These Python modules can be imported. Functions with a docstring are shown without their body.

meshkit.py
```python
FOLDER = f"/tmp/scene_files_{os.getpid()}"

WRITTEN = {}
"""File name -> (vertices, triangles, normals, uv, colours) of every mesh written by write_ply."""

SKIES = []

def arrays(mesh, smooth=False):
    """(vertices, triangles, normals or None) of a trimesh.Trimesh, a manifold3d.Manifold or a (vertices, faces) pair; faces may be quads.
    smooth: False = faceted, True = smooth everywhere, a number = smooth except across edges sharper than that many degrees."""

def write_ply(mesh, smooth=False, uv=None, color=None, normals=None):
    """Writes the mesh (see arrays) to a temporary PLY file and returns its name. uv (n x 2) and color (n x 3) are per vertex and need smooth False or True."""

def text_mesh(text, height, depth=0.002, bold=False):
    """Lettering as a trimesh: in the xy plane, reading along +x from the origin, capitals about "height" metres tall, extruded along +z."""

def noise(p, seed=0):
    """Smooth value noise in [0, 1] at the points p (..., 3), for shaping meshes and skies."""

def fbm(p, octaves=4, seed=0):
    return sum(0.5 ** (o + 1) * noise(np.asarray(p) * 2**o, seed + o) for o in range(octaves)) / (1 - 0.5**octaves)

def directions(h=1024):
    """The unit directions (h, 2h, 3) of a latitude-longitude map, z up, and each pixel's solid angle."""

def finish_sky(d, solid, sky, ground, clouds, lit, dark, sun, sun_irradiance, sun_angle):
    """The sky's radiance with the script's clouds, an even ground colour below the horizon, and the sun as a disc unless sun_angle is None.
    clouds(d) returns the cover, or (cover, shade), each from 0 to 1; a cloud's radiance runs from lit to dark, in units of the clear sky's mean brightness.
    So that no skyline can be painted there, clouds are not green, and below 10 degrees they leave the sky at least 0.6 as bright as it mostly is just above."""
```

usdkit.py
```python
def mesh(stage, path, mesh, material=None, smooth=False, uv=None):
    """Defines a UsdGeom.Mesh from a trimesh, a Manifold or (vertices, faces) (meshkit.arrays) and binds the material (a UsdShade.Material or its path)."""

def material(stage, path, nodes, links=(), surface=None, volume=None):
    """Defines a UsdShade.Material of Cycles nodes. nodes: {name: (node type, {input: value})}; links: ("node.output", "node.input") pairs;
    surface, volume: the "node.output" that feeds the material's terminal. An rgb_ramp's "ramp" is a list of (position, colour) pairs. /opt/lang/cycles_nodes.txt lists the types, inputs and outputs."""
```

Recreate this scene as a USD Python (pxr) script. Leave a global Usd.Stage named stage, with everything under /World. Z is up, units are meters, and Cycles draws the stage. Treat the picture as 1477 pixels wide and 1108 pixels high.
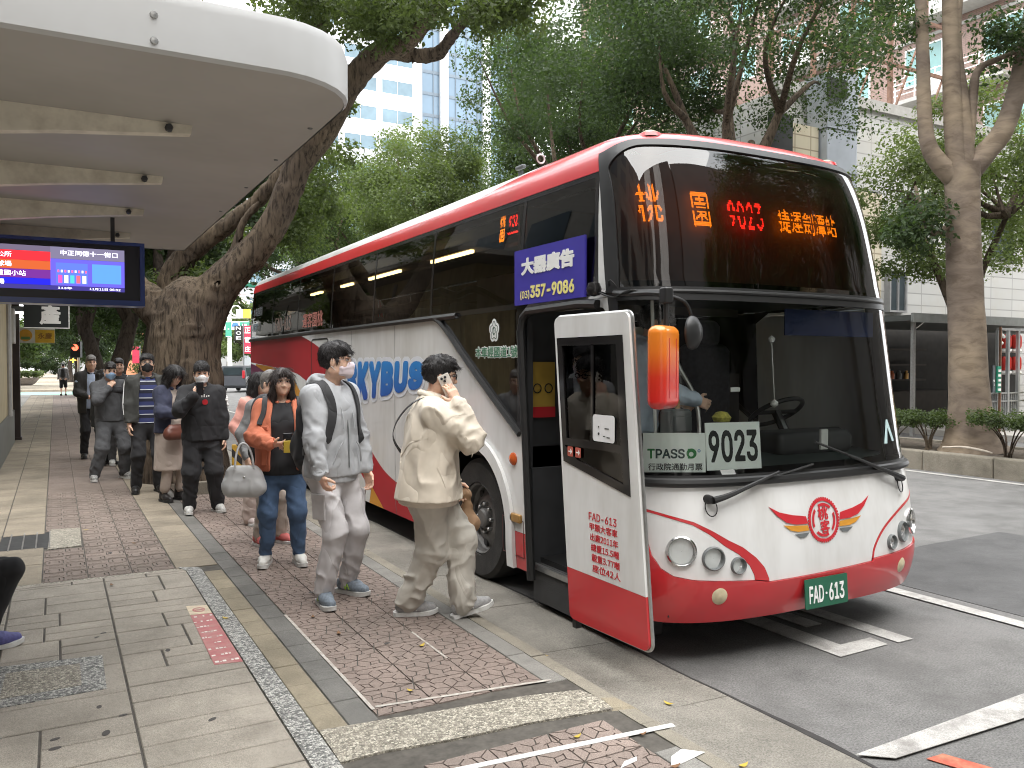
import math, random, glob
import numpy as np, trimesh, shapely, usdkit, meshkit, manifold3d
from shapely import affinity
from shapely.ops import unary_union, triangulate
from shapely.geometry import Polygon, MultiPolygon, LineString, Point, box as sbox
from pxr import Usd, UsdGeom, UsdLux, UsdShade, Gf, Sdf, Vt

stage = Usd.Stage.CreateInMemory()
UsdGeom.Xform.Define(stage, '/World')
random.seed(7)
R = np.random.default_rng(7)

# ---------------------------------------------------------------- camera, sky, sun, exposure
YAW, PITCH, CAM_H = math.radians(28.96), math.radians(1.35), 1.78
FW = np.array([math.sin(YAW) * math.cos(PITCH), math.cos(YAW) * math.cos(PITCH), -math.sin(PITCH)])
RT = np.array([math.cos(YAW), -math.sin(YAW), 0.0]); UP = np.cross(RT, FW)
cam = UsdGeom.Camera.Define(stage, '/World/camera')
m = np.eye(4); m[0, :3], m[1, :3], m[2, :3], m[3, :3] = RT, UP, -FW, (0, 0, CAM_H)
cam.AddTransformOp().Set(Gf.Matrix4d(m.tolist()))
cam.CreateHorizontalApertureAttr(36.0); cam.CreateFocalLengthAttr(36.0 * 1190 / 1477)
cam.CreateClippingRangeAttr(Gf.Vec2f(0.05, 5000))
cam.CreateExposureAttr(1.95)
SUN_EL, SUN_AZ = math.radians(62), math.radians(200)      # azimuth from +y towards +x
SKY_STRENGTH = 0.12
dome = UsdLux.DomeLight.Define(stage, '/World/sky')
dome.GetPrim().SetCustomDataByKey('kind', 'structure')
sky = usdkit.material(stage, '/World/Looks/sky', {
    'tc': ('texture_coordinate', {}),
    'st': ('sky_texture', {'sky_type': 'single_scattering', 'sun_disc': False, 'sun_elevation': SUN_EL, 'sun_rotation': SUN_AZ, 'aerosol_density': 3.0}),
    'n': ('noise_texture', {'scale': 1.6, 'detail': 5.0, 'roughness': 0.55}),
    'r': ('rgb_ramp', {'ramp': [(0.2, (7.6, 7.9, 8.2)), (0.8, (11.5, 11.6, 11.6))]}),
    'mx': ('mix', {'fac': 0.9}),
    'bg': ('background_shader', {'strength': SKY_STRENGTH})},
    [('tc.generated', 'n.vector'), ('n.fac', 'r.fac'), ('st.color', 'mx.color1'), ('r.color', 'mx.color2'), ('mx.color', 'bg.color')], surface='bg.background')
UsdShade.MaterialBindingAPI.Apply(dome.GetPrim()).Bind(sky)
sun = UsdLux.DistantLight.Define(stage, '/World/sun')
sun.CreateIntensityAttr(0.35); sun.CreateAngleAttr(80.0); sun.CreateNormalizeAttr(True); sun.CreateColorAttr(Gf.Vec3f(1, 0.96, 0.9))
sun.AddRotateZOp().Set(-math.degrees(SUN_AZ)); sun.AddRotateXOp().Set(90 - math.degrees(SUN_EL)); 
# the light shines along -z: tip it so that -z points away from the sun
sun.ClearXformOpOrder()
sd = np.array([math.sin(SUN_AZ) * math.cos(SUN_EL), math.cos(SUN_AZ) * math.cos(SUN_EL), math.sin(SUN_EL)])
sx = np.cross([0, 0, 1.0], sd); sx /= np.linalg.norm(sx); sm = np.eye(4); sm[0, :3], sm[1, :3], sm[2, :3] = sx, np.cross(sd, sx), sd
sun.AddTransformOp().Set(Gf.Matrix4d(sm.tolist()))

# ---------------------------------------------------------------- scene-tree helpers
_used = {}
def numbered(parent, name):
    k = _used.setdefault(parent, {}); n = k.get(name, 0); k[name] = n + 1
    return f'{parent}/{name}' if n == 0 else f'{parent}/{name}_{n:03d}'
def path_of(p): return '/World' if p is None else str(p.GetPath())
def tag(prim, label=None, cat=None, group=None, kind=None):
    for k, v in (('label', label), ('category', cat), ('group', group), ('kind', kind)):
        if v: prim.SetCustomDataByKey(k, v)
    return prim
def thing(name, label=None, cat=None, group=None, loc=(0, 0, 0), rz=0, kind=None):
    x = UsdGeom.Xform.Define(stage, numbered('/World', name))
    x.AddTranslateOp().Set(Gf.Vec3d(*map(float, loc)))
    if rz: x.AddRotateZOp().Set(float(rz))
    return tag(x.GetPrim(), label, cat, group, kind)
def group_x(name, parent):
    return UsdGeom.Xform.Define(stage, numbered(path_of(parent), name)).GetPrim()
def obj(name, mesh, material, parent=None, smooth=False, label=None, cat=None, group=None, kind=None, uv=None):
    if isinstance(mesh, (list,)): mesh = cat_mesh(mesh)
    p = usdkit.mesh(stage, numbered(path_of(parent), name), mesh, material, smooth=smooth, uv=uv).GetPrim()
    return tag(p, label, cat, group, kind)
def clone(src, name, loc, rz=0, label=None, cat=None, group=None, scale=None):
    x = UsdGeom.Xform.Define(stage, numbered('/World', name)); p = x.GetPrim()
    p.GetReferences().AddInternalReference(src.GetPath())
    x.ClearXformOpOrder(); x.MakeMatrixXform().Set(Gf.Matrix4d(*[float(v) for v in (np.diag([*(scale or (1, 1, 1)), 1.0]) @ rz_np(rz, loc)).ravel()]))
    p.SetInstanceable(True)
    return tag(p, label, cat, group)
def rz_np(deg, loc):
    a = math.radians(deg); M = np.eye(4); M[0, :2] = math.cos(a), math.sin(a); M[1, :2] = -math.sin(a), math.cos(a); M[3, :3] = loc
    return M

# ---------------------------------------------------------------- geometry helpers (all return trimesh)
def cat_mesh(ms): return trimesh.util.concatenate([x for x in ms if x is not None and len(x.faces)])
def bx(c, s, rz=0, rot=None):
    b = trimesh.creation.box(s)
    if rot is not None: b.apply_transform(trimesh.transformations.euler_matrix(*rot))
    if rz: b.apply_transform(trimesh.transformations.rotation_matrix(math.radians(rz), [0, 0, 1]))
    b.apply_translation(c); return b
def bx2(a, b): a, b = np.array(a, float), np.array(b, float); return bx((a + b) / 2, np.abs(b - a))
def rbox(a, b, r=0.01, seg=2):
    """box from corner a to corner b with rounded edges"""
    a, b = np.minimum(a, b).astype(float), np.maximum(a, b).astype(float); r = min(r, (b - a).min() / 2 * 0.98)
    s = manifold3d.Manifold.sphere(r, 4 * seg)
    pts = [s.translate(tuple(np.where(np.array(q), b - r, a + r))) for q in np.ndindex(2, 2, 2)]
    return mf(manifold3d.Manifold.batch_hull(pts))
def mf(M):
    q = M.to_mesh(); return trimesh.Trimesh(q.vert_properties[:, :3], q.tri_verts, process=False)
def to_mf(t):
    return manifold3d.Manifold(manifold3d.Mesh(np.asarray(t.vertices, np.float32), np.asarray(t.faces, np.uint32)))
def hull(pts): return trimesh.convex.convex_hull(np.asarray(pts, float))
def frame_of(d):
    d = d / np.linalg.norm(d); a = np.array([0, 0, 1.0]) if abs(d[2]) < 0.9 else np.array([1.0, 0, 0])
    u = np.cross(a, d); u /= np.linalg.norm(u); return u, np.cross(d, u)
def tube(pts, r, n=8, cap=True):
    """a tube along pts; r a number or one per point"""
    P = np.asarray(pts, float); k = len(P); r = np.broadcast_to(np.asarray(r, float), (k,))
    T = np.gradient(P, axis=0); T /= np.linalg.norm(T, axis=1, keepdims=True) + 1e-12
    u, v = frame_of(T[0]); V = []; a = np.arange(n) / n * 2 * math.pi
    for i in range(k):
        u = u - T[i] * (u @ T[i]); u /= np.linalg.norm(u); v = np.cross(T[i], u)
        V.append(P[i] + r[i] * (np.cos(a)[:, None] * u + np.sin(a)[:, None] * v))
    V = np.vstack(V); F = []
    for i in range(k - 1):
        for j in range(n):
            p, q = i * n + j, i * n + (j + 1) % n
            F += [[p, q, q + n], [p, q + n, p + n]]
    if cap:
        V = np.vstack([V, P[0], P[-1]]); a0, a1 = k * n, k * n + 1
        F += [[a0, (j + 1) % n, j] for j in range(n)] + [[a1, (k - 1) * n + j, (k - 1) * n + (j + 1) % n] for j in range(n)]
    return trimesh.Trimesh(V, F, process=False)
def lathe(prof, axis='z', n=32, loc=(0, 0, 0)):
    """revolve a profile of (radius, height) pairs"""
    prof = np.asarray(prof, float); k = len(prof); a = np.arange(n) / n * 2 * math.pi
    V = np.stack([np.outer(prof[:, 0], np.cos(a)), np.outer(prof[:, 0], np.sin(a)), np.repeat(prof[:, 1:], n, 1)], -1).reshape(-1, 3)
    i, j = np.meshgrid(np.arange(k - 1), np.arange(n), indexing='ij'); p, q = (i * n + j).ravel(), (i * n + (j + 1) % n).ravel()
    F = np.vstack([np.stack([p, q, q + n], 1), np.stack([p, q + n, p + n], 1)])
    t = trimesh.Trimesh(V, F, process=False)
    if axis == 'x': t.apply_transform(trimesh.transformations.rotation_matrix(math.pi / 2, [0, 1, 0]))
    if axis == 'y': t.apply_transform(trimesh.transformations.rotation_matrix(-math.pi / 2, [1, 0, 0]))
    if axis == '-x': t.apply_transform(trimesh.transformations.rotation_matrix(-math.pi / 2, [0, 1, 0]))
    if axis == '-y': t.apply_transform(trimesh.transformations.rotation_matrix(math.pi / 2, [1, 0, 0]))
    t.apply_translation(loc); return t
def polys(g):
    if g.is_empty: return []
    return [q for q in (getattr(g, 'geoms', [g])) if q.geom_type == 'Polygon' and q.area > 1e-9] if g.geom_type != 'GeometryCollection' else [q for h in g.geoms for q in polys(h)]
def prism(poly, h, z=0.0):
    """extrude a flat polygon (x, y) upwards from z"""
    ms = [trimesh.creation.extrude_polygon(p, h, engine='earcut') for p in polys(poly)]
    t = cat_mesh(ms); t.apply_translation((0, 0, z)); return t
def tri2(p):
    v, f = trimesh.creation.triangulate_polygon(p, engine='earcut'); return np.asarray(v), np.asarray(f)
def patch(poly, fn, cell=(0.1, 0.1), off=0.0, thick=0.0, nfn=None):
    """a flat polygon in a surface's (a, b) domain, cut in cells, laid on the surface fn(a, b) -> xyz; thick > 0 gives it an edge"""
    V, F, n = [], [], 0
    for p in polys(poly):
        x0, y0, x1, y1 = p.bounds
        gx = np.unique(np.r_[np.arange(x0, x1, cell[0]), x1]); gy = np.unique(np.r_[np.arange(y0, y1, cell[1]), y1])
        for i in range(len(gx) - 1):
            col = p.intersection(sbox(gx[i], y0, gx[i + 1], y1)) if len(gx) > 2 else p
            for j in range(len(gy) - 1):
                for q in polys(col.intersection(sbox(gx[i], gy[j], gx[i + 1], gy[j + 1])) if len(gy) > 2 else col):
                    if q.area < 1e-8: continue
                    v, f = tri2(q); V.append(v); F.append(f + n); n += len(v)
    if not V: return trimesh.Trimesh()
    v2 = np.vstack(V); f = np.vstack(F)
    e = 1e-4
    def P(a, b): return np.asarray(fn(a, b))
    def N(a, b):
        d1 = P(a + e, b) - P(a - e, b); d2 = P(a, b + e) - P(a, b - e); nn = np.cross(d1, d2)
        return nn / (np.linalg.norm(nn, axis=-1, keepdims=True) + 1e-15)
    base = P(v2[:, 0], v2[:, 1]); nor = N(v2[:, 0], v2[:, 1])
    top = trimesh.Trimesh(base + nor * (off + thick), f, process=False); top.merge_vertices(digits_vertex=5)
    if not thick: return top
    sides = []
    for p in polys(poly):
        for ring in [p.exterior, *p.interiors]:
            c = np.asarray(shapely.segmentize(ring, min(cell)).coords)
            if ring is p.exterior and not ring.is_ccw: c = c[::-1]
            if ring is not p.exterior and ring.is_ccw: c = c[::-1]
            b = P(c[:, 0], c[:, 1]); nn = N(c[:, 0], c[:, 1]); k = len(c)
            vv = np.vstack([b + nn * off, b + nn * (off + thick)]); i = np.arange(k - 1)
            sides.append(trimesh.Trimesh(vv, np.vstack([np.stack([i, i + 1, i + 1 + k], 1), np.stack([i, i + 1 + k, i + k], 1)]), process=False))
    return cat_mesh([top, *sides])
def spline(pts, n=8):
    """smooth curve through 2-D or 3-D points"""
    P = np.asarray(pts, float); from scipy.interpolate import PchipInterpolator
    t = np.r_[0, np.cumsum(np.linalg.norm(np.diff(P, axis=0), axis=1))]
    return PchipInterpolator(t, P)(np.linspace(0, t[-1], n * (len(P) - 1) + 1))
def crom(pts, n=6):
    P = np.asarray(pts, float); P = np.vstack([2 * P[0] - P[1], P, 2 * P[-1] - P[-2]]); out = []
    for i in range(1, len(P) - 2):
        t = np.linspace(0, 1, n, endpoint=False)[:, None]; a, b, c, d = P[i - 1:i + 3]
        out.append(0.5 * (2 * b + (c - a) * t + (2 * a - 5 * b + 4 * c - d) * t ** 2 + (3 * b - a - 3 * c + d) * t ** 3))
    return np.vstack([*out, P[-2]])
def on_plane(t, o, ax, ay):
    """moves a mesh drawn in the xy plane to a plane with origin o and axes ax, ay"""
    ax, ay = np.asarray(ax, float), np.asarray(ay, float); az = np.cross(ax, ay); az /= np.linalg.norm(az)
    t = t.copy(); v = t.vertices; t.vertices = np.asarray(o) + v[:, :1] * ax + v[:, 1:2] * ay + v[:, 2:3] * az; return t

# ---------------------------------------------------------------- lettering
from PIL import Image, ImageDraw, ImageFont
def _font(cjk, size):
    pat = 'Noto Sans CJK Regular.woff2' if cjk else 'Inter.woff2'
    return ImageFont.truetype(glob.glob('/opt/blender-*/*/datafiles/fonts/' + pat)[0], size)
def text_img(text, size=96, bold=0):
    f = _font(any(ord(c) > 0x2e7f for c in text), size); x0, y0, x1, y1 = f.getbbox(text, anchor='ls', stroke_width=bold)
    im = Image.new('L', (x1 - x0 + 4, y1 - y0 + 4)); ImageDraw.Draw(im).text((2 - x0, 2 - y0), text, 255, f, anchor='ls', stroke_width=bold)
    return np.asarray(im) > 127
_tp = {}
def text_poly(text, w, h, bold=0):
    """lettering as a polygon filling exactly the box (0, 0)-(w, h)"""
    key = (text, bold)
    if key not in _tp:
        on = np.pad(text_img(text, 96, bold), 1).astype(np.int8)
        rows, a = np.nonzero(np.diff(on, axis=1) == 1); b = np.nonzero(np.diff(on, axis=1) == -1)[1]
        g = unary_union(shapely.box(a, -rows - 1.0, b, -rows + 0.02)).buffer(0.7).buffer(-0.7).simplify(0.8)
        _tp[key] = g
    g = _tp[key]; x0, y0, x1, y1 = g.bounds
    return affinity.scale(affinity.translate(g, -x0, -y0), w / (x1 - x0), h / (y1 - y0), origin=(0, 0))
def text_at(text, x, y, w, h, bold=0): return affinity.translate(text_poly(text, w, h, bold), x, y)
def lettering(poly, o, ax, ay, depth=0.002): return on_plane(prism(poly, depth), o, ax, ay)

# ---------------------------------------------------------------- materials
_mats = {}
def mat(name, col, rough=0.5, metal=0.0, var=0.12, scale=6.0, bump=0.0, bscale=60.0, bdist=0.01, coat=0.0, rnd=0.0, dirt=None, dscale=1.5, damt=0.5, stretch=None, spec=None, sheen=0.0, sss=0.0, detail=4.0, crease=None):
    """principled surface whose colour is broken up by noise (var), stains (dirt colour) and, between alike pieces, at random (rnd)"""
    if name in _mats: return _mats[name]
    col = np.array(col, float)
    N = {'g': ('geometry', {}), 'n': ('noise_texture', {'scale': scale, 'detail': detail, 'roughness': 0.6}),
         'r': ('rgb_ramp', {'ramp': [(0.3, tuple(col * (1 - var))), (0.7, tuple(np.minimum(col * (1 + var), 1)))]}),
         'p': ('principled_bsdf', {'roughness': rough, 'metallic': metal, 'coat_weight': coat, 'coat_roughness': 0.08, 'sheen_weight': sheen, **({'specular_ior_level': spec} if spec is not None else {})})}
    L = []; src = 'g.position'
    if stretch:
        N['mp'] = ('mapping', {'scale': stretch}); L.append((src, 'mp.vector')); src = 'mp.vector'
    L += [(src, 'n.vector'), ('n.fac', 'r.fac')]; c = 'r.color'
    if dirt is not None:
        N['dn'] = ('noise_texture', {'scale': dscale, 'detail': 6.0, 'roughness': 0.65}); N['dr'] = ('rgb_ramp', {'ramp': [(0.42, (0, 0, 0)), (0.72, (damt,) * 3)]})
        N['dm'] = ('mix', {'color2': dirt}); L += [(src, 'dn.vector'), ('dn.fac', 'dr.fac'), ('dr.color', 'dm.fac'), (c, 'dm.color1')]; c = 'dm.color'
    if rnd:
        N['oi'] = ('object_info', {}); N['rm'] = ('map_range', {'to_min': 1 - rnd, 'to_max': 1 + rnd}); N['hs'] = ('hsv', {})
        L += [('oi.random', 'rm.value'), ('rm.result', 'hs.value'), (c, 'hs.color')]; c = 'hs.color'
    L.append((c, 'p.base_color'))
    if bump:
        N['bn'] = ('noise_texture', {'scale': bscale, 'detail': 3.0, 'roughness': 0.6}); N['b'] = ('bump', {'strength': bump, 'distance': bdist})
        L += [(src, 'bn.vector'), ('bn.fac', 'b.height'), ('b.normal', 'p.normal')]
    if crease:
        N['cn'] = ('noise_texture', {'scale': crease, 'detail': 1.2, 'roughness': .45, 'distortion': .9}); N['cs'] = ('math', {'math_type': 'subtract', 'value2': .5}); N['ca'] = ('math', {'math_type': 'absolute'}); N['cp'] = ('math', {'math_type': 'power', 'value2': .75}); N['cb'] = ('bump', {'strength': .42, 'distance': .05})
        N['cm'] = ('mapping', {'scale': (1, 1, .62), 'rotation': (.35, .3, 0)}); L += [('g.position', 'cm.vector'), ('cm.vector', 'cn.vector'), ('cn.fac', 'cs.value1'), ('cs.value', 'ca.value1'), ('ca.value', 'cp.value1'), ('cp.value', 'cb.height'), ('cb.normal', 'p.normal')]
    if sss: N['p'][1].update({'subsurface_weight': sss, 'subsurface_scale': 0.01, 'subsurface_radius': (1.0, 0.3, 0.15)})
    _mats[name] = usdkit.material(stage, '/World/Looks/' + name, N, L, surface='p.BSDF'); return _mats[name]
def emit_mat(name, col, strength):
    if name not in _mats: _mats[name] = usdkit.material(stage, '/World/Looks/' + name, {'e': ('emission', {'color': col, 'strength': strength})}, [], surface='e.emission')
    return _mats[name]
def glass_mat(name, tint, ior=1.5, rough=0.0, extra=0.0):
    if name not in _mats:
        _mats[name] = usdkit.material(stage, '/World/Looks/' + name, {
            't': ('transparent_bsdf', {'color': tint}), 'g': ('glossy_bsdf', {'color': (1, 1, 1), 'roughness': rough}), 'f': ('fresnel', {'IOR': ior}), 'a': ('math', {'math_type': 'multiply_add', 'value2': 1.0, 'value3': extra, 'use_clamp': True}), 'm': ('mix_closure', {})},
            [('f.fac', 'a.value1'), ('a.value', 'm.fac'), ('t.BSDF', 'm.closure1'), ('g.BSDF', 'm.closure2')], surface='m.closure')
    return _mats[name]
# ================================================================ ground
SW = 0.13
def pebble_mat(name, stops, scale=85, bump=.6):
    N = {'g': ('geometry', {}), 'v': ('voronoi_texture', {'scale': scale}), 'w': ('separate_color', {}), 'r': ('rgb_ramp', {'ramp': stops}),
         've': ('voronoi_texture', {'scale': scale, 'feature': 'distance_to_edge'}), 'e': ('rgb_ramp', {'ramp': [(0, (.35,) * 3), (.12, (1, 1, 1))]}), 'mm': ('mix', {'mix_type': 'multiply', 'fac': 1.0}),
         'b': ('bump', {'strength': bump, 'distance': .008}), 'p': ('principled_bsdf', {'roughness': .75})}
    return usdkit.material(stage, '/World/Looks/' + name, N, [('g.position', 'v.vector'), ('g.position', 've.vector'), ('v.color', 'w.color'), ('w.r', 'r.fac'), ('ve.distance', 'e.fac'), ('r.color', 'mm.color1'), ('e.color', 'mm.color2'), ('mm.color', 'p.base_color'), ('ve.distance', 'b.height'), ('b.normal', 'p.normal')], surface='p.BSDF')
def speck_mat(name, col, dirt, speck=(.9, .9, .9), rough=.9, rnd=.08, bump=.25, dscale=.9, damt=.6, bs=220):
    """stone-like ground: broad stains, fine light and dark specks, random tone from piece to piece"""
    col = np.array(col, float)
    N = {'g': ('geometry', {}), 'n1': ('noise_texture', {'scale': 1.7, 'detail': 7.0, 'roughness': .7}), 'r1': ('rgb_ramp', {'ramp': [(.32, tuple(col * .72)), (.5, tuple(col)), (.7, tuple(col * 1.22))]}),
         'n2': ('noise_texture', {'scale': bs, 'detail': 2.0, 'roughness': .7}), 'r2': ('rgb_ramp', {'ramp': [(.33, (.55,) * 3), (.5, (1,) * 3), (.68, (1.45,) * 3)]}), 'm2': ('mix', {'mix_type': 'multiply', 'fac': .8}),
         'n3': ('noise_texture', {'scale': dscale, 'detail': 8.0, 'roughness': .72, 'distortion': .4}), 'r3': ('rgb_ramp', {'ramp': [(.46, (0,) * 3), (.70, (damt,) * 3)]}), 'm3': ('mix', {'color2': dirt}),
         'oi': ('object_info', {}), 'rm': ('map_range', {'to_min': 1 - rnd, 'to_max': 1 + rnd}), 'hs': ('hsv', {}),
         'nb': ('noise_texture', {'scale': 45, 'detail': 5.0, 'roughness': .7}), 'b': ('bump', {'strength': bump, 'distance': .01}), 'p': ('principled_bsdf', {'roughness': rough, 'specular_ior_level': .3})}
    L = [('g.position', k + '.vector') for k in ('n1', 'n2', 'n3', 'nb')] + [('n1.fac', 'r1.fac'), ('n2.fac', 'r2.fac'), ('r1.color', 'm2.color1'), ('r2.color', 'm2.color2'), ('n3.fac', 'r3.fac'), ('r3.color', 'm3.fac'), ('m2.color', 'm3.color1'),
         ('oi.random', 'rm.value'), ('rm.result', 'hs.value'), ('m3.color', 'hs.color'), ('hs.color', 'p.base_color'), ('nb.fac', 'b.height'), ('b.normal', 'p.normal')]
    _mats[name] = usdkit.material(stage, '/World/Looks/' + name, N, L, surface='p.BSDF'); return _mats[name]
M_ASPH = speck_mat('asphalt', (0.150, 0.147, 0.143), (0.088, 0.085, 0.082), rnd=0, bump=.7, bs=95, dscale=1.1, damt=.75)
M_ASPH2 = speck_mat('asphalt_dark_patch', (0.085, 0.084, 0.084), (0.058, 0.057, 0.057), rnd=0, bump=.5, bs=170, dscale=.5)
M_GROUT = mat('joint_dirt', (0.075, 0.068, 0.058), .95, var=.3, scale=20)
M_PINK = speck_mat('pink_brown_tile', (0.222, 0.176, 0.152), (0.135, 0.116, 0.102), rnd=.07, dscale=1.1)
M_PINK2 = speck_mat('pink_brown_relief_tile', (0.205, 0.166, 0.142), (0.150, 0.125, 0.106), rnd=.07, dscale=1.1)
M_BEIGE = speck_mat('beige_paver', (0.25, 0.215, 0.165), (0.150, 0.132, 0.106), rnd=.08)
M_OCHRE = speck_mat('ochre_tile', (0.255, 0.220, 0.160), (0.155, 0.136, 0.10), rnd=.08)
M_DGREY = speck_mat('dark_grey_paver', (0.150, 0.145, 0.134), (0.095, 0.092, 0.085), rnd=.10)
M_GPAVE = speck_mat('grey_paver', (0.195, 0.188, 0.172), (0.125, 0.118, 0.106), rnd=.09)
M_STONE = speck_mat('stamped_grey_stone', (0.330, 0.298, 0.252), (0.185, 0.170, 0.142), rnd=.06, bump=.6, dscale=1.5)
M_KERB = speck_mat('kerb_concrete', (0.23, 0.21, 0.17), (0.13, 0.117, 0.095), rnd=.10, bump=.7)
M_GUT = speck_mat('gutter_concrete', (0.21, 0.196, 0.170), (0.120, 0.112, 0.098), rnd=.07, bump=.7, bs=120)
M_PEB1 = pebble_mat('granite_pebbles', [(0, (.09, .09, .085)), (.35, (.19, .19, .18)), (.6, (.33, .325, .30)), (1, (.55, .54, .50))], 95)
M_PEB2 = pebble_mat('cream_pebbles', [(0, (.15, .135, .11)), (.4, (.28, .255, .205)), (.7, (.38, .35, .285)), (1, (.54, .50, .41))], 90)
M_MARK = speck_mat('road_marking_white', (0.40, 0.39, 0.37), (0.17, 0.16, 0.15), rnd=0, dscale=6.0, damt=.85, bump=.3)
M_SOIL = mat('soil', (0.075, 0.058, 0.042), .95, var=.4, scale=8, bump=.8, bscale=30, bdist=.03)

road = thing('road', kind='structure')
obj('asphalt', bx2((-80, -60, -.3), (130, 260, 0)), M_ASPH, road)
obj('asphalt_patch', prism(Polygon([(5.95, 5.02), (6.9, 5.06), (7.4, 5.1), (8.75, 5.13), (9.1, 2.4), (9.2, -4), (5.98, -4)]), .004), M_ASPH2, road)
def mark(name, poly, z=.0045): return obj(name, prism(poly, .003, z), M_MARK, road)
mark('bay_letter', Polygon([(4.15, 3.38), (4.60, 3.39), (4.615, 3.53), (4.33, 3.53), (4.33, 5.2), (4.15, 5.2)]))
mark('bay_letter', sbox(4.69, 3.38, 4.835, 5.2)); mark('bay_letter', sbox(4.42, 3.88, 4.57, 5.2))
mark('lane_line', sbox(5.68, -6, 5.81, 40), .0085); mark('stop_line', Polygon([(3.15, 2.48), (4.5, 2.51), (7.8, 2.55), (7.8, 2.36), (4.2, 2.335), (3.28, 2.37)]), .0125)
mark('median_line', sbox(12.42, -12, 12.55, 60)); mark('lane_line', sbox(9.0, 14, 9.1, 24))
obj('red_line', prism(Polygon([(3.41, 2.31), (3.52, 2.305), (3.60, 2.08), (3.49, 2.07)]), .003, .0045), mat('road_marking_red', (.38, .075, .045), .8, var=.3, scale=18, dirt=(.35, .24, .14), dscale=12, damt=.8), road)
for p in ([(3.14, 6.9), (3.16, 5.6), (3.15, 4.4), (3.3, 3.6), (3.35, 2.9), (3.16, 2.45)],): pass

side = thing('sidewalk', kind='structure')
TH = .007
obj('bed', [bx2((-9, -8, -.25), (2.335, 52, SW - TH))], M_GROUT, side)
kb = [(0, -.12), (.106, -.12), (.106, .10), (.099, .117), (.085, .1255), (0, .1275)]
def block(x0, x1, y0, y1, top=SW, g=.0025, th=TH, c=.003):
    a = prism(sbox(x0 + g, y0 + g, x1 - g, y1 - g), th - c, top - th); v = [(x0 + g, y0 + g), (x1 - g, y0 + g), (x1 - g, y1 - g), (x0 + g, y1 - g)]
    return hull([(x, y, top - th) for x, y in v] + [(x, y, top - c) for x, y in v] + [(x0 + g + (c if x == x0 + g else x1 - x0 - 2 * g - c), y0 + g + (c if y == y0 + g else y1 - y0 - 2 * g - c), top) for x, y in v])
# kerb stones and gutter slabs
for i, y in enumerate(np.arange(-7, 40, 1.0)):
    p = prism(Polygon(kb), .992); p.apply_transform(trimesh.transformations.rotation_matrix(math.pi / 2, [1, 0, 0])); p.apply_translation((2.34, y + .996, R.uniform(-.004, .003)))
    obj('kerb_stone', p, M_KERB, side)
    if y < 34:
        t = bx2((2.448, y + .26 + .004, -.1), (3.118, y + 1.26 - .004, .012)); v = t.vertices.copy(); v[(v[:, 0] < 2.5) & (v[:, 2] > 0), 2] += .022 + R.uniform(-.003, .003); t.vertices = v; obj('gutter_slab', t, M_GUT, side)
obj('worn_corner', hull([(2.30, 3.17, SW - .02), (2.45, 3.14, SW - .02), (2.33, 3.36, SW - .02), (2.42, 3.34, SW - .02), (2.32, 3.2, SW + .004), (2.42, 3.17, SW + .002), (2.35, 3.32, SW + .003), (2.41, 3.3, SW)]), M_OCHRE, side)
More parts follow.
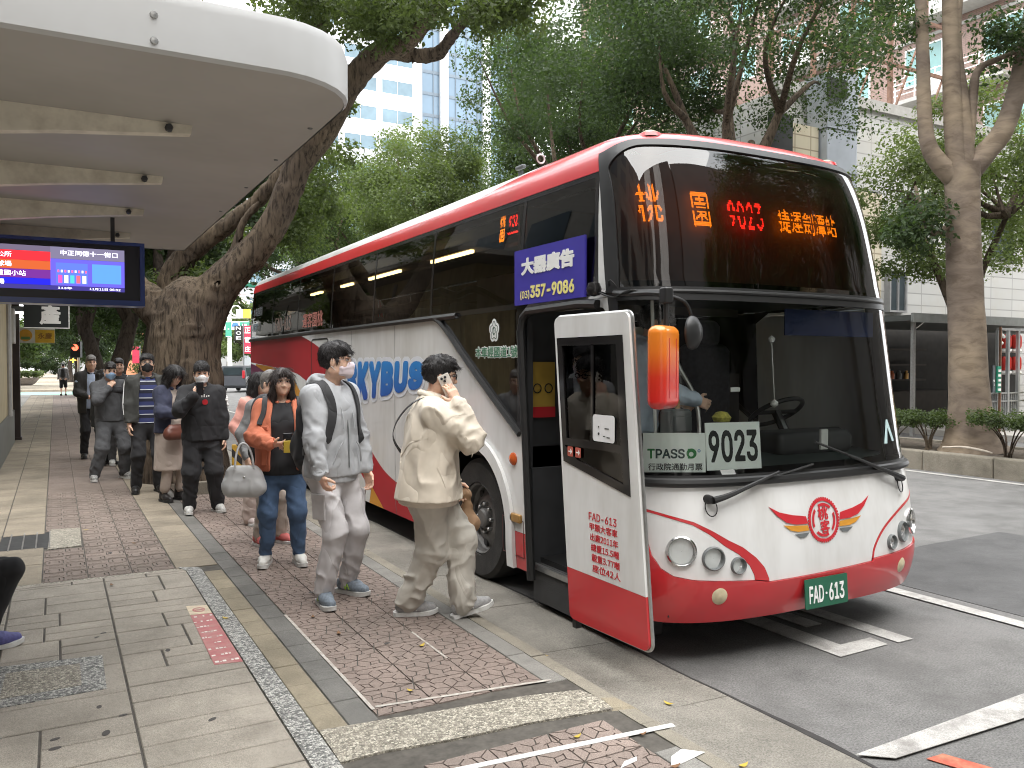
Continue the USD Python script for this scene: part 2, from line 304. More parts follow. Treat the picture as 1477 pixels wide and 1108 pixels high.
# relief patterns
def hexgrooves(w, gw):
    L = []; s = w / 2.0; h = s * math.sqrt(3) / 2
    for ci, cy in ((w / 2, w / 2), (0, 0), (w, 0), (0, w), (w, w)):
        for k in range(6):
            a = math.radians(60 * k + 12); p = np.array([ci, cy]); q = p + .27 * w * np.array([math.cos(a), math.sin(a)]); L.append(LineString([p, q]))
            for d in (-1, 1):
                b = a + d * math.radians(58); L.append(LineString([q, q + .17 * w * np.array([math.cos(b), math.sin(b)])]))
    return unary_union(L).buffer(gw / 2, cap_style='flat', quad_segs=1)
def ugrooves(w, gw):
    L = []; c = w / 4
    for i in range(2):
        for j in range(2):
            cx, cy = c + 2 * c * i, c + 2 * c * j
            for r, fl in ((.36, 0), (.20, 0)):
                rr = r * w / 2 * 1.2
                for sg in (-1, 1):
                    u = [(-rr * .7, rr), (-rr, rr * .75), (-rr, -rr * .75), (-rr * .7, -rr)]
                    u = [(sg * x, y) for x, y in u]
                    if (i + j) % 2: u = [(y, x) for x, y in u]
                    L.append(LineString([(cx + x, cy + y) for x, y in u]))
    return unary_union(L).buffer(gw / 2, cap_style='flat', quad_segs=1)
T_HEX = [prism(affinity.rotate(sbox(.003, .003, .297, .297).difference(hexgrooves(.3, .0065)), a, origin=(.15, .15)).simplify(.0006), TH) for a in (0, 90, 180, 270)]
T_U = [prism(affinity.rotate(sbox(.003, .003, .307, .307).difference(ugrooves(.31, .008)), a, origin=(.155, .155)).simplify(.0006), TH) for a in (0, 90)]
def put_tiles(protos, xs, ys, w, m, name, skip=None, near=12.0):
    far = []
    for j, y in enumerate(ys):
        for i, x in enumerate(xs):
            if skip and skip(x + w / 2, y + w / 2): continue
            t = protos[(i + j * 3 + int(R.integers(0, 2)) * 2) % len(protos)].copy(); t.apply_transform(trimesh.transformations.rotation_matrix(R.uniform(-.006, .006), [0, 0, 1], (w / 2, w / 2, 0))); t.apply_translation((x, y, SW - TH + R.uniform(-.0012, .0008)))
            if y < near: obj(name, t, m, side)
            else: far.append(block(x, x + w, y, y + w))
    if far: obj(name + '_rows', far, m, side, kind='stuff')
PIT = (1.32, 11.15, 2.25, 14.6)
pit = lambda x, y: PIT[0] - .05 < x < PIT[2] and PIT[1] < y < PIT[3]
put_tiles(T_HEX, [1.306, 1.607, 1.908], np.arange(3.66, 51, .301), .301, M_PINK, 'paving_tile', pit)
put_tiles(T_HEX, [1.306, 1.607, 1.908], np.arange(3.12 - .301 * 8, 3.1, .301), .301, M_PINK, 'paving_tile')
put_tiles(T_U, [-.105, .207, .519], np.arange(7.13, 51, .3115), .3115, M_PINK2, 'relief_tile', lambda x, y: x < .1 and 8.4 < y < 9.4)
def row(x0, x1, ys, m, name, near=12.0, skip=None):
    far = []
    for a, b in zip(ys[:-1], ys[1:]):
        if skip and skip((x0 + x1) / 2, (a + b) / 2): continue
        t = block(x0, x1, a, b); t.apply_translation((0, 0, R.uniform(-.002, .001)))
        if a < near: obj(name, t, m, side)
        else: far.append(t)
    if far: obj(name + '_row', far, m, side, kind='stuff')
row(1.16, 1.303, np.arange(3.62, 51, .302), M_DGREY, 'edge_paver'); row(1.16, 1.303, np.arange(.6, 3.2, .302), M_GPAVE, 'edge_paver')
row(1.016, 1.157, np.arange(3.62, 7.12, .30), M_OCHRE, 'narrow_tile'); row(1.016, 1.157, np.arange(.6, 3.2, .30), M_OCHRE, 'narrow_tile')
row(.835, 1.157, np.arange(7.12, 51, .325), M_BEIGE, 'beige_paver')
row(2.214, 2.337, np.arange(3.62, 51, .45), M_GPAVE, 'border_paver', skip=None); row(2.214, 2.337, np.arange(.5, 3.2, .45), M_GPAVE, 'border_paver')
row(-.46, -.11, np.arange(7.13, 51, .35), M_BEIGE, 'beige_paver', skip=lambda x, y: 8.4 < y < 9.35); row(-.81, -.465, np.arange(7.13, 51, .35), M_BEIGE, 'beige_paver', 13); row(-1.165, -.815, np.arange(13, 51, .35), M_BEIGE, 'beige_paver', 13)
obj('wall_strip', bx2((-9, 7.13, SW - .05), (-1.17, 52, SW - .001)), M_GPAVE, side)
# stamped ashlar stones in the foreground
rg = np.random.default_rng(21)
for x0, x1 in ((.305, .900), (-.295, .305), (-.895, -.295), (-1.5, -.895), (-2.1, -1.5)):
    y = -1.2 + rg.uniform(0, .2)
    while y < 7.06:
        h = min(float(rg.choice([.30, .45, .31])), 7.09 - y)
        if h < .1: break
        cut = rg.random()
        if cut < .25: rects = [(x0, x1, y, y + h * .5), (x0, x1, y + h * .5, y + h)]
        elif cut < .6: xm = x0 + (x1 - x0) * rg.choice([.36, .5]); rects = [(x0, xm, y, y + h), (xm, x1, y, y + h * .5), (xm, x1, y + h * .5, y + h)]
        elif cut < .9: xm = x0 + (x1 - x0) * rg.choice([.5, .64]); rects = [(xm, x1, y, y + h), (x0, xm, y, y + h * .45), (x0, xm, y + h * .45, y + h)]
        else: rects = [(x0, x1, y, y + h)]
        for r in rects:
            if r[0] < -.21 and not (sbox(r[0], r[2], r[1], r[3]).intersects(sbox(-.28, 4.65, .2, 5.2))): pass
            t = block(*r, g=.0052, c=.004); t.apply_translation((0, 0, rg.uniform(-.0015, .001))); obj('stamped_stone', t, M_STONE, side)
        y += h
obj('pebble_strip', prism(Polygon([(.906, -1), (1.013, -1), (1.013, 7.0), (1.0, 7.09), (.85, 7.16), (.90, 7.0)]), .01, SW - .0085), M_PEB1, side)
wob = lambda pts: Polygon(pts)
obj('pebble_band', prism(Polygon([(1.015, 3.30), (1.2, 3.31), (1.5, 3.27), (1.9, 3.25), (2.32, 3.19), (2.335, 3.3), (2.31, 3.46), (2.0, 3.53), (1.6, 3.57), (1.3, 3.61), (1.02, 3.64)]), .012, SW - .0085), M_PEB2, side)
obj('pebble_patch', prism(Polygon([(-.33, 4.62), (.21, 4.645), (.215, 5.19), (-.33, 5.26)]), .011, SW - .0085), M_PEB1, side); obj('pebble_patch', prism(Polygon([(-.26, 4.74), (.10, 4.75), (.10, 5.10), (-.25, 5.12)]), .013, SW - .0085), M_PEB2, side)
obj('pebble_patch', prism(Polygon([(-.08, 8.42), (.19, 8.45), (.2, 9.38), (-.06, 9.42)]), .010, SW - .0085), M_PEB2, side)
obj('mortar_joint', prism(Polygon([(-.4, 7.08), (.85, 7.05), (.86, 7.13), (-.4, 7.16)]), .006, SW - .0075), M_PEB2, side)
# drain cover, floor sticker, tape and worn paint
gr = obj('drain_cover', bx2((-.50, 8.5, SW - .02), (-.06, 9.32, SW - .004)), mat('cast_iron', (.045, .045, .045), .6, .4, var=.3, scale=20), None, label='dark iron drain cover set in the pavement beside the relief tiles', cat='drain cover')
obj('drain_cover_bars', [bx2((-.50 + .11 * k, 8.5, SW - .004), (-.488 + .11 * k, 9.32, SW + .002)) for k in range(5)], mat('cast_iron_worn', (.20, .19, .18), .5, .5, var=.3, scale=20), None) if False else None
for k in range(5):
    usd = obj('bar', bx2((-.50 + .107 * k, 8.5, SW - .0035), (-.488 + .107 * k, 9.32, SW + .003)), mat('cast_iron_worn', (.20, .19, .18), .5, .5, var=.3, scale=20), gr)
stick = thing('floor_sticker', 'worn red floor sticker with a cream heading and white rows', 'sticker')
obj('red_field', prism(Polygon([(.745, 4.72), (.893, 4.70), (.891, 5.72), (.757, 5.74)]), .0015, SW + .001), mat('sticker_worn_red', (.36, .11, .11), .6, var=.15, scale=30, dirt=(.36, .26, .22), dscale=14, damt=.6), stick)
obj('cream_heading', prism(Polygon([(.757, 5.745), (.891, 5.725), (.89, 5.93), (.76, 5.97)]), .0015, SW + .001), mat('sticker_cream', (.50, .42, .30), .6, var=.2, scale=25), stick)
obj('heading_ring', prism(affinity.scale(Point(.825, 5.84).buffer(.05), .8, 1.1).difference(affinity.scale(Point(.825, 5.84).buffer(.035), .8, 1.1)).union(sbox(.80, 5.825, .85, 5.85)), .001, SW + .0027), mat('sticker_worn_red', (.36, .085, .085)), stick)
rs_ = np.random.default_rng(4); bars = []
for y in np.linspace(4.76, 5.68, 9):
    x = .755
    while x < .875:
        w = rs_.uniform(.006, .022); 
        if rs_.random() < .62: bars.append(sbox(x, y - .014, min(x + w, .885), y + rs_.uniform(-.004, .014)))
        x += w + .006
obj('white_rows', prism(unary_union(bars), .001, SW + .0027), M_WHITEINK if 'coach' else None, stick) if False else [obj('white_mark', prism(b_, .001, SW + .0027), mat('sticker_white', (.62, .58, .54), .6, var=.2, scale=30), stick) for b_ in bars]
M_TAPE = mat('tape_white', (.60, .60, .58), .5, var=.08, dirt=(.4, .38, .35), dscale=6, damt=.5)
obj('floor_tape', prism(Polygon([(1.40, 2.995), (2.455, 2.895), (2.46, 2.93), (1.405, 3.03)]), .002, SW + .001), M_TAPE, None, label='strip of white tape laid across the tiles near the kerb', cat='tape')
M_WORN = mat('worn_white_paint', (.42, .40, .36), .8, var=.3, scale=40, dirt=(.25, .19, .16), dscale=30, damt=.9)
wl = thing('pavement_lines', kind='structure')
obj('worn_line', prism(LineString([(1.306, 5.45), (1.309, 4.6), (1.312, 3.74)]).buffer(.009, cap_style='flat'), .0015, SW + .001), M_WORN, wl)
obj('worn_line', prism(LineString([(1.33, 3.765), (1.75, 3.71), (2.25, 3.645)]).buffer(.010, cap_style='flat'), .0015, SW + .001), M_WORN, wl)
obj('worn_line', prism(LineString([(1.905, 4.72), (1.907, 4.2)]).buffer(.007, cap_style='flat'), .0015, SW + .001), M_WORN, wl)
obj('worn_arrow', prism(Polygon([(2.25, 2.68), (2.33, 2.71), (2.40, 2.64), (2.30, 2.62), (2.18, 2.60)]), .0015, SW + .001), M_TAPE, wl)
obj('worn_arrow', prism(Polygon([(2.05, 2.74), (2.12, 2.75), (2.10, 2.72), (2.0, 2.70)]), .0015, SW + .001), M_TAPE, wl)
# far pavement, cycle crossing, median and the pavement opposite
cross = thing('cycle_crossing', kind='structure'); obj('crossing_surface', prism(sbox(-4, 54, 2.4, 61), .004), mat('crossing_green', (.16, .30, .24), .85, var=.1), cross)
far = thing('far_pavement', kind='structure'); obj('paving', bx2((-12, 62, -.1), (2.4, 190, SW)), M_BEIGE, far)
med = thing('median', kind='structure')
for y in np.arange(-14, 60, 1.2): obj('kerb_block', rbox((12.78 + R.uniform(-.006, .006), y + .005, -.05), (12.98, y + 1.195, .33 + R.uniform(-.01, .01)), .025), speck_mat('median_concrete', (0.20, 0.18, 0.145), (0.085, 0.075, 0.055), rnd=.12, bump=.8, damt=.8) if 'median_concrete' not in _mats else _mats['median_concrete'], med)
ys = np.arange(-14, 60, .6); xs = np.linspace(12.97, 15.0, 6); gx, gy = np.meshgrid(xs, ys, indexing='ij'); gz = .27 + .08 * meshkit.fbm(np.stack([gx, gy, 0 * gx], -1) * 1.3)
gz[0] = gz[-1] = .25; V = np.stack([gx, gy, gz], -1).reshape(-1, 3); n = len(ys)
ii, jj = np.meshgrid(np.arange(len(xs) - 1), np.arange(n - 1), indexing='ij'); q = (ii * n + jj).ravel(); obj('soil', trimesh.Trimesh(V, np.vstack([np.stack([q, q + n, q + n + 1], 1), np.stack([q, q + n + 1, q + 1], 1)]), process=False), M_SOIL, med, smooth=True)
obj('far_kerb', bx2((15.0, -14, -.05), (15.15, 60, .30)), _mats['median_concrete'], med)
opp = thing('opposite_pavement', kind='structure'); obj('paving', bx2((19.3, -20, -.1), (60, 90, .14)), mat('pale_paving', (.36, .34, .31), .85, var=.12, scale=2), opp)
# fallen leaves
rl_ = np.random.default_rng(9)
LOCS = ('on the near hex tiles left of the tape', 'on the hex tiles in front of the cream jacket man', 'by the worn white line', 'on the ochre strip by the red sticker', 'just behind the white tape', 'on the grey border tiles by the tape end', 'on the gutter slab nearest the viewer', 'on the kerb at the bottom edge', 'on the gutter beside the pebble band', 'on the gutter under the open door', 'on the stone slabs near the relief tiles', 'on the relief tiles right of the drain', 'in the middle of the relief tiles', 'by the feet of the grey hooded man')
for (x, y, z, c), LC in zip(((1.55, 3.86, SW, 0), (1.86, 4.45, SW, 0), (1.5, 4.9, SW, 1), (.95, 5.55, SW, 0), (2.0, 3.02, SW, 0), (2.27, 2.9, SW, 1), (2.60, 2.62, .03, 0), (2.2, 2.6, SW, 1), (2.75, 3.3, .025, 0), (2.55, 4.2, .03, 0), (.35, 6.8, SW, 1), (.25, 9.2, SW, 0), (.62, 8.3, SW, 1), (1.45, 5.3, SW, 1)), LOCS):
    a = rl_.uniform(0, 6.28); L = rl_.uniform(.02, .032); t = np.linspace(-1, 1, 7); w = .4 * L * (1 - t ** 2); P = np.vstack([np.stack([t * L, w, .006 + .008 * t ** 2], 1), np.stack([t * L, -w, .006 + .01 * t ** 2], 1)])
    i = np.arange(6); F = np.vstack([np.stack([i, i + 1, i + 8], 1), np.stack([i, i + 8, i + 7], 1)]); Rm = np.array([[math.cos(a), -math.sin(a), 0], [math.sin(a), math.cos(a), 0], [0, 0, 1]])
    obj('fallen_leaf', trimesh.Trimesh(P @ Rm.T + (x, y, z), F, process=False), mat('leaf_yellow', (.42, .30, .04), .6) if c == 0 else mat('leaf_brown', (.16, .08, .035), .7), None, smooth=True,
        label=('yellow' if c == 0 else 'dry brown') + ' fallen leaf ' + LC, cat='leaf', group='fallen leaves on the paving')
# ================================================================ the coach
from scipy.interpolate import PchipInterpolator as PI
M_WHITE = mat('coach_white_paint', (0.70, 0.70, 0.69), 0.28, coat=0.6, var=0.04, scale=1.2, dirt=(0.40, 0.38, 0.34), dscale=1.6, damt=0.5, stretch=(1.6, 1.6, .4))
M_RED = mat('coach_red_paint', (0.50, 0.022, 0.028), 0.28, coat=0.6, var=0.06, scale=1.5, dirt=(0.25, 0.06, 0.05), dscale=1.4, damt=0.3)
M_SWEEP = mat('coach_crimson_film', (0.40, 0.025, 0.032), 0.55, var=0.06, scale=1.5, spec=.25)
M_ORANGE = mat('coach_orange_film', (0.62, 0.28, 0.035), 0.55, var=0.08, scale=1.5, spec=.25)
M_PURPLE = mat('coach_purple_film', (0.19, 0.03, 0.10), 0.55, var=0.08, scale=1.5, spec=.25)
M_GREYROOF = mat('coach_roof_grey', (0.55, 0.56, 0.55), 0.4, var=0.08, dirt=(0.25, 0.24, 0.2), dscale=2, damt=0.5)
M_BLACKTRIM = mat('black_rubber', (0.012, 0.012, 0.012), 0.42, var=0.2, scale=10)
M_BLACKGLOSS = mat('black_gloss', (0.010, 0.009, 0.009), 0.12, var=0.1)
M_DARKGREY = mat('dark_grey_plastic', (0.035, 0.036, 0.038), 0.5, var=0.15)
M_GREYPL = mat('grey_plastic', (0.13, 0.14, 0.14), 0.45, var=0.1)
M_TYRE = mat('tyre_rubber', (0.018, 0.017, 0.016), 0.8, var=0.3, scale=12, dirt=(0.06, 0.055, 0.05), dscale=4, damt=0.5, bump=0.3, bscale=90)
M_RIM = mat('rim_steel', (0.16, 0.155, 0.15), 0.45, 0.5, var=0.2, scale=9, dirt=(0.05, 0.042, 0.035), dscale=7, damt=0.6)
M_CHROME = mat('chrome', (0.62, 0.62, 0.61), 0.16, 1.0, var=0.06)
M_ALU = mat('aluminium_trim', (0.45, 0.45, 0.44), 0.3, 0.9, var=0.12, scale=20)
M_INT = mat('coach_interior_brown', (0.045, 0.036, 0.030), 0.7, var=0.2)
M_SEAT = mat('coach_seat_fabric', (0.045, 0.042, 0.05), 0.9, var=0.3, scale=30)
M_CURTAIN = mat('coach_curtain_brown', (0.15, 0.095, 0.055), 0.85, var=0.25, scale=6)
M_VALANCE = mat('coach_valance_grey', (0.12, 0.12, 0.125), 0.8, var=0.15)
G_SIDE = glass_mat('coach_side_glass', (0.50, 0.46, 0.42), 1.5)
G_FRONT = glass_mat('coach_windscreen_glass', (0.93, 0.97, 0.95), 1.36)
G_UPPER = glass_mat('coach_upper_windscreen_glass', (0.36, 0.31, 0.28), 1.62, extra=0.02)
G_CLEAR = glass_mat('clear_lens', (0.9, 0.92, 0.92), 1.45)
M_WHITEINK = mat('white_lettering', (0.78, 0.78, 0.76), 0.5, var=0.03)
M_REDINK = mat('red_lettering', (0.50, 0.02, 0.03), 0.45, var=0.04)
M_BLACKINK = mat('black_lettering', (0.012, 0.014, 0.013), 0.5, var=0.04)
M_GREENINK = mat('green_lettering', (0.03, 0.22, 0.06), 0.5, var=0.04)
M_YELLOWINK = mat('pale_yellow_lettering', (0.80, 0.72, 0.25), 0.5, var=0.04)
M_LAMPREF = mat('lamp_reflector', (0.50, 0.50, 0.49), 0.2, 1.0, var=0.15, scale=40)
M_AMBER = mat('amber_lens', (0.55, 0.10, 0.02), 0.2, var=0.1)
M_FOG = mat('fog_lens', (0.52, 0.45, 0.30), 0.25, var=0.12, scale=30)
M_BRASS = mat('brass_handle', (0.45, 0.26, 0.09), 0.35, 0.6, var=0.15)
E_TUBE = emit_mat('fluorescent_tube', (1.0, 0.86, 0.40), 1.8)
E_LEDO = emit_mat('led_amber', (1.0, 0.24, 0.006), 1.25)
E_LEDR = emit_mat('led_red', (1.0, 0.02, 0.012), 1.6)

XC, FD, FN, FMM = 4.215, 0.42, 3.2, 2.2
YC = PI([.0, .2, .3, .5, .8, 1.05, 1.12, 2.2, 2.25, 3.1, 3.18, 3.25, 3.30, 3.325, 3.345], [3.75, 3.64, 3.57, 3.53, 3.55, 3.60, 3.62, 3.80, 3.81, 4.00, 4.04, 4.10, 4.20, 4.30, 4.60])
HW = PI([0, .2, .3, .5, .8, 1.1, 2.2, 2.6, 3.05, 3.12, 3.2, 3.26, 3.30, 3.33, 3.345], [1.16, 1.18, 1.19, 1.2, 1.2, 1.2, 1.2, 1.18, 1.135, 1.12, 1.085, 1.01, .90, .62, .26])
REAR = 14.95
def f_sz(s, z):
    th = np.asarray(s) * math.pi / 2; u = np.sign(th) * np.abs(np.sin(th)) ** (2 / FN); v = np.abs(np.cos(th)) ** (2 / FMM)
    return np.stack([XC + u * HW(z), YC(z) + FD * (1 - v), np.asarray(z, float) + 0 * u], -1)
def sx(x, z): u = (np.asarray(x) - XC) / HW(z); u = np.clip(u, -1, 1); return np.sign(u) * np.arcsin(np.abs(u) ** (FN / 2)) * 2 / math.pi
def fpoly(pts_or_poly, seg=0.02):
    g = pts_or_poly if hasattr(pts_or_poly, 'geom_type') else Polygon(pts_or_poly)
    g = shapely.segmentize(g, seg)
    return shapely.transform(g, lambda c: np.stack([sx(c[:, 0], c[:, 1]), c[:, 1]], 1)).buffer(0)
def s_yz(a, z): return np.stack([XC - HW(z) + 0 * np.asarray(a), -np.asarray(a), np.asarray(z) + 0 * np.asarray(a)], -1)      # door side
def o_yz(a, z): return np.stack([XC + HW(z) + 0 * np.asarray(a), np.asarray(a), np.asarray(z) + 0 * np.asarray(a)], -1)       # far side
def yneg(g): return affinity.scale(g, -1, 1, origin=(0, 0))
BUS0 = np.array([XC, 6.1, 0.0])
bus = thing('coach', 'red and white highway coach standing at the kerb with its front door open', 'bus', loc=BUS0)
def bp(name, mesh, m, parent=None, smooth=False, label=None):
    mesh = cat_mesh(mesh) if isinstance(mesh, list) else mesh.copy(); mesh.apply_translation(-BUS0)
    return obj(name, mesh, m, parent or bus, smooth=smooth, label=label)

# ---- painted front, in (x, z)
FALL = Polygon([(-1, .27), (1, .27), (1, 1.06), (-1, 1.06)])
L_, R_ = XC - 1.3, XC + 1.3
red_low = [(L_, .80), (3.035, .78), (3.05, .66), (3.08, .59), (3.13, .55), (3.22, .53), (3.34, .52), (3.6, .505), (3.72, .485), (4.16, .49), (4.63, .505), (4.64, .52), (5.0, .53), (5.27, .545), (R_, .58), (R_, .2), (L_, .2)]
sp_ = [(3.0, .935, .007), (3.12, .893, .007), (3.24, .853, .009), (3.34, .795, .013), (3.43, .732, .020), (3.52, .682, .024), (3.60, .612, .032), (3.645, .55, .042), (3.665, .49, .05)]
st = unary_union([Point(a[:2]).buffer(a[2]).union(Point(b[:2]).buffer(b[2])).convex_hull for a, b in zip(sp_[:-1], sp_[1:])]).intersection(sbox(2, .485, 9, 2))
rs = LineString(crom([(4.635, .5), (4.67, .6), (4.79, .71), (5.0, .805), (5.24, .865), (5.4, .9)], 5)).buffer(0.008)
REDF = unary_union([fpoly(Polygon(red_low)), fpoly(st), fpoly(rs)]).intersection(FALL)
bp('bumper', patch(fpoly(Polygon(red_low)).intersection(FALL).buffer(-.001), f_sz, (0.05, 0.05), thick=0.012), M_RED, smooth=35)
for q_ in polys(REDF.difference(fpoly(Polygon(red_low)).buffer(.004))): bp('red_stripe', patch(q_, f_sz, (0.05, 0.05), thick=0.002), M_RED, smooth=35)
bp('front_panel', patch(FALL.difference(REDF.buffer(.001)), f_sz, (0.05, 0.05)), M_WHITE, smooth=35)
bp('number_plate', [on_plane(prism(sbox(0, 0, .36, .16).buffer(.01), .006), (3.985, 3.50, .297), (1, 0, 0), (0, .06, 1))], mat('plate_green', (0.015, 0.10, 0.055), 0.4, var=0.08))
bp('plate_number', lettering(unary_union([text_at('FAD', 0, 0, .125, .105, 2), Point(.150, .05).buffer(.007), text_at('613', .175, 0, .135, .105, 2)]), (4.008, 3.494, .318), (1, 0, 0), (0, .06, 1), .003), M_WHITEINK)
# ---- lamps
def lamp_at(x, z, r, kind, name='headlight'):
    c = f_sz(sx(x, z), z); e = 1e-3
    n = np.cross(f_sz(sx(x, z) + e, z) - c, f_sz(sx(x, z), z + e) - c); n /= np.linalg.norm(n)
    u, v = frame_of(n); T = np.eye(4); T[:3, 0], T[:3, 1], T[:3, 2], T[:3, 3] = u, v, n, c
    def put(t): t.apply_transform(T); return t
    if kind == 'fog':
        p = bp(name, put(lathe([(0, .022), (r * .7, .018), (r * .95, .008), (r, -.03)], n=28)), M_FOG, smooth=40); return
    ring = bp(name, put(lathe([(r * .86, -.03), (r * .88, .012), (r * .96, .020), (r * 1.06, .014), (r * 1.08, -.03)], n=32)), M_CHROME if kind == 'big' else M_GREYPL, smooth=40)
    bp('reflector', put(lathe([(0, -.045), (r * .25, -.043), (r * .6, -.03), (r * .86, -.002)], n=28)), M_LAMPREF if kind == 'big' else M_RIM, ring, smooth=40)
    bp('bulb', put(lathe([(0, .0), (r * .2, -.004), (r * .3, -.02), (r * .3, -.045)], n=16)), M_GREYPL if kind != 'big' else M_LAMPREF, ring, smooth=40)
    bp('lens', put(lathe([(0, .014), (r * .5, .010), (r * .86, .001)], n=28)), G_CLEAR, ring, smooth=40)
for sgn in (-1, 1):
    for dx, z, r, k in ((1.005, .695, .084, 'big'), (.835, .65, .066, 'mid'), (.68, .60, .048, 'small')): lamp_at(4.175 + sgn * dx, z, r, k)
    lamp_at(4.175 + sgn * .80, .43, .055, 'fog', 'fog_lamp')
# ---- badge: wheel with two characters and wings
def decal(name, g, m, off=0.003, label=None): bp(name, patch(fpoly(g), f_sz, (0.06, 0.06), off=off, thick=0.0015), m, label=label)
bc = (4.19, .81)
gear = unary_union([Point(bc).buffer(.132, 48)] + [affinity.rotate(sbox(bc[0] - .006, bc[1] + .126, bc[0] + .006, bc[1] + .140), a, origin=bc) for a in range(0, 360, 8)]).difference(Point(bc).buffer(.116, 48))
arcs = Point(bc).buffer(.103, 32).difference(Point(bc).buffer(.086, 32))
for a in (35, 125, 215, 305): arcs = arcs.difference(affinity.rotate(sbox(bc[0] - .02, bc[1], bc[0] + .02, bc[1] + .2), a, origin=bc))
decal('badge', unary_union([gear, arcs, text_at('桃', bc[0] - .048, bc[1] + .0, .088, .082, 2), text_at('客', bc[0] - .035, bc[1] - .082, .085, .08, 2)]), M_REDINK)
def mirror_b(pts): return [(2 * bc[0] - x, z) for x, z in pts]
w1 = [(3.74, .925), (3.82, .885), (3.92, .862), (4.035, .845), (4.05, .80), (3.95, .802), (3.87, .82), (3.80, .865)]
w2 = [(3.84, .807), (3.92, .797), (4.045, .79), (4.055, .758), (3.96, .757), (3.90, .77)]
w3 = [(3.93, .745), (4.055, .746), (4.03, .724), (3.98, .718)]
for k in (lambda q: q, mirror_b):
    decal('badge_wing', Polygon(k(w1)).buffer(.0), M_REDINK); decal('badge_wing', Polygon(k(w2)), M_ORANGE, label='orange middle feather of the badge'); decal('badge_wing', Polygon(k(w3)), M_GREYPL, label='grey lower feather of the badge')
# ---- windscreens
LW = Polygon([(-1, 1.06), (1, 1.06), (1, 2.225), (-1, 2.225)])
lw_in = fpoly(Polygon([(3.028, 1.125), (XC + 1.187, 1.125), (XC + 1.187, 2.17), (3.028, 2.17)])).intersection(sbox(-.93, 1, .93, 3))
bp('windscreen_frame', patch(LW.difference(lw_in), f_sz, (0.06, 0.06), off=0.0, thick=0.012), M_BLACKTRIM, smooth=35)
bp('windscreen', patch(lw_in, f_sz, (0.05, 0.08), off=0.004), G_FRONT, smooth=60)
bp('windscreen_seal', [tube([f_sz(s, 1.085 + .0 * s) + np.array([0, -.012, 0]) for s in np.linspace(-.99, .99, 40)], .028, 8), tube([f_sz(s, 2.225) + np.array([0, -.01, 0]) for s in np.linspace(-.99, .99, 40)], .014, 8)], M_BLACKTRIM, smooth=40)
def rounded(pts, r): return Polygon(pts).buffer(-r).buffer(r, 12)
uw_x = rounded([(3.035, 2.25), (5.395, 2.25), (5.335, 3.155), (3.095, 3.155)], .17).union(Polygon([(3.035, 2.25), (5.395, 2.25), (5.37, 2.6), (3.06, 2.6)]))
uw_in = fpoly(uw_x).intersection(sbox(-.95, 2, .95, 4)); uw_out = fpoly(uw_x.buffer(.045)).intersection(sbox(-.985, 2.225, .985, 4))
bp('upper_windscreen', patch(uw_in, f_sz, (0.05, 0.08), off=0.004), G_UPPER, smooth=60)
bp('upper_windscreen_frame', patch(uw_out.difference(uw_in), f_sz, (0.05, 0.05), thick=0.016), M_BLACKTRIM, smooth=40)
UALL = sbox(-1, 2.225, 1, 3.345)
caps = UALL.difference(uw_out.buffer(.001))
for q_ in polys(caps.intersection(sbox(-1.1, 2, 1.1, 3.0))): bp('corner_pillar', patch(q_, f_sz, (0.05, 0.05)), M_WHITE, smooth=40)
bp('front_cap', patch(caps.intersection(sbox(-1.1, 3.003, 1.1, 4)), f_sz, (0.04, 0.02)), M_RED, smooth=50)
for x in (3.39, 5.02):
    p = f_sz(sx(x, 3.27), 3.27) + np.array([0, .02, .006])
    ml = bp('marker_lamp', [lathe([(0, .018), (.035, .016), (.055, .006), (.06, -.02)], n=20, loc=p)], mat('marker_lens', (0.62, 0.56, 0.42), 0.25, var=0.1), smooth=40)
    bp('lamp_base', [lathe([(.058, .002), (.075, -.006), (.085, -.03)], n=20, loc=p)], M_RED, ml, smooth=40)
# ---- side skins, in (y, z)
yfr = lambda z: YC(z) + FD
zz = np.linspace(.25, 3.345, 60)
SIDE = Polygon([(float(yfr(z)), z) for z in zz] + [(REAR, 3.345), (REAR, .25)])
glass_low = [(REAR, 2.2), (6.98, 2.2), (6.86, 2.19), (6.76, 2.16), (6.58, 2.06), (6.28, 1.86), (5.84, 1.585), (5.34, 1.27), (5.30, 1.25)]
BAND = Polygon(glass_low + [(5.34, 2.14), (5.2, 2.22), (4.44, 2.22), (4.315, 2.235), (4.39, 3.02), (REAR - .03, 3.02)]).buffer(-.02).buffer(.02)
DOOR = rounded([(5.30, 2.12), (5.14, .2), (4.02, .2), (4.24, 2.14), (5.30, 2.14)], .06).union(Polygon([(5.17, .5), (5.14, .2), (4.02, .2), (4.06, .5)]))
FWH, RWH = (6.1, .5), (11.9, .5)
ARCH = unary_union([Point(FWH).buffer(.60, 32), sbox(FWH[0] - .6, 0, FWH[0] + .6, .5), Point(RWH).buffer(.60, 32), sbox(RWH[0] - .6, 0, RWH[0] + .6, .5)])
FLARE = unary_union([Point(FWH).buffer(.70, 32), sbox(FWH[0] - .7, 0.25, FWH[0] + .7, .5), Point(RWH).buffer(.70, 32), sbox(RWH[0] - .7, .25, RWH[0] + .7, .5)]).difference(ARCH).intersection(sbox(0, .5, 20, 2).union(sbox(FWH[0] - .7, .25, RWH[0] + .7, .5)))
top_red = SIDE.intersection(sbox(0, 3.022, 20, 3.150)); top_all = SIDE.intersection(sbox(0, 3.152, 20, 3.345)); dome_red = top_all.intersection(Polygon([(3, 3.1), (6.3, 3.15), (5.2, 3.27), (4.95, 3.36), (3, 3.36)])); top_grey = top_all.difference(dome_red.buffer(.0005))
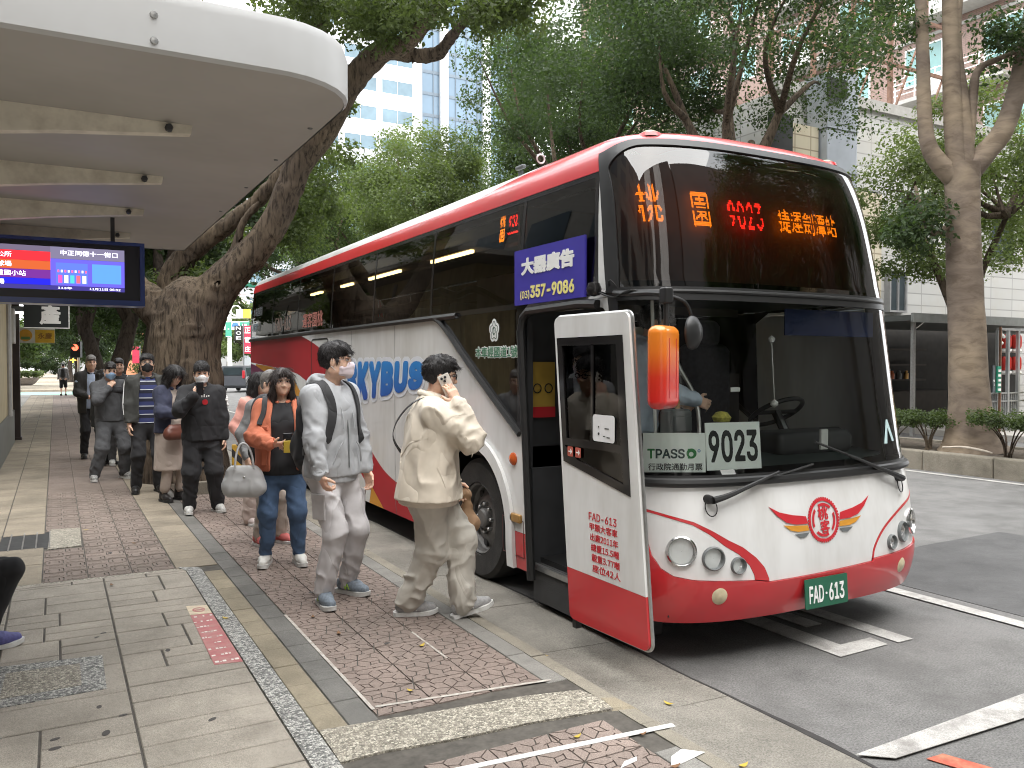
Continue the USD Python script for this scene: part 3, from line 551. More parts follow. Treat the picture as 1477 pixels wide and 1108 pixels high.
sw_out = crom([(11.64, 2.20), (10.65, 2.0), (10.03, 1.73), (9.55, 1.42), (9.05, 1.08), (8.55, .80), (8.1, .63), (7.5, .545), (6.85, .52)], 6)
sw_in = crom([(8.3, .25), (9.0, .56), (9.6, .92), (10.2, 1.24), (10.66, 1.43), (11.35, 1.57), (12.12, 1.68), (14.53, 1.80), (REAR, 1.82)], 6)
SWEEP = Polygon(np.vstack([sw_out, [(5.0, .52), (5.0, .25), (8.3, .25)], sw_in, [(REAR, 2.2)]])).buffer(0)
or_up = crom([(14.53, 1.79), (13.18, 1.73), (12.21, 1.62), (11.65, 1.42), (11.21, 1.2), (10.85, .9), (10.62, .55), (10.5, .25)], 6)
or_lo = crom([(11.2, .25), (11.5, .6), (11.95, 1.0), (12.75, 1.38), (13.68, 1.62), (14.53, 1.76)], 6)
ORANGE = unary_union([Polygon(np.vstack([or_up, or_lo])).buffer(0), Polygon([(8.62, .45), (8.25, .235), (8.75, .235)])])
PURPLE = Polygon(np.vstack([or_lo, [(REAR, 1.8), (REAR, .25)]])).buffer(0).difference(ORANGE)
low = SIDE.intersection(sbox(0, .25, 20, 3.02)).difference(BAND).difference(DOOR).difference(ARCH).difference(FLARE)
low = low.intersection(Polygon([(0, 0), (20, 0), (20, 2.6), (0, 2.6)])) 
redfront = sbox(5.0, .2, 5.45, .54).union(sbox(4, .2, 5.0, .8))
Rz = SWEEP.union(sbox(5.0, 0.2, 6.0, .53)).difference(ORANGE)
pieces = {'white': low.difference(Rz).difference(ORANGE).difference(PURPLE), 'sweep': low.intersection(SWEEP).difference(ORANGE).intersection(sbox(7.0, 0, 20, 3)), 'redlow': low.intersection(Rz).intersection(sbox(0, 0, 7.0, 3)),
          'orange': low.intersection(ORANGE), 'purple': low.intersection(PURPLE)}
pill = SIDE.intersection(sbox(0, 2.2, 20, 3.02)).difference(BAND)
pieces['white'] = pieces['white'].difference(pill.buffer(.001))
for fn, flip in ((s_yz, True), (o_yz, False)):
    S = (lambda g: yneg(g)) if flip else (lambda g: g)
    door = flip
    w = pieces['white'] if door else unary_union([pieces['white'], low.union(DOOR.intersection(SIDE)).intersection(sbox(4, .54, 5.4, 2.2)).difference(BAND).difference(ARCH).difference(FLARE)]).buffer(0)
    for q_ in polys(S(w.buffer(-.001))): bp('side_panel', patch(q_, fn, (0.5, 0.3)), M_WHITE, smooth=30)
    for q_ in polys(S(pill.buffer(-.001))): bp('side_pillar', patch(q_, fn, (0.3, 0.1)), M_WHITE, smooth=30)
    for q_ in polys(S(pieces['sweep'].buffer(-.001))): bp('red_sweep', patch(q_, fn, (0.5, 0.3)), M_SWEEP, smooth=30)
    rl = pieces['redlow'] if door else pieces['redlow'].union(sbox(4.0, .25, 5.2, .53).intersection(SIDE))
    for q_ in polys(S(rl.buffer(-.001))): bp('red_skirt', patch(q_, fn, (0.5, 0.3)), M_RED, smooth=30)
    for q_ in polys(S(pieces['orange'].buffer(-.001))): bp('orange_sweep', patch(q_, fn, (0.5, 0.3)), M_ORANGE, smooth=30)
    for q_ in polys(S(pieces['purple'].buffer(-.001))): bp('purple_sweep', patch(q_, fn, (0.5, 0.3)), M_PURPLE, smooth=30)
    bp('roof_rail', patch(S(top_red.buffer(-.0005)), fn, (0.6, 0.03), thick=0.006), M_RED, smooth=40)
    bp('cap_shoulder', patch(S(dome_red), fn, (0.3, 0.02)), M_RED, smooth=50)
    bp('roof_edge', patch(S(top_grey), fn, (0.6, 0.02)), M_GREYROOF, smooth=50)
    for q_ in polys(S(FLARE)): bp('wheel_arch', patch(q_, fn, (0.08, 0.08), thick=0.03), M_WHITE if door else M_WHITE, smooth=40)
    # window band: frame, then each pane
    xs = [REAR - .06, 13.3, 11.75, 10.11, 8.55, 6.98, 5.33, 4.33]
    panes = []
    for i in range(7):
        a, b = xs[i + 1] + .022, xs[i] - .022
        panes.append(BAND.buffer(-.035).intersection(sbox(a, 2.235 if i < 6 else 2.24, b, 3.1)))
    lowp = BAND.buffer(-.045).intersection(sbox(5.36, 1, 8, 2.19)).buffer(-.01).buffer(.01) if door else Polygon()
    if not door: panes[-1] = BAND.buffer(-.035).intersection(sbox(4.36, 2.24, 5.31, 3.1))
    bp('window_band', patch(S(BAND.difference(unary_union(panes + [lowp]).buffer(.001))), fn, (0.5, 0.2), thick=0.004), M_BLACKGLOSS, smooth=30)
    for g in panes + [lowp]:
        if not g.is_empty: bp('window_pane', patch(S(g), fn, (0.6, 0.2), off=.001), G_SIDE, smooth=60)
    # rubber lining of the band's lower edge
    e = np.array([(REAR, 2.2), (6.98, 2.2), (6.86, 2.19), (6.76, 2.16), (6.58, 2.06), (6.28, 1.86), (5.84, 1.585), (5.31, 1.265)])
    bp('rubber_strip', tube([fn(np.array(-y if flip else y), np.array(z)) + np.array([-.012 if flip else .012, 0, 0]) for y, z in crom(e, 4)], .026, 6), M_BLACKTRIM, smooth=40)
# roof crown, rear and floor
bp('roof', [patch(sbox(-.26, 4.6, .26, REAR), lambda a, b: np.stack([XC + np.asarray(a), np.asarray(b), 3.344 + 0 * np.asarray(a)], -1), (.6, 1.0))], M_GREYROOF)
rear2 = Polygon([(XC - float(HW(z)), z) for z in zz] + [(XC + float(HW(z)), z) for z in zz[::-1]])
bp('rear_wall', patch(affinity.scale(rear2, -1, 1, origin=(0, 0)), lambda a, b: np.stack([-np.asarray(a), REAR + 0 * np.asarray(a), np.asarray(b)], -1), (3, 3)), M_SWEEP)
bp('rear_lamp_cluster', [rbox((XC - 1.2, REAR - .12, .75), (XC - 1.07, REAR + .03, 1.45), .03), rbox((XC + 1.07, REAR - .12, .75), (XC + 1.2, REAR + .03, 1.45), .03)], M_BLACKTRIM, smooth=40)
bp('underbody', [bx2((3.12, 3.75, .30), (XC + 1.1, 5.3, .36)), bx2((3.2, 6.75, .30), (XC + 1.1, 11.2, .36)), bx2((3.2, 12.6, .3), (XC + 1.1, REAR - .05, .36)), bx2((3.55, 3.9, .32), (4.9, REAR - .1, .55))], M_BLACKTRIM)
# ---- wheels
def wheel(x, y, outward):
    w = bp('wheel', lathe([(.285, -.02), (.30, -.14), (.46, -.15), (.495, -.12), (.505, -.06), (.505, .06), (.495, .12), (.46, .15), (.30, .14), (.285, .05)], 'x', 48, (x, y, .505)), M_TYRE, smooth=30)
    sg = outward
    prof = [(.30, .125), (.288, .135), (.275, .12), (.27, .06), (.245, .03), (.19, .055), (.155, .075), (.14, .075), (.135, .06), (.085, .06), (.08, .105), (.065, .12), (0, .122)]
    bp('rim', lathe([(r, d) for r, d in prof], 'x' if sg > 0 else '-x', 40, (x, y, .505)), M_RIM, w, smooth=30)
    for k in range(8):
        a = k * math.pi / 4 + .2; p = np.array([x + sg * .052, y + .218 * math.cos(a), .505 + .218 * math.sin(a)])
        bp('hand_hole', lathe([(0, .004), (.030, .003), (.034, -.01)], 'x' if sg > 0 else '-x', 14, p), M_BLACKTRIM, w)
        for d in (-.2, .2):
            p = np.array([x + sg * .07, y + .115 * math.cos(a + d), .505 + .115 * math.sin(a + d)])
            if d < 0: bp('wheel_nut', lathe([(0, .03), (.012, .03), (.016, .022), (.016, -.02)], 'x' if sg > 0 else '-x', 6, p), M_ALU, w)
for y in (FWH[0], RWH[0]):
    wheel(3.20, y, -1); wheel(XC * 2 - 3.20, y, 1)
    bp('wheel_housing', [bx2((3.42, y - .68, .3), (3.45, y + .68, 1.2)), bx2((3.05, y - .70, 1.13), (3.45, y + .7, 1.16)), bx2((3.05, y - .73, .3), (3.45, y - .70, 1.16)), bx2((3.05, y + .70, .3), (3.45, y + .73, 1.16))], M_BLACKTRIM)
    bp('wheel_housing', [bx2((XC * 2 - 3.45, y - .7, .3), (XC * 2 - 3.42, y + .7, 1.2)), bx2((XC * 2 - 3.45, y - .70, 1.13), (XC * 2 - 3.05, y + .7, 1.16))], M_BLACKTRIM)
# ---- side details
def side_decal(name, g, m, x=None, off=.004, label=None): bp(name, patch(yneg(g), s_yz, (.5, .15), off=off, thick=.0015), m, label=label)
def side_text(t, y0, z0, w, h, m, name='lettering', bold=2, off=.006, grow=0.0, mirror=False, label=None):
    g = text_poly(t, w, h, bold)
    if grow: g = g.buffer(grow)
    g = affinity.translate(g, -y0, z0)       # reads left to right while y falls
    bp(name, patch(g, s_yz, (.5, .2), off=off, thick=.0012), m, label=label)
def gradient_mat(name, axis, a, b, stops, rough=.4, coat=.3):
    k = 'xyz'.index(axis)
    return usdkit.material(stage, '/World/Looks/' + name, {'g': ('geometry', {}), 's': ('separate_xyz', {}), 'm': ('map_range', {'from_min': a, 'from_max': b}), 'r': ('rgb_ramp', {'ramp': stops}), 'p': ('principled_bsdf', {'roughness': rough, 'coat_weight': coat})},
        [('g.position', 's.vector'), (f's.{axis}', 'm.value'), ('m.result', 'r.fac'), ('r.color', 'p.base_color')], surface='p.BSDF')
# big blue word on the flank with a pale rim
wd = unary_union([text_at(c, x, 0, .37, 1.0, 9) for c, x in zip('SKYBUS', np.arange(6) * .388)])
wd = shapely.transform(shapely.segmentize(wd, .05), lambda c: np.stack([c[:, 0] - 9.49 + .05 * c[:, 1], 1.815 - (1 - c[:, 1]) * (.50 - .105 * c[:, 0])], 1)).buffer(0)
bp('fleet_name_rim', patch(shapely.simplify(wd.buffer(.045), .004), s_yz, (.5, .2), off=.002, thick=.0015), mat('fleet_name_rim_paint', (0.66, 0.68, 0.72), 0.4, var=.04))
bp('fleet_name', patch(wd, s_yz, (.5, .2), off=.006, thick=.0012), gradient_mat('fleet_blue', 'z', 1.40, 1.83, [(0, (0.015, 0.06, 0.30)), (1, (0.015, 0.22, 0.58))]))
hb = sbox(10.22, 0.62, 11.02, 2.12).buffer(-.08).buffer(.08)
side_decal('hatch_seal', hb.difference(hb.buffer(-.022)), M_BLACKTRIM, off=.002)
fl = sbox(5.27, .34, 5.60, .62); side_decal('fuel_flap', fl.difference(fl.buffer(-.006)), mat('flap_gap', (0.10, .03, .03), .6), off=.001)
for y in (7.9, 9.3): side_decal('panel_seam', sbox(y, .25, y + .006, 2.17), M_GREYPL, off=.0005)
bp('side_marker', lathe([(0, .028), (.03, .024), (.048, .008), (.05, -.01)], '-x', 20, (3.012, 5.42, 1.07)), M_AMBER, smooth=40)
bp('flap_handle', rbox((2.985, 5.29, .60), (3.02, 5.44, .665), .012), M_BRASS, smooth=40)
side_text('緊急出口', 5.47, .50, .035 * 2, .018 * 2, M_WHITEINK, 'notice', 0)
for k in range(6): side_text('客運安全門', 5.50, .48 - .025 * k, .085, .016, M_WHITEINK, 'notice', 0)
# highway badge and words on the lower pane
def plum(c, r): return unary_union([Point(c[0] + r * .55 * math.sin(a), c[1] + r * .55 * math.cos(a)).buffer(r * .5, 12) for a in np.arange(5) * 2 * math.pi / 5])
pg = affinity.scale(plum((-5.725, 2.045), .085), .95, 1.05)
bp('highway_badge', patch(pg, s_yz, (.5, .2), off=.006, thick=.001), M_WHITEINK)
bp('highway_badge_line', patch(pg.buffer(-.018).difference(pg.buffer(-.024)).union(text_at('1', -5.737, 2.01, .02, .07, 3)), s_yz, (.5, .2), off=.008, thick=.001), mat('dark_green_line', (.03, .08, .05), .5))
side_text('本車經國道1號', 6.05, 1.835, .70, .085, M_WHITEINK, 'route_note_rim', 2, .005, grow=.007); side_text('本車經國道1號', 6.05, 1.835, .70, .085, mat('route_green', (.08, .22, .13), .5), 'route_note', 1, .008)
side_text('FAD-613', 13.08, 2.29, .95, .21, mat('window_letter_rim', (.45, .32, .28), .5), 'registration', 0, .006)
side_text('運客園桃', 11.46, 2.28, .98, .20, mat('window_letter_red', (.42, .16, .13), .5), 'company_name', 1, .006)
side_text('本車經國道', 14.76, 2.60, .68, .15, mat('window_letter_grey', (.24, .25, .27), .5), 'route_note', 0, .006); side_text('國道1號', 14.76, 2.34, .60, .14, 'x' and mat('window_letter_grey', (.24, .25, .27), .5), 'route_note', 0, .006)
# LED matrices
def led_dots(text, cols, rows, gap=None, size=None, keep=1.0, seed=1):
    f = Image.fromarray((text_img(text, 96, 0) * 255).astype(np.uint8)).resize((cols, rows), Image.BILINEAR)
    on = np.asarray(f) > 95
    if gap: on = on.copy(); on[gap[0]:gap[1]] = False
    rr = np.random.default_rng(seed)
    return [(j + .5, rows - i - .5) for i, j in zip(*np.nonzero(on)) if rr.random() < keep]
def led_panel(name, dots, fn, a0, b0, da, db, m, r=.42):
    V, F = [], []
    for i, (p, q) in enumerate(dots):
        c = [(a0 + (p + dx * r) * da, b0 + (q + dz * r) * db) for dx, dz in ((-1, -1), (1, -1), (1, 1), (-1, 1))]
        V += [fn(*k) for k in c]; F += [[4 * i, 4 * i + 1, 4 * i + 2], [4 * i, 4 * i + 2, 4 * i + 3]]
    if V: bp(name, trimesh.Trimesh(np.array(V), F, process=False), m)
def fl_(off): return lambda x, z: f_sz(sx(x, z), z) + np.array([0, off, 0])
inl = fl_(.05)
for t, x0, x1, z0, z1, m, c, g in (('桃', 3.17, 3.315, 2.655, 2.91, E_LEDO, 24, (11, 13)), ('園', 3.49, 3.64, 2.64, 2.87, E_LEDO, 24, (11, 13)), ('9023', 3.76, 4.075, 2.65, 2.835, E_LEDR, 30, (5, 7)), ('捷運劍潭站', 4.20, 4.79, 2.655, 2.82, E_LEDO, 75, (7, 8))):
    rows = 24 if c == 24 else (13 if c == 30 else 15)
    led_panel('led_sign', led_dots(t, c, rows, g), inl, x0, z0, (x1 - x0) / c, (z1 - z0) / rows, m)
sl = lambda a, z: s_yz(a, z) + np.array([.04, 0, 0])
for t, y0, w, z0, z1, m, c, rws in (('桃', 5.80, .1, 2.86, 2.95, E_LEDO, 10, 10), ('園', 5.795, .1, 2.745, 2.845, E_LEDO, 10, 10), ('9023', 5.65, .19, 2.84, 2.93, E_LEDR, 20, 9)):
    led_panel('led_sign', led_dots(t, c, rws), sl, -y0, z0, w / c, (z1 - z0) / rws, m)
led_panel('led_sign', [(i, 1 + (i % 3 == 0) * .6) for i in range(18)], sl, -5.65, 2.78, .19 / 20, .012, E_LEDR)
# ---- advertising board on the front window
ad = bp('advert_board', [bx2((2.985, 4.43, 2.215), (3.0, 5.355, 2.615))], mat('advert_blue', (0.045, 0.035, 0.30), 0.4, var=0.05))
def ad_text(t, y0, z0, w, h, m, bold, name): bp(name, on_plane(prism(text_poly(t, w, h, bold), .003), (2.9845, y0, z0), (0, -1, 0), (0, 0, 1)), m, ad)
ad_text('大器廣告', 5.25, 2.425, .70, .125, M_WHITEINK, 5, 'advert_words'); ad_text('357-9086', 5.12, 2.255, .57, .09, M_YELLOWINK, 4, 'advert_number'); ad_text('(03)', 5.265, 2.25, .13, .065, M_YELLOWINK, 1, 'advert_number')
# ---- interior: deck, aisle, seats, curtains, lamps
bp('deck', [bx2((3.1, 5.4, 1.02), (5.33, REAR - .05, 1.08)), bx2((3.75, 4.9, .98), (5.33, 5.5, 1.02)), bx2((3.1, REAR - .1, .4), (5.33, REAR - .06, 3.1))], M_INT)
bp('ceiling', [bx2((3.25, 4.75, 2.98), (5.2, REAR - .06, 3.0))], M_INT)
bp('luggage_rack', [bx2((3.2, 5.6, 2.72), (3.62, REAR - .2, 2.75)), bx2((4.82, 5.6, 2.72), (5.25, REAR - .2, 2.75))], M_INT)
for y0, y1 in ((7.35, 8.35), (9.3, 10.4), (11.1, 11.6), (12.6, 13.2)): bp('ceiling_lamp', bx2((3.60, y0, 2.885), (3.64, y1, 2.915)), E_TUBE)
bp('lamp_housing', [bx2((3.58, 5.6, 2.92), (3.76, REAR - .3, 2.98))], M_CURTAIN)
k = 0
for y in np.arange(6.6, 14.3, .85):
    for x in (3.38, 3.82, 4.62, 5.06):
        if x > 4.7 and k % 2: pass
        s = bp('seat', [rbox((x - .21, y, 1.42), (x + .21, y + .45, 1.55), .04), rbox((x - .21, y + .38, 1.45), (x + .21, y + .52, 2.16), .05), rbox((x - .14, y + .38, 2.15), (x + .14, y + .50, 2.36), .04), bx2((x - .15, y + .1, 1.08), (x + .15, y + .35, 1.43))], M_SEAT, smooth=40)
    k += 1
# pleated curtain behind the low pane and a grey valance above it
yy = np.linspace(5.36, 8.4, 240); wav = .018 * np.sin(yy * 62) + .01 * np.sin(yy * 23)
def sheet(xs, ys, zb, zt, m, name):
    n = len(ys); V = np.vstack([np.stack([xs, ys, np.broadcast_to(zb, n)], 1), np.stack([xs, ys, np.broadcast_to(zt, n)], 1)]); i = np.arange(n - 1)
    return bp(name, trimesh.Trimesh(V, np.vstack([np.stack([i, i + 1, i + 1 + n], 1), np.stack([i, i + 1 + n, i + n], 1)]), process=False), m, smooth=True)
sheet(3.13 + wav, yy, 1.05, 2.21, M_CURTAIN, 'curtain')
y2 = np.linspace(5.40, 6.35, 40); sheet(3.16 + .01 * np.sin(y2 * 20), y2, 2.27 - .05 * np.sin((y2 - 5.4) * 3), np.full(40, 2.50), M_VALANCE, 'valance')
bp('seat_tray', tube(crom([(3.15, 7.05, 2.47), (3.15, 6.7, 2.40), (3.15, 6.3, 2.42), (3.15, 5.7, 2.23)], 5), .035, 6), M_BLACKTRIM, smooth=40)
# front: led board behind the upper screen, dashboard, wheel, seat
bp('led_backing', patch(sbox(-.90, 2.3, .90, 3.12), lambda s, z: f_sz(s, z) + np.array([0, .10, 0]) + 0, (.06, .2)), mat('led_backing_brown', (.20, .15, .12), .7, var=.1))
bp('upper_shelf', patch(sbox(-.9, 2.0, .9, 2.06), lambda s, t: f_sz(s, 2.24 + 0 * np.asarray(s)) * np.array([1, 0, 1]) + np.stack([0 * np.asarray(s), f_sz(s, 2.24 + 0 * np.asarray(s))[..., 1] + .02 + (np.asarray(t) - 2.0) * 22, 0 * np.asarray(s)], -1), (.1, .1)), M_DARKGREY)
def dash_fn(s, t): p = f_sz(s, np.full(np.shape(s), 1.11)); return np.stack([XC + (p[..., 0] - XC) * (1 - .02 * np.asarray(t)), p[..., 1] + .02 + .62 * np.asarray(t), 1.105 + .06 * np.asarray(t) ** .5], -1)
bp('dashboard', patch(sbox(-.93, 0, .93, 1), dash_fn, (.08, .25)), mat('dashboard_grey_green', (0.030, 0.042, 0.040), 0.6, var=0.15), smooth=40)
bp('dashboard_face', [rbox((4.35, 4.28, .75), (5.32, 4.42, 1.30), .05), bx2((3.75, 4.45, .4), (3.8, 4.95, 1.2)), bx2((3.02, 4.25, .3), (3.75, 4.3, 1.14))], M_DARKGREY, smooth=40)
bp('instrument_pod', [rbox((4.35, 4.05, 1.14), (5.1, 4.35, 1.31), .05)], M_DARKGREY, smooth=40)
sw = lathe([(.205 + .017 * math.cos(a), .017 * math.sin(a)) for a in np.linspace(0, 2 * math.pi, 11)], 'z', 32); sw.apply_transform(trimesh.transformations.rotation_matrix(math.radians(-32), [1, 0, 0])); sw.apply_translation((4.78, 4.50, 1.42))
bp('steering_wheel', [sw, tube([(4.78, 4.35, 1.18), (4.78, 4.50, 1.42)], .035, 8), tube([(4.58, 4.5, 1.42), (4.98, 4.5, 1.42)], .018, 6)], M_BLACKTRIM, smooth=40)
bp('driver_seat', [rbox((4.53, 4.85, 1.05), (5.03, 5.3, 1.2), .05), rbox((4.53, 5.22, 1.15), (5.03, 5.38, 1.95), .06), rbox((4.63, 5.24, 1.93), (4.93, 5.36, 2.15), .05)], M_SEAT, smooth=40)
bp('cab_partition', [bx2((3.7, 5.42, 1.0), (5.3, 5.45, 1.7)), bx2((3.08, 5.44, 2.2), (5.3, 5.47, 2.98))], M_INT)
bp('sun_blind', [bx2((4.35, 4.02, 1.98), (5.25, 4.03, 2.16))], mat('blind_blue', (0.02, 0.035, 0.12), .7))
bp('grab_pole', [tube([(3.27, 4.05, 1.12), (3.27, 4.1, 2.18)], .011, 8)], mat('pole_white', (.7, .7, .68), .35), smooth=40)
bp('grab_rail', [tube(crom([(4.05, 4.9, 2.1), (4.15, 4.9, 1.8), (4.3, 4.85, 1.5), (4.3, 4.8, 1.1)], 5), .018, 8)], M_ALU, smooth=40)
# route boards, fare box, charms in the windscreen
MB = mat('board_pale_green', (0.88, 0.93, 0.90), .5, var=.03)
b1 = bp('ticket_board', on_plane(prism(sbox(0, 0, .375, .235), .006), (3.075, 3.935, 1.135), (.87, -.49, 0), (.03, .05, 1)), MB)
ax, ay = np.array([.87, -.49, 0]), np.array([.03, .05, 1.0]); o1 = np.array([3.075, 3.935, 1.135]); nrm = np.cross(ax, ay); nrm /= np.linalg.norm(nrm)
def on_board(name, g, m, o, par): bp(name, on_plane(prism(g, .002), o + nrm * .0065, ax, ay), m, par)
on_board('ticket_word', text_at('T', .025, .082, .045, .058, 3), M_GREENINK, o1, b1); on_board('ticket_word', text_at('PASS', .075, .082, .175, .058, 3), mat('ink_dark_teal', (.02, .05, .05), .5), o1, b1)
on_board('ticket_mark', unary_union([sbox(.268, .082, .29, .14), Point(.29, .112).buffer(.03)]).difference(Point(.288, .108).buffer(.014)), M_GREENINK, o1, b1); on_board('ticket_mark', Point(.335, .128).buffer(.009).difference(Point(.335, .128).buffer(.005)), mat('ink_blue', (.03, .2, .4), .5), o1, b1)
on_board('ticket_note', text_at('行政院通勤月票', .03, .012, .325, .042, 1), M_BLACKINK, o1, b1)
o2 = np.array([3.405, 3.745, 1.145]); ax, ay = np.array([.985, -.17, 0]), np.array([-.02, .06, 1.0]); nrm = np.cross(ax, ay); nrm /= np.linalg.norm(nrm)
b2 = bp('route_board', on_plane(prism(sbox(0, 0, .385, .285), .006), o2, ax, ay), MB)
on_board('route_number', text_at('9023', .018, .045, .345, .195, 3), M_BLACKINK, o2, b2)
fb = bp('fare_box', [rbox((3.33, 3.98, 1.15), (3.50, 4.1, 1.50), .02), rbox((3.345, 3.965, 1.36), (3.485, 3.99, 1.46), .01)], M_GREYPL, smooth=40)
bp('gold_charm', [trimesh.creation.icosphere(2, .018), ], M_BRASS) if False else bp('gold_charm', [lathe([(0, 0), (.018, .004), (.014, .03), (.018, .045), (.009, .065), (0, .07)], 'z', 12, (3.42, 4.03, 1.50))], M_BRASS, smooth=40)
bp('plush_charm', [lathe([(0, 0), (.05, .005), (.06, .03), (.035, .06), (0, .068)], 'z', 14, (3.60, 3.83, 1.425))], mat('charm_yellow', (.55, .5, .1), .8, var=.4, scale=40), smooth=40)
bp('hanging_charm', [tube([(4.18, 3.98, 1.95), (4.2, 3.97, 1.55)], .003, 5), lathe([(0, .025), (.02, .01), (.024, 0), (.016, -.02), (0, -.025)], 'z', 10, (4.18, 3.98, 1.95)), lathe([(0, .03), (.025, .01), (.026, -.01), (0, -.03)], 'z', 10, (4.2, 3.97, 1.52))], M_WHITEINK, smooth=40)
bp('phone_mount', [rbox((4.55, 3.88, 1.2), (4.62, 3.9, 1.34), .005), rbox((3.9, 4.06, 1.6), (3.98, 4.07, 1.63), .003)], M_WHITEINK)
gA = unary_union([Polygon([(4.93, 1.24), (5.0, 1.40), (5.02, 1.40), (4.97, 1.24)]), Polygon([(5.02, 1.40), (5.08, 1.25), (5.045, 1.25), (5.0, 1.36)])]); decal('maker_badge', gA, mat('badge_pale', (.45, .6, .6), .4), off=.008)
# ---- wipers, mirrors, corner camera
def fpt(x, z, off): return f_sz(sx(x, z), z) + np.array([0, -off, 0])
for pts, bl in ((((3.34, .99), (3.44, 1.015), (3.62, 1.07), (3.83, 1.13)), ((3.62, 1.07), (4.15, 1.155))), (((5.02, 1.01), (4.9, 1.05), (4.74, 1.10), (4.45, 1.20)), ((4.78, 1.10), (4.2, 1.29)))):
    P = [fpt(x, z, .05) for x, z in pts]
    w = bp('wiper', [tube(crom(P, 4), np.linspace(.022, .008, 13), 8)], M_BLACKTRIM, smooth=40)
    bp('blade', [tube([fpt(bl[0][0] + (bl[1][0] - bl[0][0]) * t, bl[0][1] + (bl[1][1] - bl[0][1]) * t, .028) for t in np.linspace(0, 1, 8)], .008, 6)], M_BLACKTRIM, w)
    bp('pivot', lathe([(0, .05), (.022, .048), (.028, .0), (.028, -.02)], '-y', 14, fpt(*pts[0], 0)), M_BLACKTRIM, w, smooth=40)
    a = np.linspace(0, 2 * math.pi, 20); cx, cz = pts[0][0], pts[0][1] - .045
    bp('hose', tube([fpt(cx + .035 * math.sin(t), cz + .05 * math.cos(t), .02) for t in a[:-3]], .0035, 5), M_BLACKTRIM, w)
arm = bp('mirror_arm', [tube(crom([(3.02, 4.15, 2.22), (2.98, 3.95, 2.20), (2.93, 3.7, 2.185), (2.905, 3.52, 2.165)], 5), .02, 8), tube([(2.905, 3.52, 2.185), (2.905, 3.52, 1.93)], .016, 8), tube(crom([(2.92, 3.53, 2.16), (3.02, 3.5, 2.12), (3.07, 3.5, 2.04)], 5), .01, 8), rbox((2.875, 3.49, 2.11), (2.935, 3.55, 2.2), .012)], M_BLACKTRIM, smooth=40)
mb = rbox((-.115, -.06, -.225), (.115, .05, .225), .045, 4); mb.apply_transform(trimesh.transformations.rotation_matrix(math.radians(26), [0, 0, 1])); mb.apply_translation((2.865, 3.5, 1.765))
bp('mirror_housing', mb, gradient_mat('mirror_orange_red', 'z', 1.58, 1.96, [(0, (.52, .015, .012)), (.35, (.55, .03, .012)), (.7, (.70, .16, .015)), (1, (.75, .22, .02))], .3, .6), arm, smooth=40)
for dx in (-.045, .045):
    c = np.array([2.865, 3.5, 0]) + np.array([math.cos(math.radians(26)) * dx + math.sin(math.radians(26)) * .060, math.sin(math.radians(26)) * dx - math.cos(math.radians(26)) * .060, 0])
    bp('housing_groove', tube([c + np.array([0, 0, 1.60]), c + np.array([0, 0, 1.92])], .0025, 5), M_REDINK, arm)
rm = lathe([(0, -.05), (.05, -.045), (.088, -.02), (.096, .0), (.090, .012), (0, .012)], 'y', 28); rm.apply_transform(trimesh.transformations.rotation_matrix(math.radians(30), [0, 0, 1])); rm.apply_translation((3.07, 3.50, 1.955))
bp('round_mirror', rm, M_BLACKTRIM, arm, smooth=40)
bp('corner_camera', [lathe([(0, .05), (.035, .04), (.05, .0), (.04, -.035), (0, -.045)], 'z', 16, (2.955, 4.28, 2.25)), tube([(2.96, 4.28, 2.25), (3.03, 4.22, 2.22)], .015, 6)], M_BLACKGLOSS, smooth=40)
bp('wiring', [tube(crom([(2.96, 4.25, 2.23), (2.97, 4.1, 2.19), (2.95, 3.9, 2.215), (2.93, 3.7, 2.18), (2.91, 3.55, 2.19)], 5), .006, 5), tube(crom([(3.01, 4.2, 2.25), (2.99, 4.16, 2.3), (3.03, 4.12, 2.24)], 5), .005, 5)], M_BLACKTRIM)
# ---- doorway and the open leaf
dl = lambda pts: [np.array([2.998, y, z]) for y, z in pts]
bp('door_frame', [tube(dl([(5.13, .22), (5.20, 1.1), (5.285, 2.02), (5.25, 2.12), (5.17, 2.165), (4.5, 2.175), (4.30, 2.16)]), .032, 8), tube([(3.05, 4.08, .3), (3.05, 4.2, 1.4), (3.06, 4.27, 2.15)], .03, 8)], M_BLACKTRIM, smooth=40)
bp('stairwell', [bx2((3.78, 4.32, .3), (3.81, 5.2, .98)), bx2((3.05, 5.2, .25), (3.85, 5.24, 1.02)), bx2((3.05, 5.28, 1.0), (3.10, 5.40, 2.2)), bx2((3.1, 5.37, 1.0), (3.75, 5.40, 2.95))], M_DARKGREY)
for k, (x, z) in enumerate(((3.06, .32), (3.36, .58), (3.62, .80))):
    s = bp('step', [bx2((x, 4.12, z - .26), (x + .32, 5.2, z))], mat('step_rubber', (.04, .04, .04), .7, var=.2, bump=.4, bscale=120))
    bp('step_edge', [bx2((x - .012, 4.12, z - .035), (x + .02, 5.2, z + .004))], M_ALU, s)
bp('notice_board', [bx2((3.12, 5.358, 1.45), (3.34, 5.368, 1.80))], mat('notice_yellow', (.45, .30, .05), .5)); bp('notice_red', [bx2((3.12, 5.354, 1.38), (3.34, 5.358, 1.46))], M_REDINK)
bp('notice_symbols', [lathe([(.03, 0), (.038, .003), (.03, .006)], '-y', 16, (3.18, 5.354, 1.6)), lathe([(.03, 0), (.038, .003), (.03, .006)], '-y', 16, (3.28, 5.354, 1.6))], M_BLACKINK)
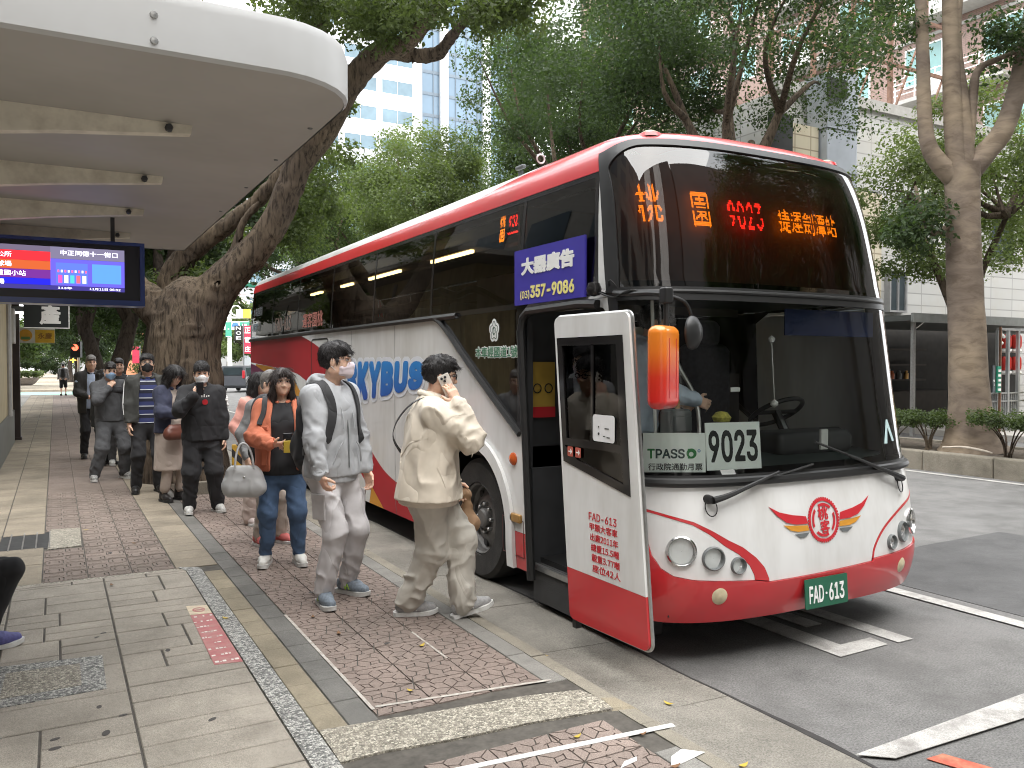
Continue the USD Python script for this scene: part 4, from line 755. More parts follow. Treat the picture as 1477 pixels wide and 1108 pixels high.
# leaf drawn in (y, z) on x = 2.75
DX = 2.75
def leaf(name, g, m, off, th, par=None, smooth=False): 
    return bp(name, on_plane(prism(yneg(g), th), (DX - off, 0, 0), (0, -1, 0), (0, 0, 1)), m, par, smooth)
LEAF = Polygon([(4.425, 2.075), (3.655, 2.07), (3.46, .245), (4.235, .225)]).buffer(-.045).buffer(.045, 8)
BLK = Polygon([(4.385, 1.945), (3.705, 1.945), (3.625, 1.055), (4.305, 1.185)])
GL1, GL2 = Polygon([(4.325, 1.895), (3.765, 1.895), (3.715, 1.33), (4.27, 1.33)]), Polygon([(4.295, 1.285), (3.71, 1.285), (3.69, 1.115), (4.15, 1.205)])
zr = lambda y: .53
dw = leaf('door', LEAF.difference(BLK).intersection(sbox(3, .535, 5, 3)), M_WHITE, -.03, .03)
leaf('door_red', LEAF.intersection(sbox(3, 0, 5, .533)), M_RED, -.03, .03, dw)
leaf('door_window_frame', BLK.difference(GL1).difference(GL2), M_BLACKGLOSS, -.025, .029, dw)
leaf('door_glass', GL1, G_FRONT, -.01, .004, dw); leaf('door_glass', GL2, glass_mat('door_low_glass', (.25, .29, .28)), -.01, .004, dw)
bp('door_edge', tube([(2.775, y, z) for y, z in LEAF.buffer(.004).exterior.coords], .011, 6), M_ALU, dw)
leaf('window_bar', sbox(3.99, 1.33, 4.01, 1.9), M_BLACKGLOSS, -.006, .01, dw)
leaf('window_bar', Polygon([(3.80, 1.33), (3.835, 1.33), (3.87, 1.89), (3.84, 1.89)]), M_ALU, -.02, .008, dw)
leaf('paper_notice', sbox(3.775, 1.335, 3.99, 1.49).buffer(-.02).buffer(.02), mat('paper_white', (.72, .72, .72), .6, var=.03), .0005, .001, dw)
leaf('paper_marks', unary_union([Point(3.93, 1.38).buffer(.008), Point(3.93, 1.42).buffer(.005), sbox(3.82, 1.36, 3.85, 1.366), sbox(3.83, 1.41, 3.87, 1.416), sbox(3.865, 1.365, 3.885, 1.37)]), M_BLACKINK, .002, .001, dw)
for y in (4.225, 4.14):
    leaf('arrow_sticker', sbox(y - .03, 1.22, y + .03, 1.28).buffer(-.008).buffer(.008), mat('sticker_red', (.45, .09, .06), .5), .0045, .001, dw)
    leaf('arrow', unary_union([sbox(y - .018, 1.246, y + .02, 1.254), Polygon([(y - .022, 1.25), (y - .004, 1.232), (y - .004, 1.268)])]), M_WHITEINK, .006, .001, dw)
for k, t in enumerate(('FAD-613', '甲類大客車', '出廠2011年', '總重15.5噸', '載重3.77噸', '座位42人')):
    leaf('door_lettering', affinity.affine_transform(text_poly(t, .275, .045, 1), [-1, 0, 0, 1, 4.03 - .008 * k, .865 - .060 * k]), M_REDINK, .0005, .0015, dw)
bp('door_hinge_arm', [tube([(2.79, 4.0, .5), (3.06, 4.2, .5)], .022, 8), tube([(2.79, 3.95, 1.0), (3.1, 4.15, 1.0)], .018, 8), bx2((2.76, 4.18, .17), (2.80, 4.22, .24))], M_BLACKTRIM, dw, smooth=40)
# ================================================================ people
def surfnet(D, lo, h):
    """closed surface of D = 0 on a grid (naive surface nets)"""
    D = np.pad(D, 1, constant_values=1.0); lo = np.asarray(lo, float) - h; S = D < 0; nx, ny, nz = D.shape
    cnt = sum(S[a:nx - 1 + a, b:ny - 1 + b, c:nz - 1 + c].astype(np.int8) for a, b, c in np.ndindex(2, 2, 2))
    I = np.argwhere((cnt > 0) & (cnt < 8)); idx = np.full((nx - 1, ny - 1, nz - 1), -1, np.int64); idx[tuple(I.T)] = np.arange(len(I))
    pos = np.zeros((len(I), 3)); num = np.zeros(len(I))
    for ax in range(3):
        o = [k for k in range(3) if k != ax]
        for u, v in np.ndindex(2, 2):
            A = I.copy(); A[:, o[0]] += u; A[:, o[1]] += v; B = A.copy(); B[:, ax] += 1
            da, db = D[tuple(A.T)], D[tuple(B.T)]; c = (da < 0) != (db < 0); t = np.where(c, da / np.where(c, da - db, 1), 0)
            p = A.astype(float); p[:, ax] += t; pos[c] += p[c]; num += c
    V = lo + h * pos / num[:, None]; F = []
    for ax in range(3):
        o = [k for k in range(3) if k != ax]; sl0 = [slice(None)] * 3; sl1 = [slice(None)] * 3; sl0[ax] = slice(0, -1); sl1[ax] = slice(1, None)
        a, b = S[tuple(sl0)], S[tuple(sl1)]; E = np.argwhere(a != b); E = E[(E[:, o[0]] > 0) & (E[:, o[1]] > 0)]; fl = a[tuple(E.T)]
        q = []
        for du, dv in ((-1, -1), (0, -1), (0, 0), (-1, 0)): c = E.copy(); c[:, o[0]] += du; c[:, o[1]] += dv; q.append(idx[tuple(c.T)])
        q = np.stack(q, 1); flip = fl if ax != 1 else ~fl; q[~flip] = q[~flip][:, ::-1]; F += [q[:, [0, 1, 2]], q[:, [0, 2, 3]]]
    return trimesh.Trimesh(V, np.vstack(F), process=False)
class Sh:
    """a soft shape made of blended cones and ellipsoids"""
    def __init__(s): s.L = []; s.cut = []
    def C(s, a, b, ra, rb, k=.02, ax=None, q=1.0, wr=None, neg=False):
        a, b = np.asarray(a, float), np.asarray(b, float); r = max(ra, rb) + (abs(wr[0]) if wr else 0)
        def fn(P):
            ab = b - a; L2 = ab @ ab + 1e-12; d = P - a; t = np.clip(d @ ab / L2, 0, 1); off = d - t[..., None] * ab
            if ax is not None: off = off + (off @ ax)[..., None] * (np.asarray(ax) * (q - 1))
            rr = ra + (rb - ra) * t
            if wr:
                amp, fr, c0, w = wr; sdist = t * math.sqrt(L2); od = off / (np.linalg.norm(off, axis=-1, keepdims=True) + 1e-6); nz = meshkit.noise(np.concatenate([(sdist * fr)[..., None] + od[..., :1] * .9, od[..., 1:] * 1.25], -1) + a * 17, 3); rr = rr + amp * ((1 - np.abs(2 * nz - 1)) ** 1.6 * 1.9 - .75) * (.25 + np.exp(-((t - c0) / w) ** 2))
            return np.linalg.norm(off, axis=-1) - rr
        s.L.append((fn, np.minimum(a, b) - r, np.maximum(a, b) + r, k, neg)); return s
    def E(s, c, r, Rm=None, k=.02, neg=False):
        c, r = np.asarray(c, float), np.asarray(r, float); Rm = np.eye(3) if Rm is None else Rm
        def fn(P): q = (P - c) @ Rm / r; n = np.linalg.norm(q, axis=-1); g = np.linalg.norm(q / r, axis=-1); return n * (n - 1) / np.maximum(g, 1e-9)
        ext = np.abs(Rm * r).sum(1); s.L.append((fn, c - ext, c + ext, k, neg)); return s
    def plane(s, n, p): n = np.asarray(n, float); n = n / np.linalg.norm(n); s.cut.append(('p', n, n @ np.asarray(p, float))); return s      # keeps n.x < n.p
    def mesh(s, h, fold=None, smooth=1):
        pos = [x for x in s.L if not x[4]]; lo = np.min([x[1] for x in pos], 0) - 3 * h; hi = np.max([x[2] for x in pos], 0) + 3 * h
        for _, n, c in s.cut:
            for ax in range(3):
                if n[ax] > .999: hi[ax] = min(hi[ax], c + 3 * h)
                if n[ax] < -.999: lo[ax] = max(lo[ax], -c - 3 * h)
        n = np.ceil((hi - lo) / h).astype(int) + 1; ax = [lo[i] + h * np.arange(n[i]) for i in range(3)]; D = np.full(n, 1.0)
        def region(a, b): return tuple(slice(max(0, int((a[i] - lo[i]) / h)), min(n[i], int((b[i] - lo[i]) / h) + 2)) for i in range(3))
        for fn, a, b, k, neg in sorted(s.L, key=lambda x: x[4]):
            sl = region(a - k - 2 * h, b + k + 2 * h)
            if any(q.stop <= q.start for q in sl): continue
            P = np.stack(np.meshgrid(*[ax[i][sl[i]] for i in range(3)], indexing='ij'), -1); d = fn(P); c = D[sl]
            if neg: d = -d; w = np.maximum(k - np.abs(c - d), 0) / k; D[sl] = np.maximum(c, d) + w * w * k * .25
            else: w = np.maximum(k - np.abs(c - d), 0) / k; D[sl] = np.minimum(c, d) - w * w * k * .25
        if fold:
            amp, sc, seed = fold; near = np.abs(D) < 3 * h + amp; q = np.argwhere(near); P = lo + h * q
            w = meshkit.fbm(P * 3.1 + seed, 2, 3) - .5; nz = meshkit.noise(P * np.asarray(sc) + w[:, None] * 2.4 + seed * 3.1, seed); rid = (1 - np.abs(2 * nz - 1)) ** 1.8; D[near] -= amp * 1.2 * (rid - .36) * (.35 + 1.3 * meshkit.noise(P * 4.0 + 9 + seed, seed + 4))
        for _, nn, c in s.cut:
            P = ax[0][:, None, None] * nn[0] + ax[1][None, :, None] * nn[1] + ax[2][None, None, :] * nn[2] - c; D = np.maximum(D, P)
        m = surfnet(D, lo, h)
        if smooth: trimesh.smoothing.filter_taubin(m, .5, .53, iterations=smooth * 2)
        return m
# ================================================================ trees and shrubs
def leaf_mat(name, col, tr=.35, var=.35):
    c = np.array(col, float)
    N = {'g': ('geometry', {}), 'r': ('rgb_ramp', {'ramp': [(0, tuple(c * (1 - var))), (.55, tuple(c)), (.9, tuple(c * (1 + var) * (1.12, 1.0, .85))), (1, tuple(c * 1.6 * (1.25, 1.0, .7)))]}), 'n': ('noise_texture', {'scale': .55, 'detail': 2.0}), 'nr': ('rgb_ramp', {'ramp': [(.35, (.72,) * 3), (.65, (1.25,) * 3)]}), 'mm': ('mix', {'mix_type': 'multiply', 'fac': 1.0}),
         'p': ('principled_bsdf', {'roughness': .55, 'specular_ior_level': .35}), 't': ('translucent_bsdf', {}), 'tc': ('mix', {'mix_type': 'multiply', 'fac': 1.0, 'color2': (1.5, 1.6, .7)}), 'm': ('mix_closure', {'fac': tr})}
    L = [('g.random_per_island', 'r.fac'), ('g.position', 'n.vector'), ('n.fac', 'nr.fac'), ('r.color', 'mm.color1'), ('nr.color', 'mm.color2'), ('mm.color', 'p.base_color'), ('mm.color', 'tc.color1'), ('tc.color', 't.color'), ('p.BSDF', 'm.closure1'), ('t.BSDF', 'm.closure2')]
    _mats[name] = usdkit.material(stage, '/World/Looks/' + name, N, L, surface='m.closure'); return _mats[name]
def bark_mat(name, col, dark, sx_=(14, 14, 3.0), bump=.9, dist=.03):
    N = {'g': ('geometry', {}), 'mp': ('mapping', {'scale': sx_}), 'n': ('noise_texture', {'scale': 1.0, 'detail': 6.0, 'roughness': .65, 'distortion': .6}), 'r': ('rgb_ramp', {'ramp': [(.36, dark), (.52, col), (.75, tuple(np.array(col) * 1.3))]}),
         'n2': ('noise_texture', {'scale': 1.3, 'detail': 4.0}), 'r2': ('rgb_ramp', {'ramp': [(.4, (.75,) * 3), (.65, (1.15, 1.15, 1.05))]}), 'mm': ('mix', {'mix_type': 'multiply', 'fac': 1.0}), 'b': ('bump', {'strength': bump, 'distance': dist}), 'p': ('principled_bsdf', {'roughness': .9, 'specular_ior_level': .2})}
    L = [('g.position', 'mp.vector'), ('mp.vector', 'n.vector'), ('n.fac', 'r.fac'), ('g.position', 'n2.vector'), ('n2.fac', 'r2.fac'), ('r.color', 'mm.color1'), ('r2.color', 'mm.color2'), ('mm.color', 'p.base_color'), ('n.fac', 'b.height'), ('b.normal', 'p.normal')]
    _mats[name] = usdkit.material(stage, '/World/Looks/' + name, N, L, surface='p.BSDF'); return _mats[name]
L_DARK = leaf_mat('leaves_dark', (.058, .092, .042), .45); L_MID = leaf_mat('leaves_mid', (.078, .118, .044), .5); L_PALE = leaf_mat('leaves_pale', (.120, .162, .062), .45); L_FRESH = leaf_mat('leaves_fresh', (.16, .21, .085), .45); L_HEDGE = leaf_mat('leaves_hedge', (.085, .125, .040))
B_CAMPHOR = bark_mat('bark_camphor', (.120, .092, .070), (.034, .026, .020), (22, 22, 4.0)); B_PALE = bark_mat('bark_pale', (.190, .150, .118), (.135, .104, .080), (2.4, 2.4, 6.0), .45, .015); B_DARK = bark_mat('bark_dark', (.055, .043, .036), (.022, .017, .014))
def limb(P, r, n=18, seed=0, amp=.10, step=.12, flute=0.0, n_sub=6):
    """tapered, knotty limb through the points P with radius r at each"""
    P = np.asarray(P, float); Q = crom(np.c_[P, r], n_sub); L = np.r_[0, np.cumsum(np.linalg.norm(np.diff(Q[:, :3], axis=0), axis=1))]
    t = np.linspace(0, L[-1], max(3, int(L[-1] / step))); Q = np.stack([np.interp(t, L, Q[:, k]) for k in range(4)], 1)
    m = tube(Q[:, :3], np.maximum(Q[:, 3], .004), n); k = len(Q); V = m.vertices[:k * n].reshape(k, n, 3); d = V - Q[:, None, :3]
    a = np.arange(n) / n * 2 * math.pi
    nz = meshkit.fbm(np.stack([np.broadcast_to(np.cos(a) * 1.6, (k, n)), np.broadcast_to(np.sin(a) * 1.6, (k, n)), np.broadcast_to((t * 1.3)[:, None], (k, n))], -1) + seed * 7.3, 3, seed) - .5
    fl = flute * np.sin(a * 5 + seed)[None, :] * np.clip(1 - t / max(L[-1] * .35, .01), 0, 1)[:, None] if flute else 0
    V = Q[:, None, :3] + d * (1 + amp * 4 * nz + fl)[..., None]; v = m.vertices.copy(); v[:k * n] = V.reshape(-1, 3); m.vertices = v; return m
def bark_ridges(m, amp=.012, fx=9.0, fz=1.4, seed=1):
    v = m.vertices; nrm = m.vertex_normals; q = v * (fx, fx, fz); w = meshkit.fbm(v * 1.5, 2, 5) * 2.2
    n = meshkit.noise(q + w[:, None], seed); rid = 1 - np.abs(2 * n - 1) * 2; m.vertices = v + nrm * (amp * rid)[:, None]; return m
def leaves(centers, radii, count, size, seed=0, flat=.75, droop=.0, aspect=.58):
    """leaf-sized faces spread through clumps"""
    g = np.random.default_rng(seed); C = np.asarray(centers, float); r = np.broadcast_to(radii, (len(C),)); n = np.broadcast_to(count, (len(C),)).astype(int)
    idx = np.repeat(np.arange(len(C)), n); N = len(idx)
    d = g.normal(size=(N, 3)); d /= np.linalg.norm(d, axis=1, keepdims=True); rad = g.random(N) ** .42
    p = C[idx] + d * (rad * r[idx])[:, None] * (1, 1, flat)
    out = d * .6 + g.normal(size=(N, 3)) * .55 + (0, 0, .55); out /= np.linalg.norm(out, axis=1, keepdims=True)
    t = np.cross(out, g.normal(size=(N, 3))); t /= np.linalg.norm(t, axis=1, keepdims=True); t[:, 2] -= droop; b = np.cross(out, t)
    s = size * g.uniform(.6, 1.25, N)[:, None]
    V = np.stack([p - t * s * .5, p + b * s * aspect * .5 + out * s * .06, p + t * s * .5 - out * s * .08, p - b * s * aspect * .5 + out * s * .06], 1).reshape(-1, 3)
    i = np.arange(N)[:, None] * 4; F = np.vstack([i + [0, 1, 2], i + [0, 2, 3]]); return trimesh.Trimesh(V, F, process=False)
def crown_points(c, rx, rz, n, seed, rmin=.55, low=-.75):
    g = np.random.default_rng(seed); out = []
    while len(out) < n:
        d = g.normal(size=3); d /= np.linalg.norm(d); k = g.uniform(rmin, 1.0)
        if d[2] < low: continue
        lump = .75 + .5 * meshkit.noise(d[None] * 1.9 + seed, seed)[0]
        out.append(np.array(c) + d * k * lump * (rx, rx, rz))
    return np.array(out)
def tree(label, base, trunk, crown_c, rx, rz, nclump, per, size, lm, bm, seed, group=None, cr=.8, name='street_tree', limbs=9, extra=None, low=-.6, tr_r=None, forks=None):
    base = np.array(base, float); T = thing(name, label, 'tree', group, loc=base)
    def sub(m): m = m.copy(); m.apply_translation(-base); return m
    obj('trunk', sub(trunk), bm, T, smooth=50)
    pts = crown_points(crown_c, rx, rz, nclump, seed, low=low)
    if extra is not None: pts = np.vstack([pts, extra])
    if limbs:
        g = np.random.default_rng(seed + 5); top = np.array(forks if forks is not None else trunk.vertices[np.argmax(trunk.vertices[:, 2])]); top = np.atleast_2d(top)
        sel = pts[g.permutation(len(pts))[:limbs]]; ms = []
        for q in sel:
            s = top[np.argmin(np.linalg.norm(top - q, axis=1))]; mid = (s + q) / 2 + g.normal(size=3) * .3 + (0, 0, -.15)
            ms.append(limb([s, mid, q], [.09, .05, .012], 7, seed, .08, .25))
        for q in ms: obj('branch', sub(q), bm, T, smooth=50)
    g = np.random.default_rng(seed + 9)
    obj('crown', sub(leaves(pts, cr * g.uniform(.65, 1.2, len(pts)), per, size, seed + 3)), lm, T)
    return T
def at(px, py, d): return np.array([0, 0, CAM_H]) + d * (FW + RT * (px - 738.5) / 1190 - UP * (py - 554) / 1190)   # a point d metres deep on a sight line, used while measuring
def pathd(pts, d, w=.41): return [at(p[0], p[1], p[3] if len(p) > 3 else d) for p in pts], [p[2] * w * (p[3] if len(p) > 3 else d) / 1190 for p in pts]
# ---- the old camphor tree by the shelter
D = 11.96; base = np.array([1.76, 12.65, SW]); TK = Sh()
def fork(pts, d, k=.06):
    P, r = pathd(pts, d); Q = crom(np.c_[P, r], 4)
    for a, b in zip(Q[:-1], Q[1:]): TK.C(a[:3], b[:3], max(a[3], .02), max(b[3], .02), k)
fork([(266, 716, 150), (265, 660, 134), (264, 610, 122), (264, 560, 114), (266, 505, 108), (270, 465, 104), (276, 435, 84)], D, .1)
fork([(272, 470, 84), (296, 440, 74), (323, 406, 58), (368, 360, 47), (405, 304, 42), (431, 236, 43), (468, 182, 46), (503, 124, 40), (545, 78, 34), (585, 62, 27, 11.6), (615, 32, 20, 11.2), (645, -10, 15, 10.8), (690, -70, 9, 10.4)], D)
fork([(555, 72, 22), (600, 80, 19), (632, 76, 17), (655, 48, 15, 11.6), (684, 14, 13, 11.4), (725, -20, 10, 11.2), (770, -60, 6, 11)], D, .06)
fork([(264, 480, 60), (252, 430, 46), (252, 392, 38), (286, 355, 30), (338, 318, 24), (388, 272, 21), (430, 215, 18), (470, 130, 12, 11.4)], D + .4)
fork([(268, 495, 70), (238, 455, 60), (206, 428, 52), (170, 392, 44), (140, 330, 36), (110, 220, 26), (90, 100, 16)], D)
fork([(312, 425, 20), (330, 380, 14), (343, 345, 11), (352, 318, 8), (372, 292, 5)], D, .05)
fork([(455, 30, 7, 11.6), (475, 62, 9, 11.6), (500, 108, 14, 11.9)], D, .05); fork([(446, -40, 4, 11.4), (452, 10, 6, 11.5), (462, 50, 7, 11.6)], D, .03)
for c, r_ in (((300, 560), (.20, .2, .46)), ((294, 600), (.22, .22, .36)), ((300, 462), (.20, .2, .18)), ((222, 660), (.25, .25, .35)), ((300, 690), (.3, .3, .25))): TK.E(at(*c, D - .05), r_, None, .12)
TK.plane((0, 0, -1), (0, 0, SW - .05)); tkm = TK.mesh(.024, (.018, (2.6, 2.6, 1.2), 3), smooth=1); tkm = bark_ridges(tkm, .013, 13.0, 2.2, 2)
camph = thing('camphor_tree', 'huge old camphor tree with deeply furrowed forked trunk beside the shelter roof', 'tree', loc=base); tkm.apply_translation(-base); obj('trunk', tkm, B_CAMPHOR, camph, smooth=70)
g = np.random.default_rng(33); cl = []
for (x0, x1, y0, y1, d0, d1, n) in ((395, 700, -70, 28, 10.2, 13, 52), (690, 780, -60, 40, 10.5, 12.5, 18), (420, 500, 150, 330, 13.2, 16, 22), (505, 600, -20, 55, 11, 13, 16), (236, 300, 385, 440, 12.4, 13.3, 10), (395, 450, 270, 345, 12.6, 14, 10), (60, 260, -60, 300, 11.5, 14.5, 30), (340, 430, 330, 360, 12.6, 14, 3)):
    for _ in range(n): cl.append(at(g.uniform(x0, x1), g.uniform(y0, y1), g.uniform(d0, d1)))
cl = np.array(cl); obj('crown', (lambda q: (q.apply_translation(-base), q)[1])(leaves(cl, g.uniform(.25, .55, len(cl)), 270, .085, 40, .7)), L_PALE, camph)
pitt = thing('tree_pit', kind='structure'); obj('soil', bx2((PIT[0], PIT[1], SW - .1), (PIT[2], PIT[3], SW + .015)), M_SOIL, pitt)
for a, b in (((PIT[0], PIT[1] - .1), (PIT[2], PIT[1])), ((PIT[0], PIT[3]), (PIT[2], PIT[3] + .1)), ((PIT[2] - .1, PIT[1]), (PIT[2], PIT[3]))): obj('pit_kerb', rbox((*a, SW - .05), (*b, SW + .16), .015), _mats['median_concrete'], pitt)
bar = thing('hazard_guard', 'yellow and black striped guard plate low beside the camphor trunk', 'guard')
HZ = usdkit.material(stage, '/World/Looks/hazard_stripes', {'g': ('geometry', {}), 'mp': ('mapping', {'rotation': (0, math.radians(45), 0), 'scale': (1, .0, 1)}), 'w': ('wave_texture', {'bands_direction': 'x', 'scale': 2.2}), 'r': ('rgb_ramp', {'ramp': [(.49, (.02, .02, .02)), (.51, (.42, .25, .03))]}), 'p': ('principled_bsdf', {'roughness': .5})}, [('g.position', 'mp.vector'), ('mp.vector', 'w.vector'), ('w.fac', 'r.fac'), ('r.color', 'p.base_color')], surface='p.BSDF')
obj('plate', rbox((1.98, 11.02, SW + .12), (2.28, 11.06, SW + .62), .012), HZ, bar); obj('post', bx2((2.1, 11.06, SW - .03), (2.16, 11.10, SW + .55)), M_DARKGREY if 'coach_red_paint' in _mats else None, bar)
# ---- the pale tree on the median, several stems
D = 14.05; base = np.array([13.62, 8.5, .3])
P, r = pathd([(1404, 652, 128), (1402, 632, 92), (1400, 590, 74), (1396, 520, 66), (1393, 450, 63), (1390, 350, 60), (1388, 280, 60), (1388, 238, 64)], D, .385); st = [limb(P, r, 40, 21, .03, .06, .05)]
for pts, n in ((((1380, 262, 40), (1352, 232, 34), (1338, 205, 29), (1333, 150, 26), (1331, 80, 24), (1328, 0, 21), (1320, -80, 16), (1300, -160, 8)), 22), (((1384, 270, 40), (1378, 215, 36), (1374, 150, 34), (1372, 80, 31), (1370, 0, 27), (1365, -80, 20), (1350, -160, 10)), 22),
               (((1392, 262, 40), (1390, 200, 34), (1386, 140, 28), (1378, 60, 22), (1385, -20, 16), (1400, -90, 9)), 18), (((1396, 250, 46), (1420, 222, 42), (1446, 190, 38), (1464, 140, 34), (1480, 60, 30), (1492, -20, 24), (1500, -120, 12)), 22),
               (((1392, 240, 26), (1398, 190, 22), (1404, 130, 18), (1412, 100, 14), (1440, 85, 11), (1477, 70, 8)), 12), (((1374, 130, 12), (1368, 60, 9), (1378, 0, 7), (1370, -40, 5)), 8), (((1372, 325, 14), (1345, 338, 11), (1334, 320, 9), (1326, 292, 8), (1320, 268, 5)), 10), (((1340, 338, 7), (1352, 310, 6), (1368, 296, 5)), 8)):
    P, r = pathd(pts, D, .37); st.append(limb(P, r, n, len(st) + 30, .035, .08))
pale = thing('median_tree', 'pale barked tree with several upright stems on the median right of the coach', 'tree', loc=base)
for i, x in enumerate(st): x.apply_translation(-base); obj('trunk' if i == 0 else 'stem', x, B_PALE, pale, smooth=60)
g = np.random.default_rng(8); cl = np.array([at(g.uniform(1215, 1340), g.uniform(-120, 60), g.uniform(13, 16)) for _ in range(7)] + [at(g.uniform(1430, 1560), g.uniform(30, 90), g.uniform(13, 15)) for _ in range(8)] + [at(g.uniform(1340, 1600), g.uniform(-260, -40), g.uniform(12, 16)) for _ in range(14)] + [at(g.uniform(1296, 1345), g.uniform(300, 345), g.uniform(13.6, 14.4)) for _ in range(5)])
obj('crown', (lambda q: (q.apply_translation(-base), q)[1])(leaves(cl, g.uniform(.35, .65, len(cl)), 300, .095, 41, .7)), L_DARK, pale)
# ---- median row behind the coach
def trunk_of(x, y, h, r, seed, z0=.3, lean=(0, 0), stems=1):
    g = np.random.default_rng(seed); T = [limb([(x, y, z0 - .1), (x + g.normal() * .06, y + g.normal() * .1, z0 + h * .35), (x + lean[0] * .5, y + lean[1] * .5, z0 + h * .7), (x + lean[0], y + lean[1], z0 + h)], [r * 1.5, r * 1.05, r * .95, r * .8], 20, seed, .05, .15, .08)]
    fk = []
    for k in range(stems):
        a = g.uniform(0, 6.28); q = np.array([x + lean[0], y + lean[1], z0 + h - .15]); e = q + (math.cos(a) * 1.1, math.sin(a) * 1.1, g.uniform(1.6, 2.6)); T.append(limb([q - (0, 0, .3), q + (e - q) * .5 + (0, 0, -.1), e], [r * .7, r * .5, r * .3], 12, seed + k, .06, .15)); fk.append(e)
    return cat_mesh(T), fk
rows = [(13.6, 14.1, 9.2, 3.7, 3.2, 11, L_DARK, .085, 'dark broad tree with clustered stems rising just behind the coach front'), (13.9, 20.2, 9.4, 4.0, 3.6, 12, L_DARK, .095, 'dense dark tree behind the front half of the coach roof'), (16.6, 26.3, 9.8, 2.8, 4.0, 13, L_MID, .11, 'mid green tree behind the middle of the coach roof'),
        (14.0, 33.5, 8.9, 3.2, 3.1, 14, L_PALE, .12, 'paler feathery tree standing below the glass tower'), (13.8, 41.5, 8.8, 3.9, 3.2, 15, L_MID, .13, 'tree with layered branches above the rear of the coach'), (13.6, 51.0, 8.6, 4.4, 3.0, 16, L_DARK, .15, 'farthest dark tree of the median row above the coach tail')]
for x, y, zc, rx, rz, sd_, lm, sz, lab in rows:
    tk, fk = trunk_of(x, y, 5.2, .24 if sd_ != 11 else .30, sd_, stems=5 if sd_ == 11 else 3); B = B_CAMPHOR
    tree(lab, (x, y, .3), tk, (x, y, zc), rx, rz, 130, 400 if y < 30 else 300, sz * 1.12, lm, B, sd_, 'trees in the row along the median', .95, 'median_tree', 9, forks=fk, low=-.5)
# low side sprays hanging beside the coach roof
# ---- pavement trees further along on the left
for x, y, zc, rx, rz, sd_, lab, le in ((2.0, 21.5, 6.2, 3.0, 2.6, 51, 'dark pavement tree hidden behind the camphor trunk', (.3, .2)), (1.75, 29.5, 5.6, 3.0, 2.6, 52, 'dark trunked leaning tree behind the queue, nearer of two', (.5, .5)), (1.5, 36.5, 5.2, 3.0, 2.7, 53, 'dark trunked forked tree behind the queue, farther of two', (-.5, .3)), (1.6, 47.0, 4.9, 3.2, 2.7, 54, 'dark tree shading the pavement before the crossing', (.2, .2))):
    tk, fk = trunk_of(x, y, 3.3, .27, sd_, SW, le, 3); tree(lab, (x, y, SW), tk, (x, y, zc), rx, rz, 90, 300, .17, L_DARK, B_DARK, sd_, 'dark trees along the left pavement', .85, 'pavement_tree', 7, forks=fk, low=-.8)
for i, (x, y, zc, rx, rz, lab, lm) in enumerate(((-3.2, 66, 3.4, 2.4, 1.5, 'round clipped tree above the planter bowl', L_MID), (-5.0, 71, 3.8, 1.6, 3.0, 'dark conical shrub behind the planter bowl', L_DARK), (1.5, 72, 4.6, 3.2, 2.8, 'dark tree on the pavement past the crossing', L_DARK), (1.2, 88, 5.0, 3.4, 3.0, 'farthest tree on the left pavement', L_MID),
                                                  (15.5, 88, 4.6, 3.0, 2.6, 'mid green tree behind the winged lamp post', L_MID), (17.5, 84, 5.0, 4.2, 3.4, 'hazy green tree right of the winged lamp post', L_PALE), (13.0, 96, 6.5, 4.2, 4.0, 'tall far tree left of the winged lamp post', L_PALE), (20.5, 66, 3.2, 2.6, 2.2, 'low bushy tree beside the dark van', L_MID), (9.5, 104, 4.2, 5.0, 4.0, 'broad far tree seen between the dark leaning trunks', L_MID), (4.5, 112, 4.4, 4.4, 4.0, 'far tree closing the view beyond the dark trunks', L_MID), (-7.5, 100, 2.6, 4.2, 2.4, 'low spreading far tree at the end of the left pavement', L_MID), (-2.2, 118, 2.8, 3.6, 2.6, 'low dark far tree right of the pavement end', L_DARK))):
    tk, fk = trunk_of(x, y, max(zc - rz, .8), .2, 60 + i, .1, (0, 0), 2); tree(lab, (x, y, .1), tk, (x, y, zc), rx, rz, 80, 170, .28, lm, B_DARK, 60 + i, None, .8, 'distant_tree', 3, forks=fk, low=-.9)
